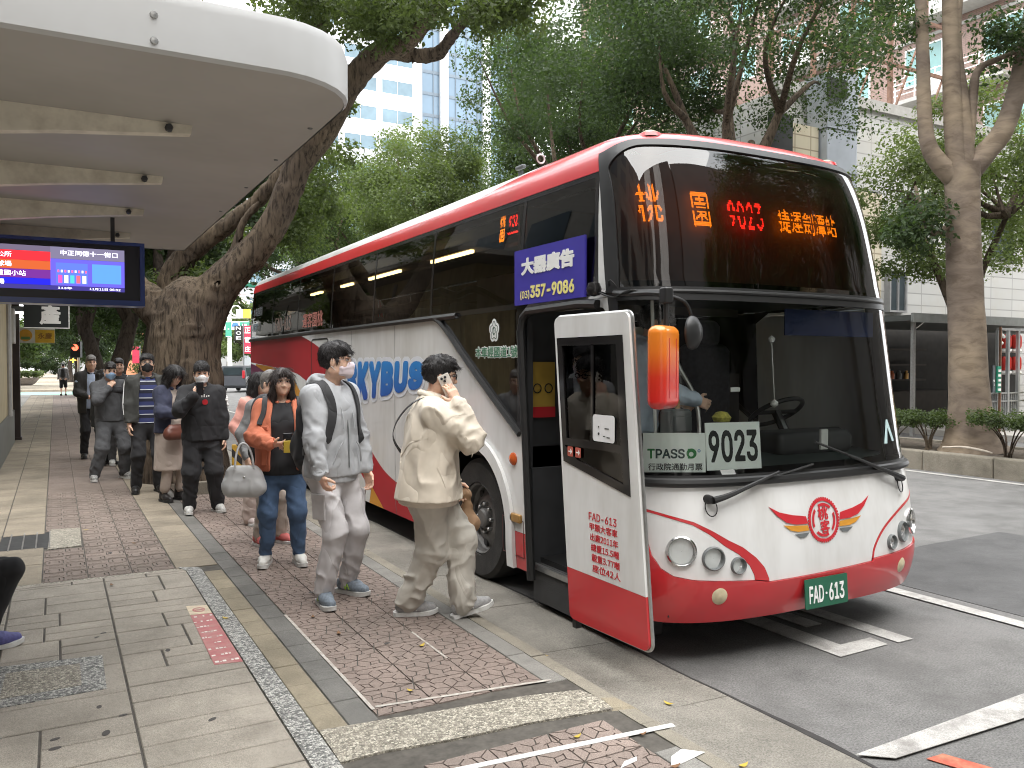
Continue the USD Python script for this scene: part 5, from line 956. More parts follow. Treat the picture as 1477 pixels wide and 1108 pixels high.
# ---- opposite pavement tree and the hedge shrubs on the median
tk, fk = trunk_of(18.3, 11.7, 3.0, .16, 70, .14, stems=3); tree('bushy fresh green tree behind the pale trunk, before the white wall', (18.3, 11.7, .14), tk, (18.3, 11.7, 5.5), 2.2, 2.4, 85, 330, .095, L_FRESH, B_CAMPHOR, 70, None, .6, 'bushy_tree', 10, forks=fk, low=-.95)
for i, (x, y, rx, zt, lab) in enumerate(((13.30, 9.75, .58, 1.0, 'low leafy hedge shrub on the median, leftmost beside the coach corner'), (13.3, 9.05, .52, 1.0, 'low leafy hedge shrub on the median just left of the pale trunk'), (13.25, 7.62, .66, 1.05, 'low leafy hedge shrub on the median just right of the pale trunk'), (13.3, 6.55, .6, 1.05, 'low leafy hedge shrub on the median at the right picture edge'), (13.5, 10.6, .45, 1.0, 'low leafy hedge shrub on the median hidden behind the coach side'))):
    g = np.random.default_rng(80 + i); B = np.array([x, y, .3]); T = thing('hedge_shrub', lab, 'shrub', 'hedge shrubs on the median', loc=B); cs = []
    for k in range(9):
        a = g.uniform(0, 6.28); e = np.array([math.cos(a) * rx * g.uniform(.3, .95), math.sin(a) * rx * g.uniform(.3, .95), zt - .3 - g.uniform(.05, .25)]); obj('stem', limb([(g.normal() * .04, g.normal() * .04, -.02), e * (.35, .35, .5), e], [.016, .012, .006], 6, i, .05, .08), B_CAMPHOR, T); cs += [e, e * (.8, .8, 1.0) + g.normal(size=3) * (.08, .08, .02)]
    for k in range(22): a = g.uniform(0, 6.28); cs.append(np.array([math.cos(a) * rx * g.random() ** .5, math.sin(a) * rx * g.random() ** .5, zt - .40 - g.uniform(0, .14)]))
    obj('foliage', leaves(np.array(cs), g.uniform(.09, .19, len(cs)), 90, .05, 90 + i, .8), L_HEDGE, T)
br = thing('dropped_branch', 'pale curved dead branch lying on the median soil before the trunk', 'branch'); obj('wood', limb([(12.95, 8.55, .40), (12.98, 8.2, .43), (13.0, 7.9, .40), (13.02, 7.75, .37)], [.015, .02, .02, .012], 8, 2, .05, .05), mat('dead_wood', (.40, .35, .29), .8, var=.2, scale=20), br)
# ================================================================ bus shelter
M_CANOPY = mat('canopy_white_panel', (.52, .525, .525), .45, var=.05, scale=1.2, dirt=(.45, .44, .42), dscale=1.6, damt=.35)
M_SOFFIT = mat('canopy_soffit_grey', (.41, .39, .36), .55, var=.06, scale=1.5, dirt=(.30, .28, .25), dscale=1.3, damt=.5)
M_FIN = mat('canopy_fin_cream', (.74, .69, .58), .6, var=.10, scale=6, dirt=(.36, .31, .24), dscale=9, damt=.6)
shelter = thing('bus_shelter', 'white bus shelter roof with rounded corner and tapered cream ribs beneath', 'bus shelter', loc=(-.8, 5, SW))
S0 = np.array([-.8, 5, SW])
def sp(name, m_, mt, par=None, smooth=False):
    m_ = cat_mesh(m_) if isinstance(m_, list) else m_.copy(); m_.apply_translation(-S0); return obj(name, m_, mt, par or shelter, smooth=smooth)
CZ, CT = 2.75, 2.955
plan = Polygon([(-3.2, 2.80), (.985, 2.80), (.985, 7.55), (-3.2, 7.55)]).buffer(-.32).buffer(.32, 24).union(sbox(-3.2, 2.80, -1, 7.55)).union(sbox(-3.2, 6.5, .985, 7.55))
rim = np.asarray(shapely.segmentize(plan.exterior, .08).coords)[:-1]
if plan.exterior.is_ccw is False: rim = rim[::-1]
k = len(rim); V = []
for z, ins in ((CZ + .012, .006), (CZ, .02)): pass
prof = [(CZ, .012), (CZ + .012, 0), (CT - .05, 0), (CT - .012, .012), (CT, .06)]
rings = [np.c_[np.asarray(shapely.segmentize(plan.buffer(-i).exterior, .08).interpolate(np.linspace(0, 1, 200, endpoint=False), normalized=True).xy if False else [plan.buffer(-i).exterior.interpolate(t, normalized=True).coords[0] for t in np.linspace(0, 1, 240, endpoint=False)]), np.full(240, z)] for z, i in prof]
V = np.vstack(rings); F = []
for a in range(len(prof) - 1):
    for j in range(240):
        p, q = a * 240 + j, a * 240 + (j + 1) % 240; F += [[p, q, q + 240], [p, q + 240, p + 240]]
fas = trimesh.Trimesh(V, F, process=False); fas.fix_normals()
sp('fascia', fas, M_CANOPY, smooth=40)
sp('roof_sheet', prism(plan.buffer(-.055), .01, CT - .012), M_CANOPY)
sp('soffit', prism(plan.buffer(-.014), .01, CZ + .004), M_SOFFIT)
for x, y in ((.28, 0), (.76, 0)):
    for z in (2.785, 2.865): sp('fascia_screw', lathe([(0, .006), (.010, .005), (.013, 0), (.013, -.01)], '-y', 10, (x if x < .5 else .74, 2.80 if x < .5 else 2.835, z)), M_ALU)
for y in (3.4, 4.0, 4.7, 5.5): sp('soffit_screw', lathe([(0, -.004), (.009, -.003), (.012, .003)], 'z', 10, (.93, y, CZ + .003)), M_GREYPL)
for i, (y, xe) in enumerate(((3.62, .50), (4.66, .50), (5.70, .50), (6.76, .50))):
    fin = Polygon([(-2.9, CZ), (xe, CZ), (xe - .005, CZ - .034), (.0, CZ - .085), (-.6, CZ - .17), (-1.4, CZ - .30), (-2.9, CZ - .42)])
    t = prism(fin, .055); t.apply_transform(trimesh.transformations.rotation_matrix(math.pi / 2, [1, 0, 0])); t.apply_translation((0, y + .0275, .0035))
    f = sp('rib', t, M_FIN); sp('bolt', [lathe([(0, .03), (.012, .03), (.016, .018), (.016, 0)], '-y', 8, (xe - .09, y - .027, CZ - .02)), bx2((xe - .085, y - .029, CZ - .034), (xe - .08, y - .027, CZ))], M_DARKGREY, f)
for y in (3.7, 6.7): sp('column', rbox((-2.75, y - .08, -.02 + SW), (-2.55, y + .08, CZ), .02), M_FIN)
# ---- arrival screen
scr = thing('arrival_screen', 'dark blue framed electronic arrival screen hanging below the shelter roof', 'screen', loc=(0, 6.05, 2.4)); Q0 = np.array([0, 6.05, 2.4])
def qp(name, m_, mt, par=None, smooth=False):
    m_ = cat_mesh(m_) if isinstance(m_, list) else m_.copy(); m_.apply_translation(-Q0); return obj(name, m_, mt, par or scr, smooth=smooth)
M_SCRF = mat('screen_frame_blue', (.015, .04, .20), .35, var=.1, coat=.4); M_SCRB = mat('screen_bezel', (.010, .010, .018), .3, var=.1)
SX0, SX1, SZ0, SZ1, SY = -1.25, .525, 2.165, 2.580, 6.0
qp('casing', [bx2((SX0, SY + .012, SZ0 + .02), (SX1 - .015, SY + .16, SZ1 - .015))], M_SCRB)
qp('frame', [bx2((SX0, SY - .03, SZ0), (SX1, SY + .17, SZ0 + .035)), bx2((SX1 - .028, SY - .03, SZ0 + .035), (SX1, SY + .17, SZ1)), bx2((SX0, SY - .03, SZ1 - .02), (SX1 - .028, SY + .17, SZ1))], M_SCRF)
qp('hanger', [bx2((-.9, SY + .06, SZ1), (-.87, SY + .09, CZ + .003)), bx2((.33, SY + .08, SZ1), (.355, SY + .105, CZ + .003))], M_DARKGREY)
PX0, PX1, PZ0, PZ1 = -1.1, .405, 2.255, 2.528
bez = qp('bezel', bx2((SX0, SY, SZ0 + .035), (SX1 - .028, SY + .012, SZ1 - .02)), M_SCRB)
def scr_rect(x0, x1, z0, z1, col, st, d=.002, name='screen_field'): return qp(name, bx2((x0, SY - .001 - d, z0), (x1, SY - d + .0009, z1)), emit_mat('screen_' + '_'.join(f'{int(c * 100)}' for c in col) + f'_{int(st * 10)}', col, st * .42), bez)
hgt = PZ1 - PZ0; xm = -.02
rows_ = [(PZ1 - .035, PZ1, (.16, .13, .20), .9), (PZ1 - .095, PZ1 - .035, (.80, .03, .04), 1.1), (PZ1 - .15, PZ1 - .095, (.52, .10, .03), 1.1), (PZ1 - .205, PZ1 - .15, (.16, .03, .26), 1.0), (PZ0 + .028, PZ1 - .205, (.02, .02, .62), 1.1)]
for z0, z1, c, s in rows_: scr_rect(PX0, xm, z0 + .0005, z1 - .0005, c, s)
scr_rect(xm, PX1, PZ1 - .075, PZ1, (.20, .18, .28), .9); scr_rect(xm, PX1, PZ0 + .028, PZ1 - .076, (.12, .10, .62), 1.1); scr_rect(PX0, PX1, PZ0, PZ0 + .0275, (.05, .04, .22), 1.0)
scr_rect(.01, .19, PZ0 + .04, PZ1 - .10, (.10, .16, .80), 1.1, .004); scr_rect(.215, .385, PZ0 + .05, PZ1 - .10, (.10, .28, .80), 1.1, .004)
for k, c in enumerate(((.75, .1, .45), (.9, .9, .95), (.1, .6, .6), (.75, .15, .2), (.8, .8, .9))): scr_rect(.022 + .034 * k, .045 + .034 * k, PZ0 + .045, PZ0 + .045 + .05, c, .9, .006)
for k in range(9): scr_rect(.018 + .0195 * k, .029 + .0195 * k, PZ0 + .112, PZ0 + .128, (.9, .85, .95) if k % 2 else (.85, .15, .35), .9, .006)
E_TXT = emit_mat('screen_white_text', (.9, .88, 1.0), .55)
def scr_text(t, x, z, w, h, bold=1): qp('screen_text', on_plane(prism(text_poly(t, w, h, bold), .001), (x, SY - .0045, z), (1, 0, 0), (0, 0, 1)), E_TXT, bez)
for t, x, z, w, h in (('方向', -.48, PZ1 - .028, .06, .022), ('往 蘆竹區公所', -.48, PZ1 - .080, .25, .034), ('往 桃園棒球場', -.48, PZ1 - .138, .25, .034), ('往 捷運三重國小站', -.48, PZ1 - .194, .325, .034), ('往 松山機場', -.48, PZ1 - .248, .21, .032), ('中正同德十一街口', .035, PZ1 - .052, .33, .034),
                      ('分', -.56, PZ1 - .075, .032, .026), ('到', -.56, PZ1 - .13, .032, .024), ('到', -.56, PZ1 - .185, .032, .024), ('7', -.62, PZ1 - .082, .022, .034), ('34', -.65, PZ1 - .138, .05, .034), ('12', -.65, PZ1 - .194, .05, .034), ('時間', -.64, PZ1 - .028, .06, .022), ('11月11日 06:52', .20, PZ0 + .005, .18, .016), ('113年', .02, PZ0 + .005, .08, .016)): scr_text(t, x, z, w, h)
# ---- left side: pillar, dark post, signs, building with an arcade
M_BEIGE_W = mat('pillar_beige', (.42, .35, .20), .6, var=.12, scale=2, dirt=(.16, .12, .07), dscale=2.2, damt=.7, stretch=(3, 3, .5))
pil = thing('shop_pillar', 'beige stained pillar with grey foot at the left edge of the pavement', 'pillar')
obj('shaft', rbox((-1.9, 14.2, .8), (-.80, 20.6, 4.4), .02), M_BEIGE_W, pil); obj('foot', rbox((-1.92, 14.18, SW - .02), (-.775, 20.62, .82), .02), mat('pillar_foot_grey', (.10, .10, .085), .6, var=.15), pil); obj('pipe', tube([(-.77, 18.3, .8), (-.77, 18.3, 4.2)], .05, 8), mat('pipe_grey', (.35, .35, .34), .5), pil, smooth=40)
obj('meter_box', rbox((-.80, 19.2, 2.2), (-.70, 19.7, 2.9), .02), mat('box_grey', (.4, .4, .38), .5), pil)
post = thing('steel_post', 'dark brown steel post at the far side of the beige pillar', 'post'); obj('shaft', rbox((-.95, 21.0, SW - .02), (-.68, 21.3, 4.3), .01), mat('post_dark', (.03, .022, .02), .5, var=.2), post); obj('collar', bx2((-.97, 20.98, SW - .01), (-.66, 21.32, SW + .06)), mat('post_dark', (.03, .022, .02)), post)
sg = thing('black_shop_sign', 'black hanging sign with a white character above the pavement', 'sign', loc=(0, 0, 0))
c0, c1 = at(50, 432, 18.5), at(96, 467, 18.5)
ax_ = np.array([1, 0, 0]); SGX0, SGX1, SGZ0, SGZ1, SGY = -.55, .27, 2.52, 3.12, 19.4
obj('board', bx2((SGX0, SGY, SGZ0), (SGX1, SGY + .12, SGZ1)), mat('sign_black', (.012, .016, .016), .4), sg); obj('border', [bx2((SGX0, SGY - .01, SGZ0), (SGX1, SGY, SGZ0 + .02)), bx2((SGX1 - .02, SGY - .01, SGZ0 + .02), (SGX1, SGY, SGZ1))], M_WHITEINK, sg)
obj('character', lettering(text_poly('產', .38, .40, 4), (-.27, SGY - .004, 2.60), (1, 0, 0), (0, 0, 1), .004), M_WHITEINK, sg)
obj('hanger', [tube([(-.6, SGY + .06, SGZ1), (-.6, SGY + .06, 4.3)], .02, 6), tube([(-.05, SGY + .06, SGZ1), (-.05, SGY + .06, 4.3)], .02, 6)], M_DARKGREY, sg)
ysn = thing('yellow_shop_sign', 'small yellow and white hanging sign with a round orange sun mark', 'sign')
YY = 27.5; obj('board', [bx2((-.98, YY, 2.40), (.0, YY + .1, 2.84))], mat('sign_pale', (.6, .58, .5), .5), ysn); obj('yellow_field', bx2((-.50, YY - .006, 2.41), (-.01, YY - .001, 2.78)), mat('sign_yellow', (.60, .36, .03), .5), ysn)
obj('sun_mark', [lathe([(0, .004), (.17, .004), (.17, 0)], '-y', 24, (-.74, YY - .002, 2.62))], mat('sun_orange', (.65, .33, .03), .5), ysn); obj('sun_base', bx2((-.85, YY - .010, 2.50), (-.63, YY - .007, 2.58)), mat('sun_green', (.12, .25, .08), .5), ysn)
obj('characters', lettering(text_poly('永慶', .36, .18, 2), (-.435, YY - .008, 2.52), (1, 0, 0), (0, 0, 1), .002), mat('sign_brown', (.25, .12, .02), .5), ysn); obj('hanger', tube([(-.5, YY + .05, 2.84), (-.5, YY + .05, 4.3)], .025, 6), M_DARKGREY, ysn)
lamp_ = thing('arcade_lamp', 'lit white strip lamp under the arcade ceiling near the beige pillar', 'lamp'); obj('tube', bx2((-.95, 20.4, 2.86), (-.42, 20.48, 2.90)), emit_mat('arcade_tube', (1, .95, .82), 1.6), lamp_); obj('shade', hull([(-1.0, 20.3, 2.905), (-.38, 20.3, 2.905), (-.38, 20.58, 2.905), (-1.0, 20.58, 2.905), (-.85, 20.38, 3.02), (-.5, 20.38, 3.02), (-.5, 20.5, 3.02), (-.85, 20.5, 3.02)]), M_GREYPL, lamp_); obj('stem', tube([(-.68, 20.44, 3.0), (-.68, 20.44, 4.3)], .015, 6), M_DARKGREY, lamp_)
arc = thing('arcade_building', 'building with a ground floor arcade along the left pavement', 'building')
M_ARC = mat('arcade_wall', (.20, .19, .17), .8, var=.15); M_WIN = mat('window_dark_glass', (.03, .04, .045), .08, var=.3, scale=.6)
obj('wall', [bx2((-9, -14, -.2), (-8.6, 52, 4.3)), bx2((-9, -14, 4.3), (-4.6, 52, 14))], M_ARC, arc); obj('arcade_ceiling', bx2((-8.6, -14, 4.25), (-.4 if False else -4.6, 52, 4.32)), M_ARC, arc); obj('awning', bx2((-2.4, 13, 4.3), (.2, 30, 4.42)), M_ARC, arc)
for y in np.arange(-12, 50, 3.2):
    obj('column', bx2((-5.1, y, -.1), (-4.65, y + .5, 4.3)), M_ARC, arc)
    for z in (5.4, 8.6, 11.4): w = obj('window', bx2((-4.62, y + .6, z), (-4.57, y + 2.6, z + 1.7)), M_WIN, arc)
for y in np.arange(-11, 50, 3.2): obj('shop_window', bx2((-8.62, y, .3), (-8.55, y + 2.6, 3.4)), M_WIN, arc)
# ================================================================ buildings round about
def facade(name, label, x0, x1, y0, y1, z1, wallm, face, cols, rowsz, ww, wh, winm, cat='building', frame=None, z0=0.0, parent=None, sill=True, group=None, zs=None):
    """box building with windows set in its 'face' sides ('-y' or '-x'): each window a part with its pane as sub-part"""
    T = parent or thing(name, label, cat, group, loc=((x0 + x1) / 2, (y0 + y1) / 2, z0)); B = np.array([(x0 + x1) / 2, (y0 + y1) / 2, z0])
    mk = lambda n, m_, mt, par=None: obj(n, (lambda q: (q.apply_translation(-B), q)[1])(cat_mesh(m_) if isinstance(m_, list) else m_), mt, par or T)
    if not parent: mk('wall', bx2((x0, y0, z0), (x1, y1, z1)), wallm)
    for fc in face:
        a0, a1 = (x0, x1) if fc == '-y' else (y0, y1)
        for c in np.linspace(a0, a1, cols[fc] + 1)[:-1] + (a1 - a0) / cols[fc] / 2:
            for z in (zs if zs is not None else rowsz):
                if fc == '-y': A, Bb, fr = (c - ww / 2, y0 - .03, z), (c + ww / 2, y0 + .05, z + wh), [bx2((c - ww / 2 - .06, y0 - .05, z - .06), (c + ww / 2 + .06, y0 + .02, z)), bx2((c - ww / 2 - .06, y0 - .05, z + wh), (c + ww / 2 + .06, y0 + .02, z + wh + .06)), bx2((c - ww / 2 - .06, y0 - .045, z), (c - ww / 2, y0 + .02, z + wh)), bx2((c + ww / 2, y0 - .045, z), (c + ww / 2 + .06, y0 + .02, z + wh)), bx2((c - .025, y0 - .045, z), (c + .025, y0 + .02, z + wh))]
                else: A, Bb, fr = (x0 - .03, c - ww / 2, z), (x0 + .05, c + ww / 2, z + wh), [bx2((x0 - .05, c - ww / 2 - .06, z - .06), (x0 + .02, c + ww / 2 + .06, z)), bx2((x0 - .05, c - ww / 2 - .06, z + wh), (x0 + .02, c + ww / 2 + .06, z + wh + .06)), bx2((x0 - .045, c - ww / 2 - .06, z), (x0 + .02, c - ww / 2, z + wh)), bx2((x0 - .045, c + ww / 2, z), (x0 + .02, c + ww / 2 + .06, z + wh)), bx2((x0 - .045, c - .025, z), (x0 + .02, c + .025, z + wh))]
                w = mk('window', fr, frame or M_ALU); mk('pane', bx2(A, Bb), winm, w)
    return T, mk
def tile_mat(name, col, mort, w, h, rough=.5, var=.06, dirt=None):
    """wall tiles too far off to build singly"""
    c = np.array(col); N = {'g': ('geometry', {}), 's': ('separate_xyz', {}), 'a': ('math', {'math_type': 'add'}), 'c': ('combine_xyz', {}), 'b': ('brick_texture', {'color1': tuple(c * (1 - var)), 'color2': tuple(np.minimum(c * (1 + var), 1)), 'mortar': mort, 'scale': 1.0, 'mortar_size': .018, 'brick_width': w, 'row_height': h, 'offset': .0}),
         'n': ('noise_texture', {'scale': .8, 'detail': 6.0, 'roughness': .7}), 'r': ('rgb_ramp', {'ramp': [(.45, (0,) * 3), (.72, (.6,) * 3)]}), 'm': ('mix', {'color2': dirt or tuple(c * .6)}), 'p': ('principled_bsdf', {'roughness': rough})}
    return usdkit.material(stage, '/World/Looks/' + name, N, [('g.position', 's.vector'), ('s.x', 'a.value1'), ('s.y', 'a.value2'), ('a.value', 'c.x'), ('s.z', 'c.y'), ('c.vector', 'b.vector'), ('g.position', 'n.vector'), ('n.fac', 'r.fac'), ('b.color', 'm.color1'), ('r.color', 'm.fac'), ('m.color', 'p.base_color')], surface='p.BSDF')
M_WTILE = tile_mat('white_wall_tiles', (.44, .44, .425), (.27, .27, .26), 1.2, .36, dirt=(.40, .38, .33)); M_YTILE = tile_mat('cream_wall_tiles', (.50, .45, .34), (.25, .21, .15), .6, .36, dirt=(.30, .25, .17)); M_BROWN = tile_mat('brown_wall_tiles', (.27, .17, .135), (.18, .12, .10), .22, .07, dirt=(.2, .13, .10))
M_GLASSB = mat('window_glass_blue', (.10, .15, .18), .06, var=.3, scale=.2); M_GLASSG = mat('window_glass_green', (.16, .30, .29), .08, var=.3, scale=.3)
M_DUCT = mat('duct_steel', (.36, .39, .43), .38, .35, var=.08, scale=2); M_RUST = mat('rusty_steel', (.16, .085, .055), .7, var=.3, scale=10); M_CONC = mat('concrete', (.33, .32, .30), .8, var=.1)
# white tiled building right of the coach, and the shop at its foot
wb, wm = facade('white_tiled_building', 'white tiled building with steel duct behind the right pale tree', 17.2, 31, 16.2, 27, 9.2, M_WTILE, ('-y',), {'-y': 6}, (5.3,), 1.25, 1.55, M_WIN, frame=mat('frame_grey', (.25, .25, .25), .5))
def wbp(n, m_, mt, par=None, smooth=False): 
    m_ = cat_mesh(m_) if isinstance(m_, list) else m_; m_.apply_translation(-np.array([24.1, 21.6, 0])); return obj(n, m_, mt, par or wb, smooth=smooth)
wbp('cream_bay', bx2((17.0, 15.7, 0), (18.2, 16.25, 8.2)), M_YTILE); wbp('cream_strip', bx2((20.05, 16.12, 3.0), (21.4, 16.25, 6.8)), M_YTILE)
for z in np.arange(3.6, 8.4, 1.15):
    wbp('duct', rbox((18.25, 15.45, z), (19.45, 16.15, z + 1.12), .02), M_DUCT); wbp('duct_flange', bx2((18.22, 15.42, z + 1.12), (19.48, 16.17, z + 1.15)), M_DUCT)
wbp('duct_hood', hull([(18.25, 15.45, 8.2), (19.45, 15.45, 8.2), (19.45, 16.1, 8.2), (18.25, 16.1, 8.2), (17.9, 15.2, 9.5), (19.3, 15.3, 9.7), (19.3, 16.0, 9.7), (17.9, 15.9, 9.5)]), M_DUCT); wbp('duct_mouth', bx2((17.95, 15.18, 8.9), (18.7, 15.22, 9.4)), M_BLACKTRIM)
wbp('duct_foot', hull([(18.25, 15.45, 3.6), (19.45, 15.45, 3.6), (19.45, 16.1, 3.6), (18.25, 16.1, 3.6), (18.7, 15.2, 2.6), (19.9, 15.2, 2.6), (19.9, 16.1, 2.6), (18.7, 16.1, 2.6)]), M_DUCT)
wbp('parapet', bx2((17.1, 16.1, 9.2), (31.05, 16.4, 9.5)), M_CONC)
for k, x in enumerate(np.arange(17.6, 26, 1.7)): wbp('roof_post', bx2((x - .06, 16.8, 9.2), (x + .06, 16.92, 13.6)), M_RUST); wbp('roof_brace', tube([(x, 16.86, 9.3), (x + 1.7, 16.86, 12.6)], .04, 5), M_RUST)
for z in (11.0, 12.6): wbp('roof_rail', bx2((17.6, 16.78, z), (26.2, 16.86, z + .1)), M_RUST)
wbp('wall_sign', bx2((16.2, 15.5, 7.0), (17.0, 15.6, 8.3)), M_DARKGREY)
for x0_, z0_ in ((19.75, 3.35), (21.7, 3.4)):
    wbp('low_window_frame', [bx2((x0_ - .05, 16.0, z0_ - .06), (x0_ + .75, 16.2, z0_)), bx2((x0_ - .05, 16.0, z0_ + 1.15), (x0_ + .75, 16.2, z0_ + 1.2)), bx2((x0_ - .05, 16.0, z0_), (x0_, 16.2, z0_ + 1.15)), bx2((x0_ + .70, 16.0, z0_), (x0_ + .75, 16.2, z0_ + 1.15)), bx2((x0_ + .33, 16.0, z0_), (x0_ + .37, 16.2, z0_ + 1.15))], mat('frame_grey', (.25, .25, .25), .5)); wbp('low_window_pane', bx2((x0_, 16.06, z0_), (x0_ + .70, 16.19, z0_ + 1.15)), M_WIN)
shop = thing('lantern_shop', 'dark open fronted shop under a flat awning right of the coach', 'shop', loc=(21, 14.8, .14)); B9 = np.array([21, 14.8, .14])
def shp(n, m_, mt, par=None, smooth=False):
    m_ = cat_mesh(m_) if isinstance(m_, list) else m_.copy(); m_.apply_translation(-B9); return obj(n, m_, mt, par or shop, smooth=smooth)
M_SHOPD = mat('shop_dark_interior', (.022, .020, .018), .8, var=.3)
shp('awning', bx2((17.3, 12.2, 2.80), (28, 15.7, 2.93)), mat('awning_dark', (.05, .055, .05), .5)); shp('awning_edge', bx2((17.25, 12.14, 2.76), (28, 12.2, 2.97)), mat('awning_edge', (.22, .23, .22), .45, .3)); shp('back_wall', bx2((17.3, 15.9, .1), (28, 16.0, 2.85)), M_SHOPD); shp('side_wall', bx2((17.3, 13.8, .1), (17.4, 15.9, 2.80)), M_SHOPD)
shp('doorway', bx2((18.6, 15.86, .15), (19.7, 15.9, 2.35)), M_BLACKTRIM); shp('red_banner', bx2((18.5, 15.80, 2.05), (19.8, 15.84, 2.5)), mat('banner_red_dim', (.30, .02, .02), .6)); shp('counter', rbox((20.2, 14.8, .1), (22.6, 15.5, 1.05), .03), M_INT); shp('shelf', [bx2((20.1, 15.6, z), (22.8, 15.85, z + .05)) for z in (1.3, 1.75, 2.2)], M_INT)
shp('awning_post', [bx2((17.5, 12.3, .1), (17.58, 12.38, 2.8))], M_ALU); shp('awning_post', [bx2((22.3, 12.3, .1), (22.4, 12.4, 2.8))], M_ALU)
shp('awning_bracket', tube([(17.54, 12.34, 2.6), (17.9, 12.34, 2.79)], .03, 6), M_ALU)
rng = np.random.default_rng(3)
for k in range(7): shp('jar', lathe([(0, 0), (.07, 0), (.075, .16), (.04, .2), (.045, .24), (0, .25)], 'z', 10, (20.4 + .32 * k, 15.7, 1.355)), [M_AMBER, M_GREYPL, M_BRASS][k % 3], smooth=40)
fence = thing('steel_fence', 'grey steel bar fence and rack frame before the shop', 'fence', loc=(21, 12.0, .14)); B8 = np.array([21, 12.0, .14])
def fp(n, m_, mt): m_.apply_translation(-B8); return obj(n, m_, mt, fence)
M_FEN = mat('fence_grey', (.36, .37, .37), .4, .5)
for x in (20.20, 20.63, 21.06, 21.50, 22.4): fp('post', bx2((x - .035, 11.9, .1), (x + .035, 11.97, 2.62)), M_FEN)
for x in np.arange(19.95, 21.05, .085): fp('bar', bx2((x - .011, 11.93, .3), (x + .011, 11.95, 1.08)), M_FEN)
for z in (.28, .86, 1.06): fp('rail', bx2((19.9, 11.91, z), (21.5, 11.96, z + .035)), M_FEN)
fp('top_rail', bx2((20.2, 11.9, 2.62), (22.4, 11.97, 2.68)), M_FEN)
pan = thing('grey_panel', 'grey sheet panel with a white flower mark behind the fence', 'panel'); obj('sheet', bx2((20.22, 12.05, 1.08), (20.58, 12.08, 1.76)), mat('sheet_grey', (.17, .19, .21), .4, .2), pan); obj('flower_mark', on_plane(prism(unary_union([affinity.rotate(affinity.scale(Point(.07, 0).buffer(.06), 1, .45), a, origin=(0, 0)) for a in (20, 95, 165, 235)]), .003), (20.34, 12.045, 1.36), (1, 0, 0), (0, 0, 1)), M_WHITEINK, pan)
gs = thing('green_street_sign', 'narrow green vertical sign with white rows at the fence corner', 'sign'); obj('board', bx2((19.98, 11.8, 1.1), (20.13, 11.84, 1.74)), mat('sign_green', (.02, .22, .14), .5), gs); obj('rows', [bx2((20.0, 11.785, z), (20.11, 11.80, z + .06)) for z in np.arange(1.14, 1.7, .115)], M_WHITEINK, gs); obj('post', bx2((20.14, 11.82, .1), (20.18, 11.87, 2.7)), M_RUST, gs)
E_L = mat('lantern_red', (.50, .030, .020), .45, var=.15, scale=8)
for r_, z in enumerate((2.36, 1.81)):
    for c_, x in enumerate((20.76, 20.925, 21.20, 21.365)):
        T = thing('red_lantern', ['first', 'second', 'third', 'fourth'][c_] + ' red paper lantern from the left in the ' + ['upper', 'lower'][r_] + ' rack row', 'lantern', 'red lanterns on the rack before the shop', loc=(x, 12.1, z)); obj('body', lathe([(0, -.17), (.05, -.17), (.075, -.12), (.08, 0), (.075, .12), (.05, .17), (0, .17)], 'z', 18), E_L, T, smooth=50); obj('base_cap', lathe([(0, -.18), (.078, -.19), (.085, -.24), (.055, -.28), (0, -.28)], 'z', 14), M_WHITEINK, T, smooth=40)
ys2 = thing('yellow_price_sign', 'yellow price board with red digits at the right picture edge', 'sign'); obj('board', bx2((21.1, 11.7, .45), (22.6, 11.75, 1.42)), mat('price_yellow', (.62, .50, .04), .5), ys2); obj('picture_field', bx2((21.2, 11.688, 1.05), (21.65, 11.699, 1.36)), mat('picture_blue', (.35, .42, .55), .5), ys2); obj('digits', on_plane(prism(text_poly('92', .32, .26, 4), .004), (21.17, 11.695, .66), (1, 0, 0), (0, 0, 1)), M_REDINK, ys2)
for k, (x, z) in enumerate(((20.5, 2.50), (20.42, 2.34))): T = thing('security_camera', ['upper', 'lower'][k] + ' white bullet security camera on the shop frame', 'camera', loc=(x, 12.0, z)); obj('body', (lambda q: (q.apply_transform(trimesh.transformations.rotation_matrix(.5, [0, 1, 0])), q)[1])(rbox((-.10, -.035, -.035), (.10, .035, .035), .02)), M_WHITEINK, T, smooth=40); obj('bracket', tube([(.0, .0, .02), (.04, .05, .14)], .012, 6), M_WHITEINK, T)
# brown flats above
bf, bm = facade('brown_flats', 'pinkish brown tiled flats with balconies above the white building', 32, 46, 17.0, 48, 34, M_BROWN, ('-x', '-y'), {'-x': 9, '-y': 4}, (10.4, 13.6, 16.8, 20.0, 23.2), 1.6, 1.5, M_GLASSG, frame=M_WHITEINK)
for z in (12.6, 15.8, 19.0, 22.2):
    for y in (18.2, 25.5, 33.0):
        b = bm('balcony', [bx2((30.9, y, z), (31.95, y + 4.6, z + .16))], M_CONC); bm('railing', [bx2((30.9, y, z + .16 + .22 * q), (30.94, y + 4.6, z + .19 + .22 * q)) for q in range(1, 5)] + [bx2((30.9, y + v, z + .16), (30.94, y + v + .04, z + 1.1)) for v in np.arange(0, 4.6, .9)], M_WHITEINK, b); bm('air_conditioner', rbox((31.0, y + 2.2, z + .2), (31.6, y + 3.1, z + .85), .03), M_WHITEINK, b)
for z in (12.2, 15.4, 18.6): bm('string_course', bx2((31.9, 16.9, z), (32.05, 48, z + .12)), M_CONC)
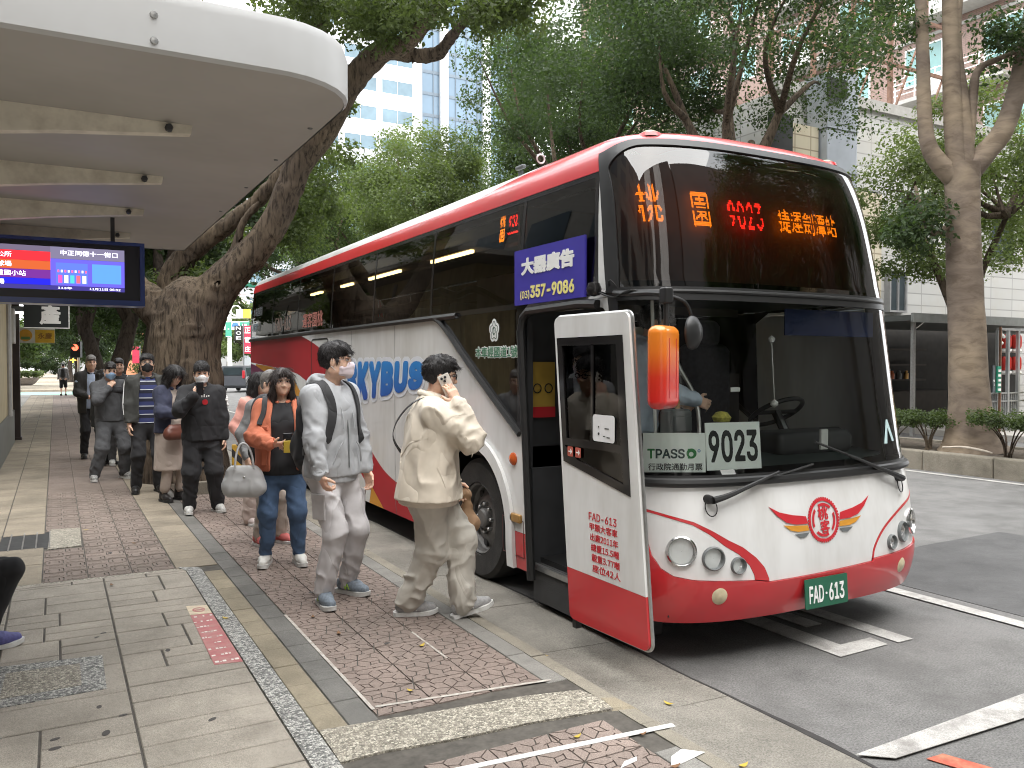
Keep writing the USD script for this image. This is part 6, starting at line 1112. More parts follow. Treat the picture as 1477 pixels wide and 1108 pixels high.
# background beyond the trees
facade('white_office', 'white office block with dark window bands seen above the camphor limb', 33, 51.3, 125, 145, 74, mat('office_white', (.34, .35, .36), .5, var=.04), ('-y',), {'-y': 3}, np.arange(8, 72, 4.6), 5.1, 2.1, M_GLASSB, frame=mat('frame_pale', (.5, .5, .5), .5))
gt, gm = facade('glass_tower', 'tall blue grey glass tower between the office block and the trees', 61, 88, 150, 175, 170, mat('curtain_wall', (.12, .175, .23), .12, var=.15, scale=.08), ('-y',), {'-y': 1}, (), 1, 1, M_GLASSB)
for x in (61, 66.6, 76, 85): gm('pier', bx2((x, 149.2, 0), (x + 1.7, 150.0, 171)), mat('pier_white', (.40, .41, .42), .5, var=.03))
for x in np.arange(62.9, 87, 2.4):
    gm('mullion', bx2((x, 149.85, 0), (x + .15, 149.99, 170)), mat('mullion_dark', (.10, .13, .16), .4))
for z in np.arange(4, 168, 4.2): gm('spandrel', bx2((61.1, 149.9, z), (87.9, 149.98, z + .6)), mat('mullion_dark', (.10, .13, .16)))
facade('pale_glass_block', 'pale glazed block with dark openings just over the coach tail', 19, 30, 98, 118, 25, mat('pale_cladding', (.32, .34, .355), .4, var=.05), ('-y', '-x'), {'-y': 4, '-x': 4}, np.arange(4, 24, 3.4), 1.3, 2.2, M_GLASSB, frame=mat('frame_pale', (.5, .5, .5)))
facade('orange_block', 'orange brick and cream block seen under the camphor limb', 9, 19, 132, 150, 22.5, mat('orange_brick', (.50, .22, .12), .7, var=.1), ('-y',), {'-y': 4}, (18.2,), 1.5, 1.6, M_GLASSB, frame=M_WHITEINK)
facade('cream_block', 'cream block with a stepped top left of the coach tail', 14, 26.5, 122, 131, 17, mat('cream_wall', (.55, .42, .26), .7, var=.06), ('-y',), {'-y': 5}, (11.5, 14.2), 1.2, 1.5, M_GLASSB, frame=M_WHITEINK)
facade('far_white_block', 'white block with rows of small windows between the dark trunks', -3, 9, 175, 190, 24, mat('far_white', (.42, .43, .43), .6, var=.04), ('-y',), {'-y': 5}, np.arange(4, 23, 3.2), 1.5, 1.6, M_GLASSB)
facade('far_left_block', 'grey block closing the left pavement in the distance', -30, -8, 150, 170, 20, mat('far_grey', (.36, .36, .35), .6, var=.06), ('-y',), {'-y': 6}, np.arange(4, 19, 3.4), 1.6, 1.6, M_GLASSB)
# across the crossing, behind the viewer: seen only in the glass
for k, (x0, x1, y0, y1, h, c) in enumerate(((-30, 9, -46, -35, 50, .035), (-6.2, .2, -35, -34, 49, .62), (-19, -11.0, -35, -34, 49, .62), (9.5, 48, -44, -34, 46, .07), (46, 60, -34, 8, 40, .10))): facade('corner_building', ['dark block behind the viewer', 'white pier behind the viewer, nearer the road', 'white pier behind the viewer, farther from the road', 'brown block behind the viewer', 'long brown block on the right behind the viewer'][k], x0, x1, y0, y1, h, mat(f'corner_wall_{k}', (c, c * .93, c * .86), .6, var=.05), (), {}, (), 1, 1, M_GLASSB)
for k, (x, y) in enumerate(((13.7, -1.2), (13.7, -6.5), (13.8, -12), (19.5, -1))):
    tk, fk = trunk_of(x, y, 4.6, .25, 90 + k, .1, stems=3); tree(['median tree just outside the view on the right', 'second median tree behind the viewer', 'third median tree behind the viewer', 'opposite pavement tree behind the viewer'][k], (x, y, .1), tk, (x, y, 8.6), 4.4, 4.2, 90, 230, .2, L_DARK, B_CAMPHOR, 90 + k, None, 1.1, 'street_tree', 6, forks=fk)
# ---------------------------------------------------------------- bodies
def rotm(yaw=0, pitch=0, roll=0):
    """yaw turns to the left, pitch > 0 looks down, roll > 0 tips to the right"""
    y, p, r = (math.radians(v) for v in (yaw, -pitch, roll)); Z = np.array([[math.cos(y), -math.sin(y), 0], [math.sin(y), math.cos(y), 0], [0, 0, 1]]); X = np.array([[1, 0, 0], [0, math.cos(p), -math.sin(p)], [0, math.sin(p), math.cos(p)]]); Y = np.array([[math.cos(r), 0, math.sin(r)], [0, 1, 0], [-math.sin(r), 0, math.cos(r)]]); return Z @ X @ Y
def ik(a, c, l1, l2, hint):
    a, c, hint = (np.asarray(v, float) for v in (a, c, hint)); d = c - a; L = np.linalg.norm(d); L2 = min(L, (l1 + l2) * .999); d = d / L; c = a + d * L2
    x = (l1 * l1 - l2 * l2 + L2 * L2) / (2 * L2); y = math.sqrt(max(l1 * l1 - x * x, 0)); h = hint - d * (hint @ d); h /= np.linalg.norm(h) + 1e-9; return a + d * x + h * y, c
SKIN = [mat(f'skin_{k}', c, .5, var=.10, scale=25, sss=.12, spec=.35) for k, c in enumerate(((.66, .42, .31), (.58, .355, .25), (.70, .48, .37)))]
M_HAIR = mat('hair_black', (.014, .012, .012), .42, var=.5, scale=60, stretch=(6, 6, 1.2), bump=.5, bscale=160, bdist=.004); M_HAIRG = mat('hair_grey', (.16, .15, .14), .5, var=.5, scale=60, stretch=(6, 6, 1.2), bump=.5, bscale=160, bdist=.004); M_HAIRB = mat('hair_dark_brown', (.022, .014, .012), .42, var=.5, scale=60, stretch=(6, 6, 1.2), bump=.5, bscale=160, bdist=.004)
M_EYEW, M_IRIS, M_LIP, M_MASKW = mat('eye_white', (.62, .60, .57), .3, var=.02), mat('eye_iris', (.015, .010, .008), .2, var=.1), mat('lips', (.42, .19, .155), .45, var=.05), mat('mask_white', (.74, .74, .74), .7, var=.04)
def cloth(name, col, var=.10, rough=.85, dirt=None, sheen=.04, crease=5.0): return mat('cloth_' + name, col, rough, var=var, scale=18, sheen=sheen, dirt=dirt, dscale=5, damt=.4, crease=crease)
class Person:
    def __init__(s, label, loc, face, H=1.72, fem=False, fat=1.0, feet=((.1, 0, -8, 0), (-.1, 0, 8, 0)), pelvis=(0, 0, 0), lean=2, side=0, twist=0, head=(0, 0, 0), handR=(.26, .05, .82), handL=(-.26, .05, .82), elbR=(.3, -1, .1), elbL=(-.3, -1, .1), palmR=(-1, 0, 0), palmL=(1, 0, 0), fingR=None, fingL=None, curl=.5, curlR=None, curlL=None, h=.011, skin=0, knee=((.05, 1, 0), (-.05, 1, 0)), z0=SW, handy=(True, True), mouth=True, group=None, footz=(0, 0)):
        k = s.k = H / 1.72; s.fat, s.fem, s.h, s.H = fat, fem, h, H; s.skin = SKIN[skin]
        rz = math.degrees(math.atan2(-face[0], face[1])); s.T = thing('person', label, 'person', group, loc=(loc[0], loc[1], z0), rz=rz); s.loc, s.rz = np.array([loc[0], loc[1], z0]), rz
        J = s.J = {}; hw = (.092 if fem else .088) * k * (1 + (fat - 1) * .5); sw = (.143 if fem else .168) * k * (1 + (fat - 1) * .45)
        pc = np.array([pelvis[0], pelvis[1], (.925 + pelvis[2]) * k]); Rt = rotm(twist * .5, lean, side); Rs = rotm(twist, lean, side); s.Rs, s.Rt = Rs, Rt
        J['pel'] = pc; J['waist'] = pc + Rt @ np.array([0, 0, .15 * k]); J['chest'] = pc + Rt @ np.array([0, -.005, .34 * k]); J['neck'] = pc + Rs @ np.array([0, -.015 * k, .525 * k])
        nh = J['neck'] + rotm(twist, lean * .6, side) @ np.array([0, .018 * k, .045 * k]); s.Rh = rotm(twist + head[0], lean * .3 + head[1], head[2]); J['nh'] = nh; J['head'] = nh + rotm(twist + head[0] * .5, lean * .3 + head[1] * .6, head[2] * .6) @ np.array([0, .022 * k, .118 * k]); s.hk = .98 * (.5 * k + .5) * (.97 if fem else 1.0)
        fl = []
        for sg, ft, n, kn in ((1, feet[0], 'R', knee[0]), (-1, feet[1], 'L', knee[1])):
            J['hip' + n] = pc + rotm(twist * .3, 0, side * .5) @ np.array([sg * hw, 0, -.03 * k]); fx, fy, fyaw, fp = ft; Rf = rotm(fyaw, fp, 0); fz = footz[0 if n == 'R' else 1]
            an = np.array([fx, fy, fz + .088 * k]) + Rf @ np.array([0, 0, 0.0]); J['ank' + n] = an; kn_, an2 = ik(J['hip' + n], an, .425 * k, .405 * k, kn); J['kne' + n] = kn_; J['ank' + n] = an2; s.__dict__['foot' + n] = (an2, Rf)
            J['sh' + n] = J['neck'] + Rs @ np.array([sg * sw, -.0, -.065 * k])
        for n, hd, eb, pm, fg in (('R', handR, elbR, palmR, fingR), ('L', handL, elbL, palmL, fingL)):
            e, w = ik(J['sh' + n], hd, .285 * k, .245 * k, eb); J['elb' + n] = e; J['wri' + n] = w; f = (w - e) if fg is None else np.asarray(fg, float); f = f / np.linalg.norm(f); p = np.asarray(pm, float); p = p - f * (p @ f); p /= np.linalg.norm(p); s.__dict__['hf' + n] = (f, p)
        s.curl = (curl if curlR is None else curlR, curl if curlL is None else curlL); s.handy = handy; s._body(mouth)
    def add(s, name, m, mt, parent=None, smooth=60, label=None): return obj(name, m, mt, parent or s.T, smooth=smooth, label=label)
    def hp(s, v): return s.J['head'] + s.Rh @ (np.asarray(v, float) * s.hk)
    def fwd(s): return s.Rs @ np.array([0, 1.0, 0])
    # ---- the body: one surface from feet to crown
    def torso(s, S, t=0.0, k=.05, low=True, wr=None):
        J, f, kk = s.J, s.fat, s.k; y = s.Rt @ np.array([0, 1.0, 0]); b = .93 if s.fem else 1.0
        S.C(J['pel'] + (0, 0, -.03 * kk), J['waist'], (.158 * kk * f if not s.fem else .165 * kk * f) + t, .138 * kk * f * (.93 if s.fem else 1) + t, k, y, 1.32 / (1 + (f - 1) * .6)); S.C(J['waist'], J['chest'], .138 * kk * f * (.93 if s.fem else 1) + t, .163 * kk * b * (1 + (f - 1) * .6) + t, k, y, 1.36 / (1 + (f - 1) * .5), wr)
        S.C(J['chest'], J['neck'] + s.Rs @ np.array([0, 0, -.08 * kk]), .163 * kk * b * (1 + (f - 1) * .6) + t, .115 * kk + t, k, s.fwd(), 1.36)
        for n in 'RL': S.C(J['neck'] + s.Rs @ np.array([0, -.01, -.045 * kk]), J['sh' + n], .058 * kk + t, .058 * kk + t, k)
        if s.fem:
            for sg in (-1, 1): S.E(J['chest'] + s.Rs @ np.array([sg * .068 * kk, .092 * kk * f, -.005]), np.array([.062, .05, .06]) * kk * f + t, s.Rs, k)
        return S
    def arm(s, S, n, t0, t1, t2, k=.03, end=1.0, wr=None):
        J, kk = s.J, s.k; fa = 1 + (s.fat - 1) * .7; w = J['elb' + n] + (J['wri' + n] - J['elb' + n]) * end
        S.C(J['sh' + n], J['elb' + n], .046 * kk * fa + t0 * .72, .037 * kk * fa + t1 * .72, k, wr=(wr, 20, 1.0, .4) if wr else None); S.C(J['elb' + n], w, .036 * kk * fa + t1 * .72, .027 * kk * fa + t2 * .72, k, wr=(wr, 22, .5, .6) if wr else None); return S
    def leg(s, S, n, t0, t1, t2, k=.04, end=1.0, wr=None):
        J, kk = s.J, s.k; fa = 1 + (s.fat - 1) * .9; a = J['kne' + n] + (J['ank' + n] - J['kne' + n]) * end
        S.C(J['hip' + n], J['kne' + n], .080 * kk * fa + t0, .055 * kk * fa + t1 * .8, k, wr=(wr, 12, .9, .5) if wr else None); S.C(J['kne' + n], a, .054 * kk * fa + t1 * .8, .036 * kk + t2 * .85, k, wr=(wr, 15, .75, .6) if wr else None); return S
    def hand(s, S, n):
        f, p = s.__dict__['hf' + n]; kk = s.k * .98; w = s.J['wri' + n]; x = np.cross(f, p) * (1 if n == 'R' else -1); c = s.curl[0 if n == 'R' else 1]   # x points to the thumb side
        S.C(w - f * .03, w + f * .02 * kk, .027 * kk, .026 * kk, .015)
        for u in (-.026, -.009, .009, .026): S.C(w + f * .015 * kk + x * u * .7, w + f * .085 * kk + x * u, .0155 * kk, .0125 * kk, .012)
        for u, L in ((.030, .068), (.010, .077), (-.010, .072), (-.029, .056)):
            b = w + f * .085 * kk + x * u * kk; a = c * .55; d = f
            for q, fr in enumerate((.45, .31, .24)):
                d = math.cos(a) * f + math.sin(a) * p + x * u * .25; d /= np.linalg.norm(d); e = b + d * L * fr * kk; S.C(b, e, .0092 * kk - q * .0007, .0086 * kk - q * .0009, .004); b = e; a += c * .95
        b = w + f * .025 * kk + x * .026 * kk; d = (x * .72 + f * .62 + p * .42); d /= np.linalg.norm(d); e = b + d * .045 * kk; S.C(b, e, .0135 * kk, .0105 * kk, .012); d2 = x * .25 + f * .85 + p * (.25 + .35 * c); d2 /= np.linalg.norm(d2); S.C(e, e + d2 * .034 * kk, .0100 * kk, .0085 * kk, .006); return S
    def _head(s, S, mouth):
        R, q = s.Rh, s.hk; E = lambda c, r, k=.02, neg=False, r2=None: S.E(s.hp(c), np.array(r) * q, R if r2 is None else R @ r2, k * q, neg); C = lambda a, b, ra, rb, k=.01: S.C(s.hp(a), s.hp(b), ra * q, rb * q, k * q)
        E((0, -.018, .035), (.0735, .092, .080)); E((0, .018, -.005), (.068, .078, .085), .03); fm = s.fem; E((0, .030, -.055 + .006 * fm), (.056, .060, .058 - .006 * fm), .03); E((0, .066, -.094 + .010 * fm), (.026 - .003 * fm, .022, .020), .03)
        for sg in (-1, 1):
            E((sg * .040, .062, -.022), (.024, .022, .022), .02); E((sg * .058, .0, -.062), (.018, .035, .03), .03); E((sg * .0765, -.008, -.006), (.010, .019, .031), .008, r2=rotm(sg * -18)); E((sg * .031, .088, .018), (.017, .0095, .011), .008, True); C((sg * .014, .090, .034), (sg * .045, .078, .036), .009, .008, .012)
        C((0, .090 if fm else .092, .022), (0, .099 if fm else .106, -.018), .007 if fm else .0085, .0095 if fm else .0115, .012); E((0, .100 if fm else .107, -.022), (.0125, .011, .010), .008)
        for sg in (-1, 1): E((sg * .012, .098, -.025), (.0085, .010, .0075), .006)
        E((0, .086, -.058), (.022, .008, .0060), .006); E((0, .085, -.068), (.019, .008, .0065), .006); E((0, .0945, -.0632), (.022, .003, .0014), .003, True)
        S.C(s.J['neck'] + s.Rs @ np.array([0, -.005, -.04]), s.J['nh'] + (s.J['head'] - s.J['nh']) * .45, (.057 if not s.fem else .049) * s.k, (.053 if not s.fem else .046) * s.k, .03); return S
    def _body(s, mouth):
        B = Sh(); s.torso(B); J, kk = s.J, s.k
        for n in 'RL':
            s.arm(B, n, 0, 0, 0); s.leg(B, n, 0, 0, 0); an, Rf = s.__dict__['foot' + n]; B.C(an + Rf @ np.array([0, -.03, -.05]) * kk, an + Rf @ np.array([0, .12, -.062]) * kk, .030 * kk, .022 * kk, .03); B.E(J['hip' + n] + s.Rt @ np.array([0, -.06, .0]) * kk, np.array([.085, .075, .09]) * kk * s.fat, None, .04)
        coarse = B.mesh(max(s.h * 1.7, .018)); fine = [s._head(Sh(), mouth).mesh(s.h * .5 if s.h < .012 else s.h * .62)]
        for i, n in enumerate('RL'):
            if s.handy[i]: fine.append(s.hand(Sh(), n).mesh(min(s.h * .45, .0062), smooth=1))
        try:
            U = to_mf(coarse)
            for f in fine: U = U + to_mf(f)
            assert U.num_tri() > 1000; body = mf(U)
        except Exception: body = cat_mesh([coarse] + fine)
        s.body = s.add('body', body, s.skin, smooth=70)
        hq = s.hk
        for sg in (-1, 1):
            e = trimesh.creation.icosphere(2, .0118 * hq); e.vertices = e.vertices * (1.12, .8, .62); e.apply_transform(np.block([[s.Rh, s.hp((sg * .031, .0825, .017))[:, None]], [np.zeros((1, 3)), np.ones((1, 1))]])); ey = s.add('eye', e, M_EYEW)
            i = trimesh.creation.icosphere(2, .0066 * hq); i.vertices = i.vertices * (1, .55, .98); i.apply_transform(np.block([[s.Rh, s.hp((sg * .031, .0898, .0170))[:, None]], [np.zeros((1, 3)), np.ones((1, 1))]])); s.add('iris', i, M_IRIS, ey)
            s.add('eyelid', tube([s.hp((sg * (.031 + .0145 * t), .0915 - .004 * t * t, .0215 + .0040 * (1 - t * t) - .002)) for t in np.linspace(-1, 1, 7)], np.array([.0010, .0018, .0022, .0024, .0022, .0018, .0010]) * hq, 6), M_IRIS, ey)
            s.add('eyebrow', tube([s.hp((sg * (.012 + .036 * t), .0985 - .016 * t * t, .037 + .007 * math.sin(t * 2.6))) for t in np.linspace(0, 1, 7)], np.array([.002, .0032, .0034, .0032, .003, .0024, .001]) * hq, 6), M_HAIR)
        if mouth: s.add('lips', [(lambda e: (e.apply_transform(np.block([[s.Rh, s.hp(c)[:, None]], [np.zeros((1, 3)), np.ones((1, 1))]])), e)[1])((lambda e: (setattr(e, 'vertices', e.vertices * np.array(r) * hq), e)[1])(trimesh.creation.icosphere(2, 1.0))) for c, r in (((0, .0858, -.0592), (.0200, .0090, .0032)), ((0, .0848, -.0672), (.0165, .0092, .0038)))], M_LIP)
    # ---- clothes
    def top(s, name, mt, t=.018, ta=(.022, .024, .02), hem=None, end=.97, fold=(.008, (13, 13, 3.6), 1), wr=.006, collar=None, openf=None, flare=0.0, h=None, loose=0.0, parent=None, necky=.0, sleeves=True, short=None, label=None):
        J, kk = s.J, s.k; S = Sh(); t, loose = t * .62, loose * .55; s.torso(S, t, .05); hz = J['pel'][2] + (hem if hem is not None else -.06) * kk
        if loose or (hem is not None and hem < -.02):
            y = s.Rt @ np.array([0, 1.0, 0]); S.C(np.array([*J['pel'][:2], hz]), J['waist'] + (0, 0, .06), .152 * kk * s.fat + t + loose + flare, .142 * kk * s.fat + t + loose, .06, y, 1.25 / (1 + (s.fat - 1) * .5))
        if loose: S.C(J['waist'], J['chest'], .142 * kk * s.fat + t + loose, .16 * kk + t + loose * .5, .06, s.fwd(), 1.3)
        for n in 'RL':
            if not sleeves: continue
            if short: S.C(J['sh' + n], J['sh' + n] + (J['elb' + n] - J['sh' + n]) * short, .052 * kk + ta[0], .045 * kk + ta[1], .03)
            else: s.arm(S, n, *ta, k=.045, end=end, wr=wr)
        S.plane((0, 0, -1), (0, 0, hz))
        S.E(J['neck'] + s.Rs @ np.array([0, .028 + necky, .05]) * kk, np.array([.062, .075, .075]) * kk, s.Rs, .015, True)
        if openf:
            x = s.Rs @ np.array([1.0, 0, 0]); y = s.fwd(); c0 = J['neck'] + y * .19 * kk; c1 = np.array([*(J['pel'] + y * .22 * kk)[:2], hz - .1]); S.C(c0 + (0, 0, .03), c1, openf[0], openf[1], .012, y, .42, neg=True)
        m = S.mesh(h or s.h, fold); s.cloth = m; p = s.add(name, m, mt, parent, label=label)
        if collar: 
            C = Sh(); a = np.linspace(0, 2 * math.pi, 15); cc = J['neck'] + s.Rs @ np.array([0, .012, .012]) * kk; rr = (.068 if not s.fem else .06) * kk + collar[0]
            pts = [cc + s.Rs @ np.array([rr * math.sin(q), rr * 1.02 * math.cos(q), -.030 * kk * math.cos(q) + .006]) for q in a if not (openf and abs(((q + math.pi) % (2 * math.pi)) - math.pi) < .5)] if not openf else [cc + s.Rs @ np.array([rr * math.sin(q), rr * 1.02 * math.cos(q), -.030 * kk * math.cos(q) + .006]) for q in np.linspace(.5, 2 * math.pi - .5, 13)]
            for u, v in zip(pts[:-1], pts[1:]): C.C(u, v, collar[1], collar[1], .012)
            s.add('collar', C.mesh(min(s.h, .009)), mt, p)
        return p
    def rib(s, name, mt, zoff, t, hh=.03, parent=None, fatk=1.0):
        J, kk = s.J, s.k; S = Sh(); z = J['pel'][2] + zoff * kk; y = s.Rt @ np.array([0, 1.0, 0]); S.C(np.array([*J['pel'][:2], z - hh]), np.array([*J['pel'][:2], z + hh]), t, t, .02, y, 1.25); S.plane((0, 0, -1), (0, 0, z - hh)); S.plane((0, 0, 1), (0, 0, z + hh)); return s.add(name, S.mesh(s.h, (.003, (60, 60, 2), 3)), mt, parent)
    def cuffs(s, mt, t=.012, L=.05, parent=None, end=.97):
        for n in 'RL':
            e, w = s.J['elb' + n], s.J['wri' + n]; d = (w - e) / np.linalg.norm(w - e); q = e + (w - e) * end; S = Sh(); S.C(q - d * L, q, .031 * s.k + t, .030 * s.k + t, .01); S.plane(d, q + d * .002); s.add('cuff', S.mesh(min(s.h, .008)), mt, parent)
    def trousers(s, name, mt, t=(.012, .018, .02), end=.97, fold=(.008, (9, 9, 4.5), 2), wr=.007, hemz=None, h=None, top=.06):
        J, kk = s.J, s.k; S = Sh(); y = s.Rt @ np.array([0, 1.0, 0]); S.C(J['pel'] + (0, 0, -.06 * kk), J['pel'] + (0, 0, .08 * kk), (.16 * kk) * s.fat + t[0], .15 * kk * s.fat + t[0], .05, y, 1.3 / (1 + (s.fat - 1) * .6))
        for n in 'RL':
            s.leg(S, n, *t, end=end, wr=wr); S.E(J['hip' + n] + s.Rt @ np.array([0, -.055, 0]) * kk, np.array([.085, .072, .095]) * kk * s.fat + t[0] * .5, None, .05)
        S.plane((0, 0, 1), J['pel'] + (0, 0, top * kk + .03)); return s.add(name, S.mesh(h or s.h, fold), mt)
    def skirt(s, name, mt, z1=.45, r0=.16, r1=.24, fold=(.016, (11, 11, .6), 5), q=1.12, ztop=.1):
        J, kk = s.J, s.k; S = Sh(); zc = s.J['pel'][2] + ztop * kk; S.C(np.array([*J['pel'][:2], zc]), np.array([J['pel'][0], J['pel'][1] + .01, z1 * kk]), r0 * kk * s.fat, r1 * kk * s.fat, .03, np.array([0, 1.0, 0]), q); S.plane((0, 0, -1), (0, 0, z1 * kk)); S.plane((0, 0, 1), (0, 0, zc + .02)); return s.add(name, S.mesh(s.h, fold), mt)
    def shoes(s, upper, solem, kind='sneaker', sole_t=.028, accent=None, lace=None):
        kk = s.k
        for n, sg in (('R', 1), ('L', -1)):
            an, Rf = s.__dict__['foot' + n]; S = Sh(); g = lambda x, y, z: np.array([x * sg, y, z]) * kk; b = sole_t
            S.C(g(0, -.045, b + .028), g(.004, .07, b + .026), .036 * kk, .041 * kk, .03); S.C(g(.004, .07, b + .022), g(-.004, .155, b + .014), .043 * kk, .030 * kk, .03); S.C(g(0, -.040, b + .03), g(0, -.030, .105 if kind != 'boot' else .20), .036 * kk, .040 * kk, .03); S.C(g(0, .03, b + .05), g(0, -.02, .092), .032 * kk, .036 * kk, .03)
            S.plane((0, 0, -1), (0, 0, b - .004)); S.plane((0, 0, 1), (0, 0, (.098 if kind != 'boot' else .22) * kk))
            if kind == 'sneaker': S.C(g(0, -.02, .11), g(0, -.02, .09), .030, .028, .008, neg=True)
            M = np.eye(4); M[:3, :3] = Rf; M[:3, 3] = an - Rf @ np.array([0, 0, .088 * kk]); u = S.mesh(.0062 if s.h < .012 else .009, (.0015, (40, 40, 40), 4)); u.apply_transform(M); sh = s.add('shoe', u, upper)
            out = Polygon([(x * sg * kk, y * kk) for x, y in crom([(-.034, -.085), (.0, -.098), (.036, -.08), (.040, -.02), (.046, .06), (.047, .11), (.030, .172), (0, .196), (-.030, .175), (-.042, .12), (-.036, .04), (-.034, -.03), (-.036, -.08)], 4)]).buffer(0)
            m = prism(out.buffer(.002), b - .004, .001); m.vertices[:, 2] += np.clip(m.vertices[:, 1] / kk - .14, 0, 1) * .22; m.apply_transform(M); s.add('sole', m, solem, sh, smooth=30)
            if kind == 'sneaker' and lace is not None:
                for q in range(4): l = tube([g(-.022, .04 + q * .017, b + .062 - q * .008), g(0, .04 + q * .017, b + .071 - q * .009), g(.022, .04 + q * .017, b + .062 - q * .008)], .0035, 5); l.apply_transform(M); s.add('lace', l, lace, sh)
            if accent is not None:
                for side in (1, -1):
                    for pa, pb in (((.044, -.0, b + .045), (.046, .022, b + .008)), ((.046, .022, b + .008), (.043, .03, b + .045)), ((.043, .03, b + .045), (.046, .052, b + .01))):
                        l = tube([g(side * pa[0], *pa[1:]), g(side * pb[0], *pb[1:])], .0045, 5); l.apply_transform(M); s.add('side_mark', l, accent, sh)
    # ---- hair and things on the face
    def hair(s, mt, style='short', vol=.014, seed=1, fringe=.5):
        S = Sh(); R, q = s.Rh, s.hk; E = lambda c, r, k=.02, neg=False: S.E(s.hp(c), np.array(r) * q, R, k * q, neg); C = lambda a, b, ra, rb, k=.02, neg=False: S.C(s.hp(a), s.hp(b), ra * q, rb * q, k * q, neg=neg)
        v = vol; sh_ = style == 'short'; E((0, -.020, .040), (.0735 + (.007 if sh_ else v), .094 + (.008 if sh_ else v), .082 + v)); E((0, .018 if sh_ else .025, .090 if sh_ else .085), (.058 + v * .5, .068 if sh_ else .060, .028 + v), .03); E((0, -.042 if sh_ else -.045, -.02), (.066 + (.004 if sh_ else v * .6), .060 + (.006 if sh_ else v * .6), .065), .02)
        if style == 'short':
            E((0, .105, -.035), (.085, .072, .092 + .012 * (1 - fringe)), .012, True); C((-.1, .015, -.075), (.1, .015, -.075), .050, .050, .01, True); S.plane(-R[:, 2] + R[:, 1] * -.35, s.hp((0, -.06, -.050)))
            for sg in (-1, 1): E((sg * .085, -.004, -.012), (.022, .026, .036), .008, True); C((sg * .071, .022, .02), (sg * .070, .018, -.022), .009, .006, .01)
            for x in (-.04, -.02, 0, .02, .04): C((x, .055, .105), (x * 1.15 + .008, .098 - abs(x) * .35, .072 + .01 * (x > 0)), .016, .008, .012)
        else:
            E((0, .118, -.042), (.070, .076, .116), .012, True); ln = {'bob': .17, 'long': .40, 'back': .34}[style]
            for sg in (-1, 1):
                for dy, e in ((.035, 1.0), (.0, 1.06), (-.04, 1.0)):
                    a = s.hp((sg * .070, dy, .02)); z = s.hp((sg * .080, dy - .008, -.10)); b = z + np.array([0, 0, -(ln - .10) * e * q]) + s.Rs @ np.array([sg * .016, .012 if style != 'back' else -.03, 0]); S.C(a, z, .021 * q, .023 * q, .02); S.C(z, b, .024 * q, .010 * q, .02)
            for x in (-.05, -.017, .017, .05): z = s.hp((x, -.085, -.08)); S.C(s.hp((x, -.08, .03)), z, .035 * q, .032 * q, .03); S.C(z, z + np.array([0, 0, -(ln - .08) * q]) + s.Rs @ np.array([0, -.035, 0]), .032 * q, .018 * q, .03)
            if fringe > .6:
                for x in (-.045, -.03, -.015, 0, .015, .03, .045): C((x * .9, .075, .10), (x * 1.05, .098 - abs(x) * .45, .045), .013, .008, .01)
            else:
                for sg in (-1, 1): C((0, .07, .112), (sg * .045, .078, .075), .012, .012, .02); C((sg * .045, .078, .075), (sg * .068, .045, .0), .013, .012, .02)
        hm = S.mesh(max(.0065, s.h * .6), (.0045, (55, 55, 9) if style != 'short' else (45, 30, 45), seed), smooth=0); pr = s.add('hair', hm, mt, smooth=80)
        if s.h < .0127: s._strands(hm, mt, pr, style, seed)
        return pr
    def _strands(s, hm, mt, pr, style, seed, n=2600):
        g = np.random.default_rng(seed); P, fi = trimesh.sample.sample_surface(hm, n, seed=seed); N = hm.face_normals[fi]; L = s.Rh.T @ (P - s.J['head']).T / s.hk; L = L.T; q = s.hk
        crown = np.array([0, -.05, .13]); fl = L - crown; fl[:, 2] -= .02 + .08 * (L[:, 2] < .05); fl = fl @ s.Rh.T
        if style != 'short': fl = np.where((L[:, 2:] < .0), np.array([0, 0, -1.0]), fl)
        fl = fl - N * (fl * N).sum(1, keepdims=True); fl /= np.linalg.norm(fl, axis=1, keepdims=True) + 1e-9; fl += g.normal(size=fl.shape) * (.05 if style == 'short' else .03); ln = (g.uniform(.018, .042, n) if style == 'short' else g.uniform(.05, .11, n))[:, None] * q * (np.where(L[:, 2:] < .01, .35, 1.0) if style == 'short' else 1.0); ou = N * g.uniform(.02, .14 if style == 'short' else .02, n)[:, None]
        Q = np.stack([P - N * .002, P + fl * ln * .35 + ou * ln * .5, P + fl * ln * .7 + ou * ln * .75, P + fl * ln + ou * ln * .7 + np.array([0, 0, -.15]) * ln], 1).reshape(-1, 3)
        c = UsdGeom.BasisCurves.Define(stage, numbered(path_of(pr), 'hair_strands')); c.CreateTypeAttr('linear'); c.CreatePointsAttr(Vt.Vec3fArray.FromNumpy(Q.astype(np.float32))); c.CreateCurveVertexCountsAttr(Vt.IntArray.FromNumpy(np.full(n, 4, np.int32))); c.CreateWidthsAttr(Vt.FloatArray.FromNumpy(np.tile(np.array([.0022, .0020, .0016, .0006], np.float32), n))); c.SetWidthsInterpolation('vertex'); UsdShade.MaterialBindingAPI.Apply(c.GetPrim()).Bind(mt)
        c.GetPrim().SetCustomDataByKey('kind', 'stuff')
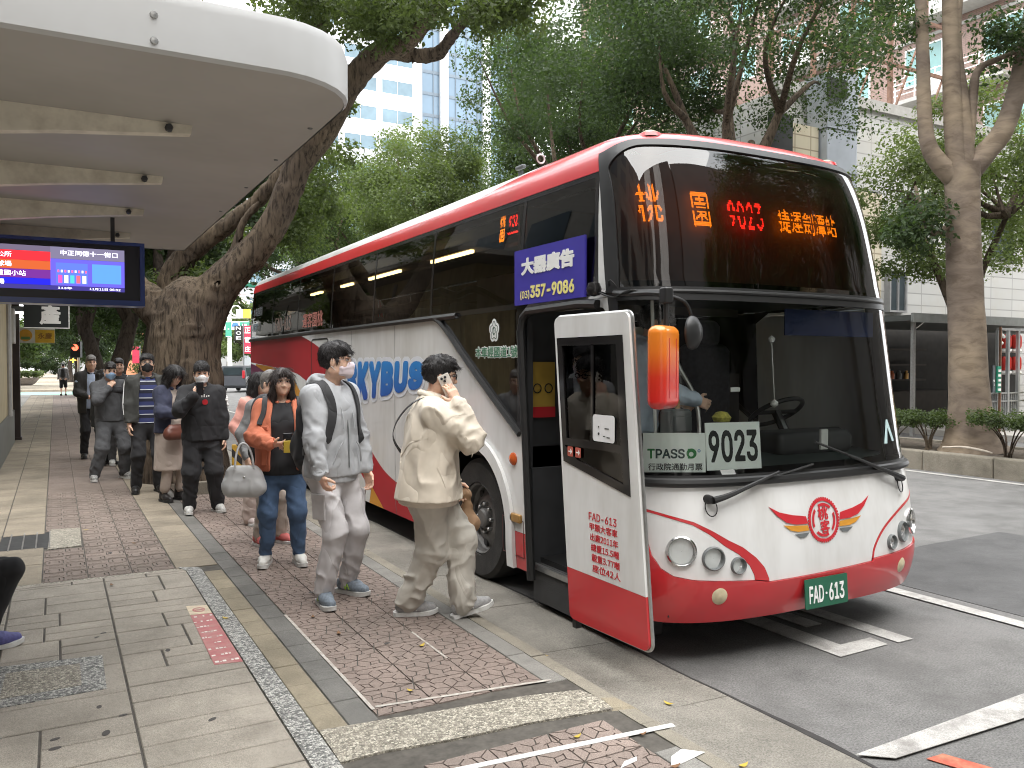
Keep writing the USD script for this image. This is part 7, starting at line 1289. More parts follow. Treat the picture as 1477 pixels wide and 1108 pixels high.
    def mask(s, mt, strap=None):
        S = Sh(); R, q = s.Rh, s.hk
        S.C(s.hp((0, .104, -.012)), s.hp((0, .092, -.092)), .018 * q, .020 * q, .02 * q)
        for sg in (-1, 1): S.C(s.hp((0, .100, -.028)), s.hp((sg * .050, .054, -.038)), .026 * q, .022 * q, .025 * q); S.C(s.hp((0, .096, -.07)), s.hp((sg * .046, .050, -.075)), .026 * q, .020 * q, .025 * q)
        S.plane(R[:, 2], s.hp((0, 0, .006))); m = s.add('face_mask', S.mesh(.006 if s.h < .012 else .009, (.002, (6, 6, 90), 2)), mt)
        for sg in (-1, 1):
            for z0, z1 in ((-.018, .012), (-.085, -.03)): s.add('ear_loop', tube([s.hp((sg * .058, .050, z0)), s.hp((sg * .076, .015, (z0 + z1) / 2 + .003)), s.hp((sg * .085, -.012, z1))], .0022 * q, 5), strap or mt, m)
        return m
    def glasses(s, mt, thick=.0022):
        g = None
        for sg in (-1, 1):
            a = np.linspace(0, 2 * math.pi, 17); fr = tube([s.hp((sg * .033 + .0225 * math.cos(t) * (1 if abs(math.cos(t)) < .9 else .96), .1055 - abs(.6 * math.cos(t) * sg + .4) * .004, .013 + .017 * math.sin(t))) for t in a], thick * s.hk, 6, cap=False); p = s.add('glasses' if g is None else 'frame', fr, mt, g); g = g or p
            s.add('temple', tube([s.hp((sg * .055, .100, .018)), s.hp((sg * .074, .06, .019)), s.hp((sg * .083, -.005, .012))], thick * s.hk, 6), mt, g)
        s.add('bridge', tube([s.hp((-.011, .108, .016)), s.hp((0, .110, .019)), s.hp((.011, .108, .016))], thick * s.hk, 6), mt, g)
    # ---- world points for what a person carries
    def w(s, p): a = math.radians(s.rz); c, n = math.cos(a), math.sin(a); return s.loc + np.array([c * p[0] - n * p[1], n * p[0] + c * p[1], p[2]])
    def wd(s, d): return s.w(d) - s.w((0, 0, 0))
def held(name, label, cat, parts, P, group=None):
    """a carried thing: parts are drawn in the person's own frame"""
    o = thing(name, label, cat, group, loc=P.loc, rz=P.rz)
    for nm, m, mt in parts: obj(nm, m, mt, o, smooth=50)
    return o
def slab(c, ax, ay, w, hgt, th, r=.006):
    b = rbox((-w / 2, -hgt / 2, -th / 2), (w / 2, hgt / 2, th / 2), min(r, th * .45), 2); return on_plane(b, c, np.asarray(ax) / np.linalg.norm(ax), np.asarray(ay) / np.linalg.norm(ay))
def strap(pts, w, th, out, n=5):
    """flat band along pts; out gives the outward direction at each point"""
    Q = crom(pts, n); O = crom(out, n); T = np.gradient(Q, axis=0); T /= np.linalg.norm(T, axis=1, keepdims=True); O = O - T * (O * T).sum(1, keepdims=True); O /= np.linalg.norm(O, axis=1, keepdims=True); S = np.cross(T, O)
    V = np.stack([Q - S * w / 2, Q + S * w / 2, Q + S * w / 2 + O * th, Q - S * w / 2 + O * th], 1).reshape(-1, 3); k = len(Q); F = []
    for i in range(k - 1):
        for j in range(4): p, q = i * 4 + j, i * 4 + (j + 1) % 4; F += [[p, q, q + 4], [p, q + 4, p + 4]]
    return trimesh.Trimesh(V, F, process=False)
def worn_strap(P, pts, w, th, lift=.004):
    """a strap that lies on the garment last made for P"""
    from scipy.spatial import cKDTree
    m = P.cloth; Q = crom(pts, 6); q = cKDTree(m.vertices).query(Q, k=6)[1]; N = m.vertex_normals[q].mean(1); V = m.vertices[q].mean(1)
    for _ in range(3): V[1:-1] = (V[:-2] + 2 * V[1:-1] + V[2:]) / 4; N[1:-1] = (N[:-2] + 2 * N[1:-1] + N[2:]) / 4
    N /= np.linalg.norm(N, axis=1, keepdims=True); return strap(V + N * lift, w, th, N, 1)
M_SOLEW = mat('sole_white', (.62, .62, .60), .6, var=.06, dirt=(.35, .33, .3), dscale=14, damt=.5); M_SOLEB = mat('sole_black', (.02, .02, .02), .6); M_PHONEB = mat('phone_black', (.012, .012, .014), .15, var=.1)
RTW, FWW = np.array([.875, -.484]), np.array([.484, .875])
def fs(loc, a): d = np.array(loc) / np.hypot(*loc); r = np.array([d[1], -d[0]]); a = math.radians(a); return tuple(-d * math.cos(a) + r * math.sin(a))    # turned a degrees to the view's right from facing the viewer
# ---------------------------------------------------------------- the man on the phone, walking to the door
p = Person('man in cream jacket and pale wide trousers walking while phoning beside the front wheel', (2.06, 4.87), fs((2.06, 4.87), 98), H=1.72, feet=((-.17, -.09, -4, 0), (.13 - .17, .25, 2, -14)), pelvis=(-.05, .03, -.035), lean=4, head=(-3, 8, 4),
           handR=(.125, .19, 1.405), elbR=(.2, .9, -1.0), palmR=(-.8, -.45, .1), fingR=(-.22, -.42, 1), handL=(-.22, .22, .86), elbL=(-.5, -.8, 0), curlR=.45, h=.0082, footz=(0, .012), handy=(True, True), mouth=True)
CREAM = cloth('cream_jacket', (.60, .535, .44), .05, .7); CREAM2 = cloth('cream_hem', (.65, .585, .49), .05, .7)
j = p.top('jacket', CREAM, .035, (.038, .050, .034), hem=-.10, end=.95, fold=(.017, (9, 9, 3.2), 3), wr=.011, collar=(.016, .022), loose=.085, flare=.05, h=.0082); p.rib('jacket_hem', CREAM2, -.105, .243, .026, j); p.cuffs(CREAM2, .022, .045, j, .96)
for v_ in (((-.2, -.14, -.50), (.0, -.22, -.36), (.14, -.19, -.27), (.22, -.04, -.22)), ((.21, .10, -.62), (.22, .06, -.50), (.22, .03, -.40)), ((0, -.05, .02), (.0, -.16, -.05), (.0, -.2, -.12))): p.add('seam', worn_strap(p, [p.J['neck'] + p.Rs @ np.array(v) for v in v_], .010, .003, .001), CREAM2, j)
p.trousers('trousers', cloth('pale_khaki_nylon', (.50, .475, .42), .06, .6), (.028, .048, .046), .99, (.015, (8, 8, 3.6), 5), .010)
p.shoes(mat('shoe_grey_mesh', (.33, .33, .33), .7, var=.2, scale=60), M_SOLEW, 'sneaker', .030, M_WHITEINK, M_MASKW); p.hair(M_HAIR, 'short', .017, 2, .3); p.glasses(M_BLACKGLOSS, .003)
w, f = p.J['wriR'], p.hfR if hasattr(p, 'hfR') else p.__dict__['hfR']
ph = p.hp((.098, .045, -.045)); held('phone', 'white phone with three black lenses held to the ear of the cream jacket man', 'phone', [('case', slab(ph, p.Rh @ np.array([.1, .55, -.83]) , p.Rh @ np.array([0.05, .83, .55]), .150, .074, .009), mat('phone_cream', (.66, .62, .56), .3))] + [('camera_lens', lathe([(0, .004), (.008, .004), (.009, -.003)], 'x', 12, ph + p.Rh @ (np.array([.0055, 0, 0]) + np.array([0, .55, -.83]) * (-.055 + a * .022) + np.array([0, .83, .55]) * (-.016 + b * .024))), M_BLACKGLOSS) for a, b in ((0, 0), (0, 1), (1, .5))], p)
o = p.Rs; held('crossbody_strap', 'thin dark strap across the back of the cream jacket man', 'strap', [('band', strap([p.J['neck'] + o @ np.array(v) for v in ((.075, .06, .012), (.085, -.02, .035), (.06, -.13, -.02), (-.05, -.205, -.14), (-.16, -.21, -.27), (-.245, -.10, -.42))], .020, .004, [o @ np.array(v) for v in ((.3, .5, 1), (.3, 0, 1), (.1, -1, .6), (0, -1, .1), (-.3, -1, 0), (-1, -.3, 0))]), M_BLACKTRIM)], p)
S = Sh(); c = np.array([-.20, .26, .68]); S.C(c + (0, -.05, .11), c + (0, .05, .11), .012, .012, .02, np.array([1.0, 0, 0]), .5); S.C(c + (0, -.08, -.10), c + (0, .08, -.10), .05, .05, .03); S.C(c + (0, -.05, .1), c + (0, -.06, -.1), .02, .05, .05); S.C(c + (0, .05, .1), c + (0, .06, -.1), .02, .05, .05)
held('paper_bag', 'crumpled brown paper bag hanging in front of the pale wide trousers', 'bag', [('bag', S.mesh(.010, (.012, (16, 16, 9), 4)), mat('kraft_paper', (.34, .21, .12), .8, var=.15, scale=14))], p)
# ---------------------------------------------------------------- the masked man in the grey hoodie
p = Person('masked man in grey hooded top with black rucksack, standing before the blue fleet lettering', (1.70, 5.68), fs((1.70, 5.68), 44), H=1.80, feet=((.155, .07, -28, 0), (-.15, -.01, 4, 0)), pelvis=(.01, 0, -.015), lean=1, head=(34, 4, 2), handR=(.265, .16, .895), elbR=(.95, -.55, 0), palmR=(-.8, .3, 0), fingR=(-.25, .35, -.9), handL=(-.235, .13, .80), elbL=(-.35, -1, 0), curlR=1.0, curlL=.6, h=.0082, mouth=False)
GREY = cloth('grey_marl', (.37, .38, .395), .08); j = p.top('hooded_top', GREY, .026, (.028, .032, .024), hem=-.075, end=.94, fold=(.013, (10, 10, 4.0), 7), wr=.009, loose=.03, h=.0095, necky=.012, flare=.02)
p.rib('waistband', GREY, -.085, .196, .030, j); p.cuffs(GREY, .015, .06, j, .97)
S = Sh(); o = p.Rs; nk = p.J['neck']
for a in np.linspace(-2.5, 2.5, 13):
    q = nk + o @ np.array([.098 * math.sin(a), -.012 - .105 * math.cos(a), .030 + .028 * math.cos(a) - (.085 if abs(a) > 2.2 else .03 if abs(a) > 1.7 else 0)]); S.C(q, q + o @ np.array([.01 * math.sin(a), -.02 * math.cos(a), -.035]), .026, .020, .03)
S.C(nk + o @ np.array([-.05, -.125, .01]), nk + o @ np.array([.05, -.125, .01]), .045, .045, .03); S.C(nk + o @ np.array([0, -.15, -.08]), nk + o @ np.array([0, -.135, .0]), .05, .045, .03); p.add('hood', S.mesh(.0095, (.008, (14, 14, 10), 2)), GREY, j)
fr = lambda x, z, d=0: p.J['neck'] + o @ np.array([x, .155 + d - .55 * max(0, -.10 - z) * 0 , z])
p.add('zip', tube([p.J['neck'] + o @ np.array(v) for v in ((0, .098, -.07), (0, .158, -.18), (0, .178, -.30), (0, .185, -.45), (0, .19, -.56))], .0045, 6), M_GREYPL, j)
for x in (-.035, .04): p.add('drawstring', tube(crom([p.J['neck'] + o @ np.array(v) for v in ((x, .088, -.055), (x * 1.25, .142, -.12), (x * 1.3, .176, -.20), (x * 1.35, .188, -.29))], 4), .0042, 6), GREY, j)
for x in (-1, 1): p.add('pocket', strap([p.J['neck'] + o @ np.array(v) for v in ((x * .065, .19, -.38), (x * .10, .188, -.43), (x * .135, .165, -.53))], .012, .006, [o @ np.array((0, 1.0, 0))] * 3), GREY, j)
PALE = cloth('pale_grey_cotton', (.53, .51, .515), .06, .8); t = p.trousers('cargo_trousers', PALE, (.014, .022, .022), .985, (.010, (10, 10, 5), 8), .009)
for n, sg in (('R', 1), ('L', -1)): q = p.J['hip' + n] + (p.J['kne' + n] - p.J['hip' + n]) * .52; p.add('cargo_pocket', [slab(q + (sg * .092, .0, -.03), (0, 1, 0), (.06 * sg, 0, 1), .12, .16, .014), slab(q + (sg * .096, .0, .045), (0, 1, 0), (.06 * sg, 0, 1), .125, .045, .018)], PALE, t)
p.shoes(mat('shoe_blue_grey', (.20, .24, .285), .7, var=.25, scale=60), M_SOLEW, 'sneaker', .032, mat('shoe_lime', (.30, .50, .06), .6), mat('lace_navy', (.05, .06, .12), .7)); p.hair(M_HAIR, 'short', .020, 5, .5); p.glasses(mat('wire_frame', (.25, .22, .2), .3, .7), .0016); p.mask(mat('mask_pink', (.72, .62, .66), .7, var=.05), M_MASKW)
M_PACK = cloth('black_pack', (.018, .018, .020), .2, .7); S = Sh(); c = p.J['chest'] + o @ np.array([0, -.215, -.15]); S.C(c + (0, 0, -.17), c + (0, 0, .14), .125, .105, .05, o @ np.array([0, 1.0, 0]), 1.35); S.E(c + o @ np.array([0, -.08, -.1]), (.10, .06, .12), o, .05)
held('rucksack', 'black rucksack on the back of the grey hooded man', 'rucksack', [('bag', S.mesh(.011, (.008, (12, 12, 6), 6)), M_PACK)] + [('shoulder_strap', worn_strap(p, [p.J['neck'] + o @ np.array((x * sx_, y, z)) for sx_, y, z in ((.105, -.16, -.10), (.115, -.06, .012), (.118, .055, -.005), (.125, .135, -.10), (.135, .165, -.22), (.165, .12, -.36), (.19, .0, -.44), (.15, -.16, -.46))], .058, .012), M_PACK) for x in (-1, 1)], p)
# ---------------------------------------------------------------- the woman in the orange jacket
p = Person('woman in open orange jacket and blue jeans holding a phone before the masked man', (1.63, 6.86), fs((1.63, 6.86), 2), H=1.60, fem=True, fat=1.17, feet=((.135, 0, -14, 0), (-.125, .03, 12, 0)), lean=0, head=(6, 2, -2), handR=(.075, .285, 1.02), elbR=(.9, -.6, -.3), handL=(-.075, .27, .985), elbL=(-.9, -.5, -.3), palmR=(-.5, 0, .8), palmL=(.5, 0, .8), fingR=(-.85, .5, .1), fingL=(.9, .45, .05), curl=.75, h=.010)
j0 = p.top('black_tee', cloth('black_jersey', (.014, .014, .016)), .016, hem=-.115, sleeves=True, short=.4, fold=(.006, (12, 12, 4), 3), loose=.02, necky=.015)
OR = cloth('orange_canvas', (.52, .155, .082), .07); j = p.top('jacket', OR, .040, (.034, .038, .030), hem=-.075, end=.9, fold=(.012, (10, 10, 4), 11), wr=.009, collar=(.020, .015), openf=(.085, .115), loose=.035, h=.010); p.cuffs(OR, .022, .045, j, .92)
for x in (-1, 1): p.add('lapel', strap([p.J['neck'] + p.Rs @ np.array(v) for v in ((x * .088, .075, -.03), (x * .118, .155, -.16), (x * .135, .19, -.32), (x * .145, .20, -.50))], .038, .010, [p.Rs @ np.array((x * .3, 1.0, 0))] * 4), OR, j); p.add('pocket_flap', slab(p.J['chest'] + p.Rs @ np.array([x * .155, .155, -.04]), (x * .5, -.5, 0), (0, .15, 1), .10, .035, .012), OR, j)
p.trousers('jeans', cloth('blue_denim', (.060, .105, .190), .18), (.010, .012, .014), .93, (.007, (12, 12, 6), 4), .008); p.shoes(mat('shoe_white_leather', (.68, .67, .63), .45, var=.06), M_SOLEW, 'sneaker', .034, None, M_MASKW); p.hair(M_HAIRB, 'long', .012, 3, .2)
c = p.J['wriL'] + np.array([.045, .075, .02]); held('phone', 'black phone with yellow card case in the hands of the orange jacket woman', 'phone', [('case', slab(c + (0, 0, .045), (1, .2, 0), (0, .35, 1), .075, .135, .010), M_PHONEB), ('card', slab(c + (0, .012, .0), (1, .2, 0), (0, .25, 1), .066, .10, .008), mat('card_yellow', (.60, .42, .05), .5))], p)
S = Sh(); c = np.array([.30, .15, .73]); S.C(c + (-.09, .02, -.055), c + (.09, -.02, -.055), .082, .082, .05, np.array([.2, .97, 0]), 1.25); S.C(c + (-.065, .015, .05), c + (.065, -.015, .05), .072, .072, .06, np.array([.2, .97, 0]), 1.6); S.plane((0, 0, 1), c + (0, 0, .115))
held('handbag', 'light grey leather handbag hanging from the forearm of the orange jacket woman', 'handbag', [('bag', S.mesh(.008, (.007, (14, 14, 9), 5)), mat('grey_leather', (.46, .46, .46), .45, var=.06))] + [('handle', tube(crom([c + np.array(v) for v in ((-.075, .05 * sg, .09), (-.06, .04 * sg, .2), (-.02, .02 * sg, .285), (.03, .01 * sg, .28), (.06, .03 * sg, .19), (.07, .045 * sg, .09))], 5), .0085, 6), mat('grey_leather', (.36, .365, .37))) for sg in (1, -1)] + [('stud', lathe([(0, .006), (.008, .004), (.01, 0)], 'y', 10, c + (.0, .075, .03)), M_CHROME)], p)
o = p.Rs; S = Sh(); c = p.J['chest'] + o @ np.array([.12, -.235, -.05]); S.C(c + (0, 0, -.20), c + (0, 0, .16), .15, .12, .05, o @ np.array([0, 1.0, 0]), 1.2)
held('rucksack', 'black rucksack on the back of the orange jacket woman', 'rucksack', [('bag', S.mesh(.012, (.008, (12, 12, 6), 8)), M_PACK)] + [('shoulder_strap', worn_strap(p, [p.J['neck'] + o @ np.array((x * sx_, y, z)) for sx_, y, z in ((.115, -.15, -.06), (.128, -.05, .02), (.132, .06, .0), (.15, .135, -.10), (.185, .13, -.2))], .04, .012), M_PACK) for x in (-1, 1)], p)
# ---------------------------------------------------------------- behind her: grey haired person and the woman in pink
p = Person('grey haired person in glasses almost hidden behind the orange jacket woman', (1.70, 7.72), fs((1.70, 7.72), 38), H=1.57, feet=((.1, 0, -10, 0), (-.1, .05, 5, 0)), h=.014, lean=3, head=(5, 5, 0)); p.top('jacket', cloth('dull_grey', (.2, .2, .2)), .025, hem=-.1, loose=.03); p.trousers('trousers', cloth('beige_slack', (.42, .36, .31))); p.shoes(mat('shoe_coral', (.55, .14, .13), .6), M_SOLEW); p.hair(M_HAIRG, 'short', .018, 7, .6); p.glasses(M_BLACKGLOSS, .002)
PINK = cloth('salmon_pink', (.62, .30, .25), .06)
p = Person('long haired woman in salmon pink shirt and pale wide trousers beside the black rucksack', (1.83, 8.75), fs((1.83, 8.75), 30), H=1.55, fem=True, feet=((.09, 0, -10, 0), (-.10, .04, 8, 0)), head=(8, 5, 0), handR=(.21, .10, .84), handL=(-.21, .10, .84), elbR=(.5, -.9, 0), elbL=(-.5, -.9, 0), h=.0125, skin=2); j = p.top('shirt', PINK, .024, (.026, .028, .022), hem=-.16, fold=(.010, (11, 11, 4), 4), loose=.03, collar=(.012, .018), necky=.01); p.trousers('wide_trousers', cloth('pale_pink_linen', (.50, .41, .37), .06), (.02, .045, .055), .99, (.012, (10, 10, 1.5), 3)); p.shoes(mat('shoe_pink_white', (.56, .48, .46), .6), M_SOLEW); p.hair(M_HAIR, 'back', .012, 9, .2)
# ---------------------------------------------------------------- the man in black looking at his phone
BLK = cloth('black_sweat', (.013, .013, .015), .25); p = Person('masked man dressed all in black raising a phone to his face', (1.42, 9.71), fs((1.42, 9.71), 2), H=1.66, fat=1.10, feet=((.135, .01, -4, 0), (-.155, 0, 22, 0)), head=(2, 12, 0), handR=(.075, .27, 1.315), elbR=(.75, .1, -1), palmR=(-.4, -.75, .1), fingR=(-.55, .1, .85), handL=(-.235, .05, .83), elbL=(-.6, -.8, 0), curlR=.9, h=.0115, mouth=False)
j = p.top('sweatshirt', BLK, .032, (.036, .040, .032), hem=-.09, fold=(.011, (10, 10, 4), 6), loose=.035, collar=(.010, .014)); p.trousers('trousers', BLK, (.022, .034, .034), 1.0, (.011, (9, 9, 4), 6), .009); p.shoes(mat('shoe_white_grey', (.52, .52, .50), .6, var=.2, scale=50), M_SOLEW, 'sneaker', .03, M_GREYPL, M_MASKW); p.hair(M_HAIR, 'short', .022, 11, .8); p.mask(M_MASKW)
ch = p.J['chest'] + p.Rs @ np.array([-.03, .175, .075]); p.add('red_print', on_plane(prism(Point(0, 0).buffer(.030, 12), .006), ch + (0, .0, -.05), (-1, 0, 0), (0, .12, 1)), M_REDINK, j); p.add('white_print', on_plane(prism(unary_union([sbox(-.04, 0, -.025, .02), sbox(-.015, .0, .0, .03), sbox(.01, .0, .022, .016), sbox(.03, .005, .045, .02)]), .006), ch + (0, .0, .005), (-1, 0, 0), (0, .12, 1)), M_WHITEINK, j)
sl = p.J['shL'] + (p.J['elbL'] - p.J['shL']) * .62; ol = p.Rs @ np.array([-1.0, .25, 0]); rr = np.random.default_rng(5); p.add('sleeve_print', cat_mesh([trimesh.creation.icosphere(1, float(rr.uniform(.010, .020))).apply_translation(sl + ol * .066 + (rr.uniform(-.01, .01), rr.uniform(-.035, .035), z)) for z in np.linspace(-.14, .12, 16)]), M_WHITEINK, j)
w = p.J['wriR']; held('phone', 'black phone raised in the hand of the man in black', 'phone', [('case', slab(w + (-.050, .035, .075), (1, .1, 0), (0, .25, 1), .076, .150, .010), M_PHONEB)], p)
# ---------------------------------------------------------------- the woman in the navy jacket and long skirt
p = Person('black haired woman in navy jacket and long beige skirt bent over her phone', (1.21, 10.74), fs((1.21, 10.74), 34), H=1.63, fem=True, feet=((.09, 0, -8, 0), (-.10, .03, 8, 0)), lean=4, head=(4, 26, 0), handR=(.05, .30, 1.06), handL=(-.09, .29, 1.08), elbR=(.9, -.7, -.3), elbL=(-.9, -.5, -.3), palmR=(-.5, 0, .8), palmL=(.5, 0, .8), fingR=(-.7, .6, .3), fingL=(.7, .6, .3), h=.0125, skin=2)
p.top('blouse', cloth('taupe_blouse', (.32, .27, .235)), .014, hem=-.03, short=.4, necky=.005); NV = cloth('navy_jacket', (.026, .030, .058), .2); p.top('jacket', NV, .036, (.036, .042, .034), hem=-.05, fold=(.013, (10, 10, 4), 9), openf=(.07, .10), loose=.04, collar=(.02, .02)); p.skirt('long_skirt', cloth('beige_skirt', (.39, .325, .28), .06), .40, .165, .215); S = Sh(); [p.leg(S, n, .012, .014, .03, end=.8) for n in 'RL']; S.plane((0, 0, 1), (0, 0, .6)); p.add('underskirt', S.mesh(.014), cloth('beige_skirt', (.39, .325, .28))); p.shoes(mat('boot_black', (.02, .018, .018), .4), M_SOLEB, 'boot', .03); p.hair(M_HAIR, 'bob', .016, 12, .9)
c = np.array([-.02, .33, 1.10]); held('phone', 'phone in the hands of the long skirt woman', 'phone', [('case', slab(c, (1, 0, 0), (0, .8, .6), .075, .14, .01), M_PHONEB)], p)
S = Sh(); c = np.array([.10, .26, .86]); S.C(c + (-.09, 0, -.03), c + (.09, 0, -.03), .07, .07, .05); S.C(c + (-.06, 0, .04), c + (.06, 0, .04), .04, .04, .05); held('shoulder_bag', 'small reddish brown bag held before the long beige skirt', 'bag', [('bag', S.mesh(.012, (.008, (14, 14, 9), 3)), mat('brown_leather', (.11, .035, .022), .45)), ('strap', strap([c + np.array(v) for v in ((-.08, .0, .05), (-.13, -.05, .25), (-.12, -.16, .45))], .015, .004, [(0, 1, 0)] * 3), M_BLACKTRIM), ('tag', slab(c + (-.10, .06, -.04), (1, 0, 0), (0, 0, 1), .05, .07, .02), mat('tag_yellow', (.5, .4, .08), .6, var=.5, scale=60))], p)
# ---------------------------------------------------------------- the man in the striped polo shirt
p = Person('man in black mask and blue striped polo under an open dark jacket', (1.03, 11.6), fs((1.03, 11.6), 8), H=1.77, fat=1.04, feet=((.14, 0, -10, 0), (-.13, .02, 10, 0)), head=(-4, -2, 0), handR=(.225, .09, .86), elbR=(.9, -.5, 0), handL=(-.23, .06, .84), elbL=(-.7, -.7, 0), h=.0125, handy=(True, True), mouth=False)
stripes = usdkit.material(stage, '/World/Looks/cloth_navy_stripes', {'g': ('geometry', {}), 's': ('separate_xyz', {}), 'm': ('math', {'math_type': 'multiply', 'value2': 9.5}), 'f': ('math', {'math_type': 'fraction'}), 'r': ('rgb_ramp', {'ramp': [(0, (.03, .04, .13)), (.42, (.03, .04, .13)), (.43, (.012, .014, .03)), (.82, (.012, .014, .03)), (.83, (.45, .47, .52)), (.93, (.45, .47, .52)), (.94, (.03, .04, .13))], 'interpolate': False}), 'p': ('principled_bsdf', {'roughness': .85})}, [('g.position', 's.vector'), ('s.z', 'm.value1'), ('m.value', 'f.value1'), ('f.value', 'r.fac'), ('r.color', 'p.base_color')], surface='p.BSDF')
p.top('polo_shirt', stripes, .020, hem=-.06, short=.4, fold=(.006, (10, 10, 4), 2), collar=(.006, .014), loose=.012); DJ = cloth('dark_olive_grey', (.042, .043, .039), .15); j = p.top('jacket', DJ, .044, (.036, .040, .032), hem=-.04, fold=(.011, (10, 10, 4), 5), openf=(.105, .13), loose=.04, collar=(.02, .02))
for n, sg in (('R', 1), ('L', -1)): p.add('piping', tube(crom([p.J['sh' + n] + (sg * .045, .0, .085), p.J['sh' + n] + (sg * .088, .02, .0), (p.J['sh' + n] + p.J['elb' + n]) / 2 + (sg * .086, .02, 0), p.J['elb' + n] + (sg * .078, .02, 0), (p.J['elb' + n] + p.J['wri' + n]) / 2 + (sg * .066, .02, 0)], 4), .006, 5), M_WHITEINK, j)
p.trousers('trousers', cloth('black_slack', (.018, .018, .020), .2), (.018, .024, .026), 1.0); p.shoes(mat('shoe_black', (.018, .018, .018), .4), M_SOLEB); p.hair(M_HAIR, 'short', .013, 14, .3); p.glasses(M_GREYPL, .0018); p.mask(mat('mask_black', (.014, .014, .015), .7))
# ---------------------------------------------------------------- the man in grey with feet apart
GR = cloth('mid_grey', (.075, .077, .082), .15); p = Person('man in grey jacket and grey trousers with blue mask standing feet apart', (.68, 13.15), fs((.68, 13.15), 20), H=1.72, feet=((.24, .05, -20, 0), (-.19, .0, 20, 0)), pelvis=(.0, 0, -.04), lean=6, side=3, head=(-4, 16, 0), handR=(.085, .20, 1.32), elbR=(.9, .1, -.8), palmR=(-.6, -.5, 0), fingR=(-.5, .1, .8), handL=(-.22, .12, .86), elbL=(-.7, -.7, 0), curlR=1.2, h=.013, mouth=False)
p.top('jacket', GR, .030, (.034, .038, .03), hem=-.05, fold=(.012, (10, 10, 4), 8), loose=.03, collar=(.012, .018)); p.add('scarf', (lambda S: (S.C(p.J['chest'] + p.Rs @ np.array([-.1, .11, .07]), p.J['chest'] + p.Rs @ np.array([.1, .11, .07]), .05, .05, .03), S.mesh(.013, (.006, (10, 10, 10), 2)))[1])(Sh()), cloth('charcoal_wool', (.03, .03, .033))); p.trousers('trousers', GR, (.02, .032, .03), .98, (.012, (9, 9, 4), 9), .01); p.shoes(mat('shoe_black_white', (.30, .30, .29), .6, var=.7, scale=30), M_SOLEW, 'sneaker', .03, M_BLACKINK); p.hair(M_HAIR, 'short', .010, 15, .2); p.mask(mat('mask_blue', (.25, .38, .55), .7))
p = Person('woman in dark grey coat raising a hand to her mouth behind the grey man', (.66, 15.1), fs((.66, 15.1), 45), H=1.55, fem=True, feet=((.1, 0, -8, 0), (-.1, .05, 8, 0)), head=(25, -8, -8), handR=(.10, .17, 1.30), elbR=(.95, .1, -.8), palmR=(-.5, -.5, 0), fingR=(-.5, .1, .8), h=.014, curlR=1.2); p.top('coat', cloth('dark_grey_coat', (.032, .033, .034), .15), .034, (.034, .036, .03), hem=-.22, fold=(.010, (9, 9, 3), 5), loose=.03, collar=(.012, .018)); p.trousers('trousers', BLK, (.016, .02, .02)); p.shoes(mat('shoe_black', (.018, .018, .018)), M_SOLEB); p.hair(M_HAIR, 'long', .012, 16, .2)
p = Person('dark haired person mostly hidden behind the man in grey', (.90, 15.0), fs((.90, 15.0), 10), H=1.73, h=.015, mouth=False); p.top('jacket', cloth('black_coat', (.02, .02, .022)), .035, hem=-.12, loose=.03); p.trousers('trousers', GR); p.shoes(mat('shoe_white_grey', (.52, .52, .50)), M_SOLEW); p.hair(M_HAIR, 'short', .02, 17, .6)
p = Person('grey haired man in dark open suit jacket and pale blue shirt near the queue end', (.54, 16.3), fs((.54, 16.3), 12), H=1.79, fat=1.03, feet=((.12, 0, -8, 0), (-.12, .03, 8, 0)), head=(0, 4, 0), handR=(.06, .27, 1.08), elbR=(.9, -.6, -.3), handL=(-.10, .26, 1.06), elbL=(-.9, -.6, -.3), palmR=(-.5, 0, .8), palmL=(.5, 0, .8), fingR=(-.8, .5, .1), fingL=(.8, .5, .1), h=.014)
p.top('shirt', cloth('pale_blue_shirt', (.36, .43, .56), .05), .016, hem=-.08, short=.4, collar=(.006, .014), loose=.012); p.top('suit_jacket', cloth('charcoal_suit', (.032, .031, .030), .15), .042, (.032, .036, .028), hem=-.16, end=.92, openf=(.085, .115), loose=.03, collar=(.018, .018)); p.trousers('trousers', BLK); p.shoes(mat('shoe_black', (.018, .018, .018)), M_SOLEB); p.hair(M_HAIRG, 'short', .024, 18, .9); c = np.array([-.02, .34, 1.10]); held('phone', 'dark phone held by the man in the suit jacket', 'phone', [('case', slab(c, (1, 0, 0), (0, .8, .6), .078, .15, .01), M_PHONEB)], p)
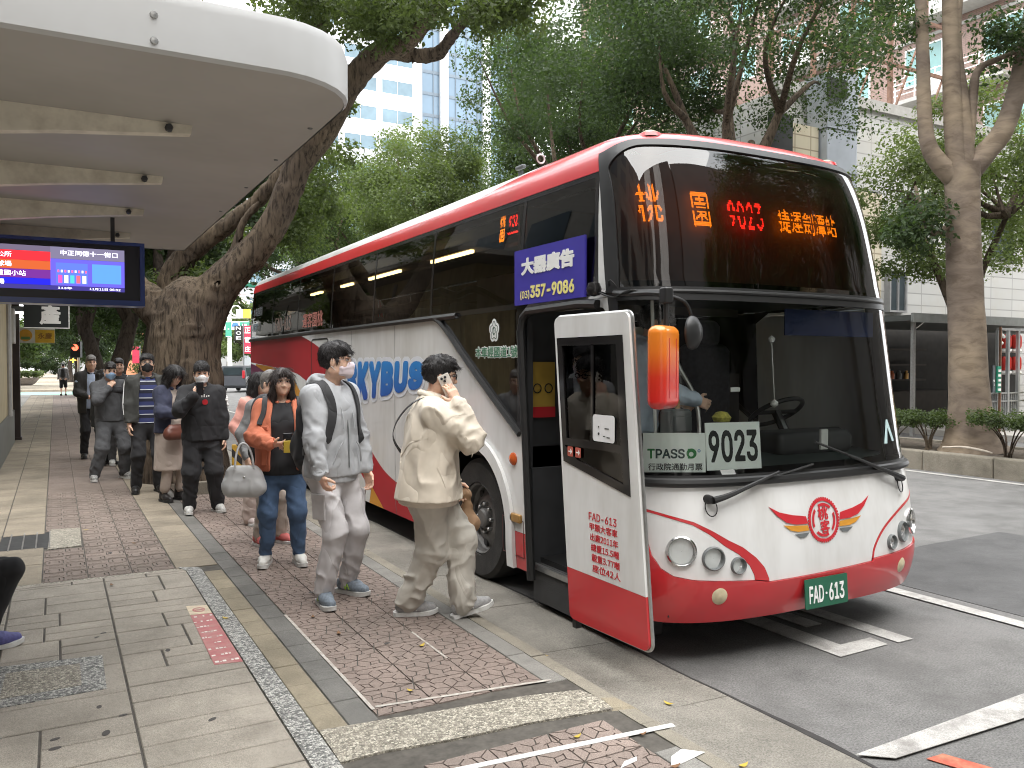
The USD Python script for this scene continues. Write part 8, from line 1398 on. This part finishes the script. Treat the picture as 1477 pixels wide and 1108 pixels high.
# ---------------------------------------------------------------- boarding passenger, seated person, far walkers
p = Person('passenger in pale blue jacket climbing the steps inside the coach door', (3.50, 4.62), (.85, -.52), H=1.66, feet=((.1, -.05, 0, 0), (-.1, .16, 0, 0)), footz=(0, .24), pelvis=(0, .03, 0), lean=10, head=(0, 10, 0), handR=(.16, .42, 1.02), elbR=(.6, -.6, -.4), handL=(-.15, .35, 1.0), elbL=(-.6, -.6, -.4), h=.012, z0=.52); PB = cloth('pale_blue_nylon', (.45, .52, .62), .06, .6); p.top('jacket', PB, .035, (.036, .04, .034), hem=-.10, fold=(.013, (9, 9, 4), 12), loose=.04, collar=(.02, .02)); p.trousers('trousers', BLK); p.shoes(mat('shoe_black', (.018, .018, .018)), M_SOLEB); p.hair(M_HAIR, 'short', .016, 19, .5)
o = p.Rs; S = Sh(); c = p.J['chest'] + o @ np.array([.02, -.25, -.12]); S.C(c + (0, 0, -.16), c + (0, 0, .12), .14, .11, .05, o @ np.array([0, 1.0, 0]), 1.3); held('rucksack', 'white rucksack on the passenger inside the coach door', 'rucksack', [('bag', S.mesh(.012, (.008, (12, 12, 6), 8)), cloth('white_pack', (.60, .60, .62), .05)), ('band', strap([c + o @ np.array(v) for v in ((.145, .0, -.1), (.08, -.10, -.08), (0, -.118, -.06), (-.08, -.10, -.05))], .012, .003, [o @ np.array((0, -1.0, 0))] * 4), M_BLACKTRIM)], p)
p = Person('seated person at the left picture edge in black leggings and blue shoes', (-.66, 5.64), (.97, .22), H=1.66, fem=True, feet=((.1, .28, 0, 0), (-.16, .20, 0, 0)), pelvis=(0, 0, -.42), lean=6, head=(0, 25, 0), handR=(.09, .30, .78), elbR=(.7, -.8, 0), handL=(-.09, .30, .78), elbL=(-.7, -.8, 0), h=.0115); p.top('jacket', cloth('dark_navy_knit', (.03, .035, .05)), .03, hem=-.02, loose=.03); p.trousers('leggings', cloth('black_legging', (.012, .012, .014)), (.006, .008, .008), .97, (.003, (12, 12, 5), 2), .003); p.shoes(mat('shoe_violet_blue', (.085, .085, .24), .6, var=.25, scale=60), M_SOLEW, 'sneaker', .03, None, mat('lace_blue', (.12, .13, .34), .7)); p.hair(M_HAIR, 'long', .012, 21, .2)
bn = thing('shelter_bench', 'plain grey bench under the shelter at the left', 'bench'); obj('seat', rbox((-1.2, 4.6, SW + .34), (-.56, 6.8, SW + .385), .012), M_FEN, bn)
for y in (4.8, 6.6): obj('leg', rbox((-1.1, y - .04, SW - .01), (-.85, y + .04, SW + .34), .01), M_FEN, bn)
for x, y, H_, f, lab, jc, tc, pk in ((.36, 50.0, 1.70, (.1, 1), 'distant walker in shorts with dark rucksack on the pavement near the crossing', (.22, .22, .23), (.02, .02, .025), True), (-4.4, 80, 1.7, (.2, -1), 'far pedestrian in dark clothes past the crossing, left of two', (.05, .05, .06), (.03, .03, .04), False), (-2.9, 86, 1.68, (-.2, -1), 'far pedestrian in pale top past the crossing, right of two', (.45, .42, .4), (.05, .06, .1), False)):
    p = Person(lab, (x, y), f, H=H_, h=.022, feet=((.1, .12, 0, 0), (-.1, -.12, 0, 0)), handy=(False, False)); p.top('shirt', cloth(f'far_top_{int(y)}', jc), .025, hem=-.06, fold=None, wr=None, h=.022)
    if pk: S = Sh(); p.leg(S, 'R', .03, .035, .03, end=.05); p.leg(S, 'L', .03, .035, .03, end=.05); S.C(p.J['pel'] + (0, 0, -.06), p.J['pel'] + (0, 0, .08), .16, .15, .05, np.array([0, 1.0, 0]), 1.3); p.add('shorts', S.mesh(.022), cloth('far_shorts', tc)); held('rucksack', 'dark rucksack on the distant walker', 'rucksack', [('bag', Sh().C(p.J['chest'] + (0, -.2, -.15), p.J['chest'] + (0, -.2, .1), .15, .12).mesh(.025), M_PACK)], p)
    else: p.trousers('trousers', cloth(f'far_leg_{int(y)}', tc), h=.022, fold=None, wr=None)
    p.shoes(mat('shoe_black', (.018, .018, .018)), M_SOLEB); p.hair(M_HAIR, 'short', .015, 3, .4)
# ================================================================ far street furniture, van, small things
M_POLEW = mat('pole_cream_white', (.66, .66, .62), .5, var=.05); M_SGREEN = mat('road_sign_green', (.05, .30, .20), .45, var=.05); M_WING = mat('lamp_wing_pink', (.62, .50, .50), .5, var=.08); M_SBLUE = mat('road_sign_blue', (.06, .18, .45), .5)
LP = np.array([12.95, 72.8, 0])
lp = thing('winged_lamp_post', 'tall cream lamp post with pink wing arms and green road signs', 'lamp post', loc=LP)
def lq(n, m_, mt, par=None, smooth=False): return obj(n, cat_mesh(m_) if isinstance(m_, list) else m_, mt, par or lp, smooth=smooth)
U2 = np.array([.875, -.484, 0])
def lpt(u, z, d=0.0): return U2 * u + np.array([.484, .875, 0]) * d + (0, 0, z)
lq('pole', tube([(0, 0, 0), (0, 0, 6.0), (0, 0, 7.6)], [.20, .16, .10], 12), M_POLEW, smooth=40); lq('foot', lathe([(0, .7), (.26, .7), (.34, .5), (.36, 0)], 'z', 14), M_POLEW, smooth=40); lq('finial', lathe([(0, .9), (.05, .85), (.02, .7), (.16, .55), (.22, .4), (.1, .2), (.14, .1), (.05, 0)], 'z', 14, (0, 0, 7.5)), M_WING, smooth=40)
for sg in (-1, 1):
    w = lq('wing', tube([lpt(sg * u, z) for u, z in crom([(.1, 7.0), (.6, 7.6), (1.4, 7.75), (2.1, 7.3), (2.3, 6.9)], 4)], .07, 6), M_WING, smooth=40)
    for q in range(4): lq('feather', tube([lpt(sg * u, z) for u, z in crom([(.2 + .4 * q, 7.25 + .08 * q), (.7 + .4 * q, 7.15), (.9 + .4 * q, 6.95)], 3)], .035, 5), M_WING, w)
    lq('scroll', tube([lpt(sg * (.55 + .42 * math.cos(a)), 6.35 + .42 * math.sin(a)) for a in np.linspace(.3, 5.6, 16)], .06, 6), M_POLEW, w)
lq('sign_arm', tube([lpt(-3.6, 5.75), lpt(1.6, 5.75)], .08, 8), M_POLEW)
for u0, u1, z0, z1, mt, nm in ((-2.5, -1.0, 4.75, 5.55, M_SGREEN, 'road_sign'), (.95, 1.75, 4.8, 5.45, M_SGREEN, 'road_sign'), (-.25, .25, 4.1, 5.45, M_SGREEN, 'street_plate')):
    p_ = lq(nm, hull([lpt(u, z, d) for u in (u0, u1) for z in (z0, z1) for d in (-.26, -.22)]), mt); lq('sign_rim', [hull([lpt(u, z, d) for u in (u0 + .05, u1 - .05) for z in (zz_, zz_ + .05) for d in (-.275, -.262)]) for zz_ in (z0 + .04, z1 - .09)] + [hull([lpt(u, z, d) for u in (u0 + .2, u1 - .2) for z in ((z0 + z1) / 2 - .08, (z0 + z1) / 2 + .08) for d in (-.275, -.262)])], M_WHITEINK, p_)
for u in (-.62, .58):
    p_ = lq('emblem_board', hull([lpt(u + a, z, d) for a in (-.36, .36) for z in (4.7, 5.45) for d in (-.26, -.22)]), M_WHITEINK); lq('emblem', on_plane(prism(Point(0, 0).buffer(.28).difference(affinity.scale(Point(0, -.18).buffer(.22), 1, .5)), .02), lpt(u, 5.07, -.265), U2, (0, 0, 1)), M_SBLUE, p_)
for u, z, mt in ((.9, 5.75, M_WHITEINK), (1.5, 5.75, mat('signal_yellow', (.65, .42, .05), .5))): lq('signal_box', hull([lpt(u + a, z + b, d) for a in (-.28, .28) for b in (-.05, .7) for d in (-.2, .1)]), mt)
for k, (px, z0, z1, w, mt, lab, tx) in enumerate(((344.5, 3.6, 4.7, .32, M_BLACKINK, 'black vertical shop banner beside the winged lamp post', 'NCE'), (357.5, 2.6, 4.7, .36, mat('banner_crimson', (.48, .03, .07), .6), 'crimson vertical shop banner just left of the coach tail', '正官庄'))):
    o = at(px, 526, 62); o[2] = 0; T = thing('street_banner', lab, 'banner', loc=o); obj('cloth', hull([U2 * a + (0, 0, z) + np.array([.484, .875, 0]) * d for a in (-w, w) for z in (z0, z1) for d in (0, .04)]), mt, T); obj('post', tube([U2 * (w + .05) + (0, 0, 0), U2 * (w + .05) + (0, 0, z1 + .2)], .05, 6), M_GREYPL, T)
    n = len(tx)
    for i, c in enumerate(tx): obj('lettering', on_plane(prism(text_poly(c, w * 1.2, (z1 - z0) / n * .62, 2), .01), np.array([*(U2 * (-w * .6) - np.array([.484, .875, 0]) * .02)[:2], z1 - (i + .82) * (z1 - z0) / n]), U2, (0, 0, 1)), M_WHITEINK, T)
o = at(196, 526, 70); o[2] = 0; T = thing('street_banner', 'red vertical banner between the dark leaning trunks', 'banner', loc=o); obj('cloth', hull([U2 * a + (0, 0, z) for a in (-.3, .3) for z in (1.9, 3.3)] + [U2 * a + np.array([.02, .04, z]) for a in (-.3, .3) for z in (1.9, 3.3)]), mat('banner_crimson', (.48, .03, .07)), T); obj('post', tube([U2 * .35, U2 * .35 + (0, 0, 3.5)], .05, 6), M_GREYPL, T)
o = at(113, 526, 44); o[2] = 0; T = thing('pedestrian_signal', 'pedestrian signal showing a red light above the far pavement', 'traffic light', loc=o); obj('post', tube([(0, 0, 0), (0, 0, 3.6)], .06, 8), M_POLEW, T); obj('housing', hull([U2 * a + (0, 0, z) + np.array([.484, .875, 0]) * d for a in (-.26, .26) for z in (2.15, 3.0) for d in (-.3, -.08)]), M_BLACKTRIM, T)
obj('red_light', on_plane(prism(Point(0, 0).buffer(.17), .01), np.array([-.484 * .31, -.875 * .31, 2.68]), U2, (0, 0, 1)), emit_mat('signal_red', (1, .06, .03), 2.2), T); obj('amber_arrow', on_plane(prism(unary_union([sbox(-.16, -.03, .16, .03), sbox(-.03, -.13, .03, .1)]), .01), np.array([-.484 * .31 - .1, -.875 * .31, 2.0]), U2, (0, 0, 1)), emit_mat('signal_amber', (1, .5, .05), 1.5), T)
o = at(356, 411, 44); T = thing('signal_arm', 'green cased traffic signal on an arm over the road beyond the coach', 'traffic light', loc=(o[0], o[1], 0)); obj('casing', rbox((-.45, -.12, o[2] - .14), (1.0, .12, o[2] + .14), .05), mat('signal_green', (.03, .20, .13), .5), T, smooth=40); obj('arm', tube([(0, 0, o[2]), (6, 0, o[2] + .1), (6, 0, 0)], .07, 8), M_POLEW, T); obj('cap', tube([(-.42, 0, o[2]), (-.42, 0, o[2] + .35)], .04, 6), M_POLEW, T)
o = at(405, 366, 52); T = thing('street_lamp', 'slim street lamp with a round disc seen above the coach tail', 'street lamp', loc=(o[0], o[1], 0)); obj('post', tube([(1.6, 0, 0), (1.6, 0, o[2] - .3), (1.2, 0, o[2] - .05)], .07, 8), M_GREYPL, T); obj('head', rbox((-.1, -.15, o[2] - .08), (1.3, .15, o[2] + .03), .04), M_GREYPL, T, smooth=40); obj('disc', lathe([(0, .03), (.28, .03), (.28, -.03), (0, -.03)], '-y', 20, (1.45, -.1, o[2] + .15)), M_WING, T)
# planter bowl
o = np.array([-2.35, 76.0, SW]); T = thing('planter_bowl', 'low round stone planter with a spreading green shrub on the far pavement', 'planter', loc=o); obj('bowl', lathe([(0, 0), (.7, 0), (.95, .15), (1.2, .5), (1.25, .6), (1.1, .6), (1.0, .5), (0, .45)], 'z', 24), mat('planter_stone', (.25, .22, .2), .8, var=.2), T, smooth=40); g = np.random.default_rng(2); obj('shrub', leaves(np.stack([g.uniform(-1.4, 1.4, 26), g.uniform(-.9, .9, 26), .85 + g.uniform(-.1, .25, 26)], 1), .35, 110, .16, 3), L_PALE, T)
# dark van
VB = np.array([10.9, 56.5, 0]); M_VAN = mat('van_paint', (.075, .080, .092), .3, var=.05, coat=.6); van = thing('dark_van', 'dark grey people carrier driving past beyond the coach tail', 'van', loc=VB, rz=62)
obj('body', hull([(x, y, z) for x, y, z in [(-2.3, s * .86, .45) for s in (-1, 1)] + [(2.35, s * .80, .4) for s in (-1, 1)] + [(-2.3, s * .86, 1.0) for s in (-1, 1)] + [(2.3, s * .78, .85) for s in (-1, 1)] + [(1.5, s * .84, 1.02) for s in (-1, 1)] + [(-2.1, s * .8, .28) for s in (-1, 1)] + [(2.1, s * .75, .28) for s in (-1, 1)]]), M_VAN, van, smooth=25); obj('cabin', hull([(-2.2, s * .84, 1.0) for s in (-1, 1)] + [(1.45, s * .80, 1.0) for s in (-1, 1)] + [(-2.05, s * .70, 1.68) for s in (-1, 1)] + [(.35, s * .68, 1.72) for s in (-1, 1)]), M_VAN, van, smooth=25)
for s in (-1, 1):
    for a, b, c, d in ((-1.95, -.95, -1.85, -.95), (-.85, .05, -.85, .0), (.13, 1.0, .1, .38)): obj('side_window', hull([(a, s * .835, 1.05), (b, s * .83, 1.05), (c, s * .745, 1.58), (d, s * .745, 1.58), (a, s * .80, 1.05), (b, s * .80, 1.05), (c, s * .70, 1.58), (d, s * .70, 1.58)]), M_WIN, van)
    for x in (-1.4, 1.5): w = obj('wheel', lathe([(0, .11), (.2, .11), (.31, .09), (.33, 0), (.31, -.09), (0, -.1)], 'y' if s > 0 else '-y', 20, (x, s * .80, .33)), M_TYRE, van, smooth=40); obj('rim', lathe([(0, .125), (.12, .13), (.2, .115)], 'y' if s > 0 else '-y', 14, (x, s * .80, .33)), M_ALU, w, smooth=40)
    obj('headlight', rbox((2.15, s * .45 - .18, .68), (2.33, s * .45 + .18, .84), .03), M_LAMPREF, van, smooth=40); obj('tail_lamp', rbox((-2.33, s * .72 - .08, .9), (-2.2, s * .72 + .08, 1.4), .03), M_REDINK, van, smooth=40)
obj('windscreen', hull([(1.40, s * .72, 1.05) for s in (-1, 1)] + [(.46, s * .62, 1.66) for s in (-1, 1)] + [(1.44, s * .72, 1.07) for s in (-1, 1)] + [(.5, s * .62, 1.68) for s in (-1, 1)]), M_WIN, van); obj('rear_window', hull([(-2.22, s * .66, 1.1) for s in (-1, 1)] + [(-2.10, s * .6, 1.6) for s in (-1, 1)] + [(-2.16, s * .66, 1.1) for s in (-1, 1)]), M_WIN, van); obj('bumper', rbox((2.2, -.78, .32), (2.40, .78, .55), .06), M_DARKGREY, van, smooth=40)
# roof fittings of the coach, chewing gum and tar along the gutter
bp('roof_camera', [rbox((3.19, 5.60, 3.31), (3.23, 5.72, 3.34), .01), bx2((3.21, 5.65, 3.22), (3.23, 5.7, 3.30))], M_GREYPL, smooth=40); bp('roof_disc', [lathe([(.032, .008), (.040, 0), (.032, -.008), (.026, 0), (.032, .008)], '-y', 20, (3.25, 5.42, 3.345))], M_WING, smooth=40)
M_GUM = mat('gum_spot_dark', (.06, .055, .05), .8); g = np.random.default_rng(12)
for x, y in ((.166, 4.41), (.26, 4.25), (-.02, 4.12), (-.02, 4.02), (.18, 4.08), (.20, 5.55), (.24, 5.62), (.62, 4.0), (.55, 5.1), (1.7, 4.6), (1.6, 5.9), (.4, 8.0), (2.0, 5.6), (1.45, 3.45)): obj('gum_spot', prism(affinity.rotate(affinity.scale(Point(x, y).buffer(g.uniform(.012, .022), 5), 1.4, .8), g.uniform(0, 90)), .0012, SW + .0004), M_GUM, side)
yy_ = np.arange(1.2, 22, .09); wv = 3.125 + .022 * (meshkit.fbm(np.stack([yy_ * 2.2, 0 * yy_, 0 * yy_], 1), 3, 2) - .5) * 2; wd_ = .006 + .017 * meshkit.noise(np.stack([yy_ * 3.0, 0 * yy_ + 4, 0 * yy_], 1), 6) ** 2
obj('tar_seam', prism(Polygon(np.vstack([np.stack([wv - wd_, yy_], 1), np.stack([wv + wd_, yy_], 1)[::-1]])).buffer(0), .004, .0105), mat('tar', (.028, .026, .025), .8, var=.3, scale=20), road)
for pts in ([(3.3, 2.05), (3.7, 1.9)],): obj('crack', prism(LineString(crom(np.array(pts) + 0, 8) + .012 * np.random.default_rng(3).normal(size=(len(pts) * 8 - 7, 2))).buffer(.004), .003, .0045), mat('tar', (.028, .026, .025)), road)
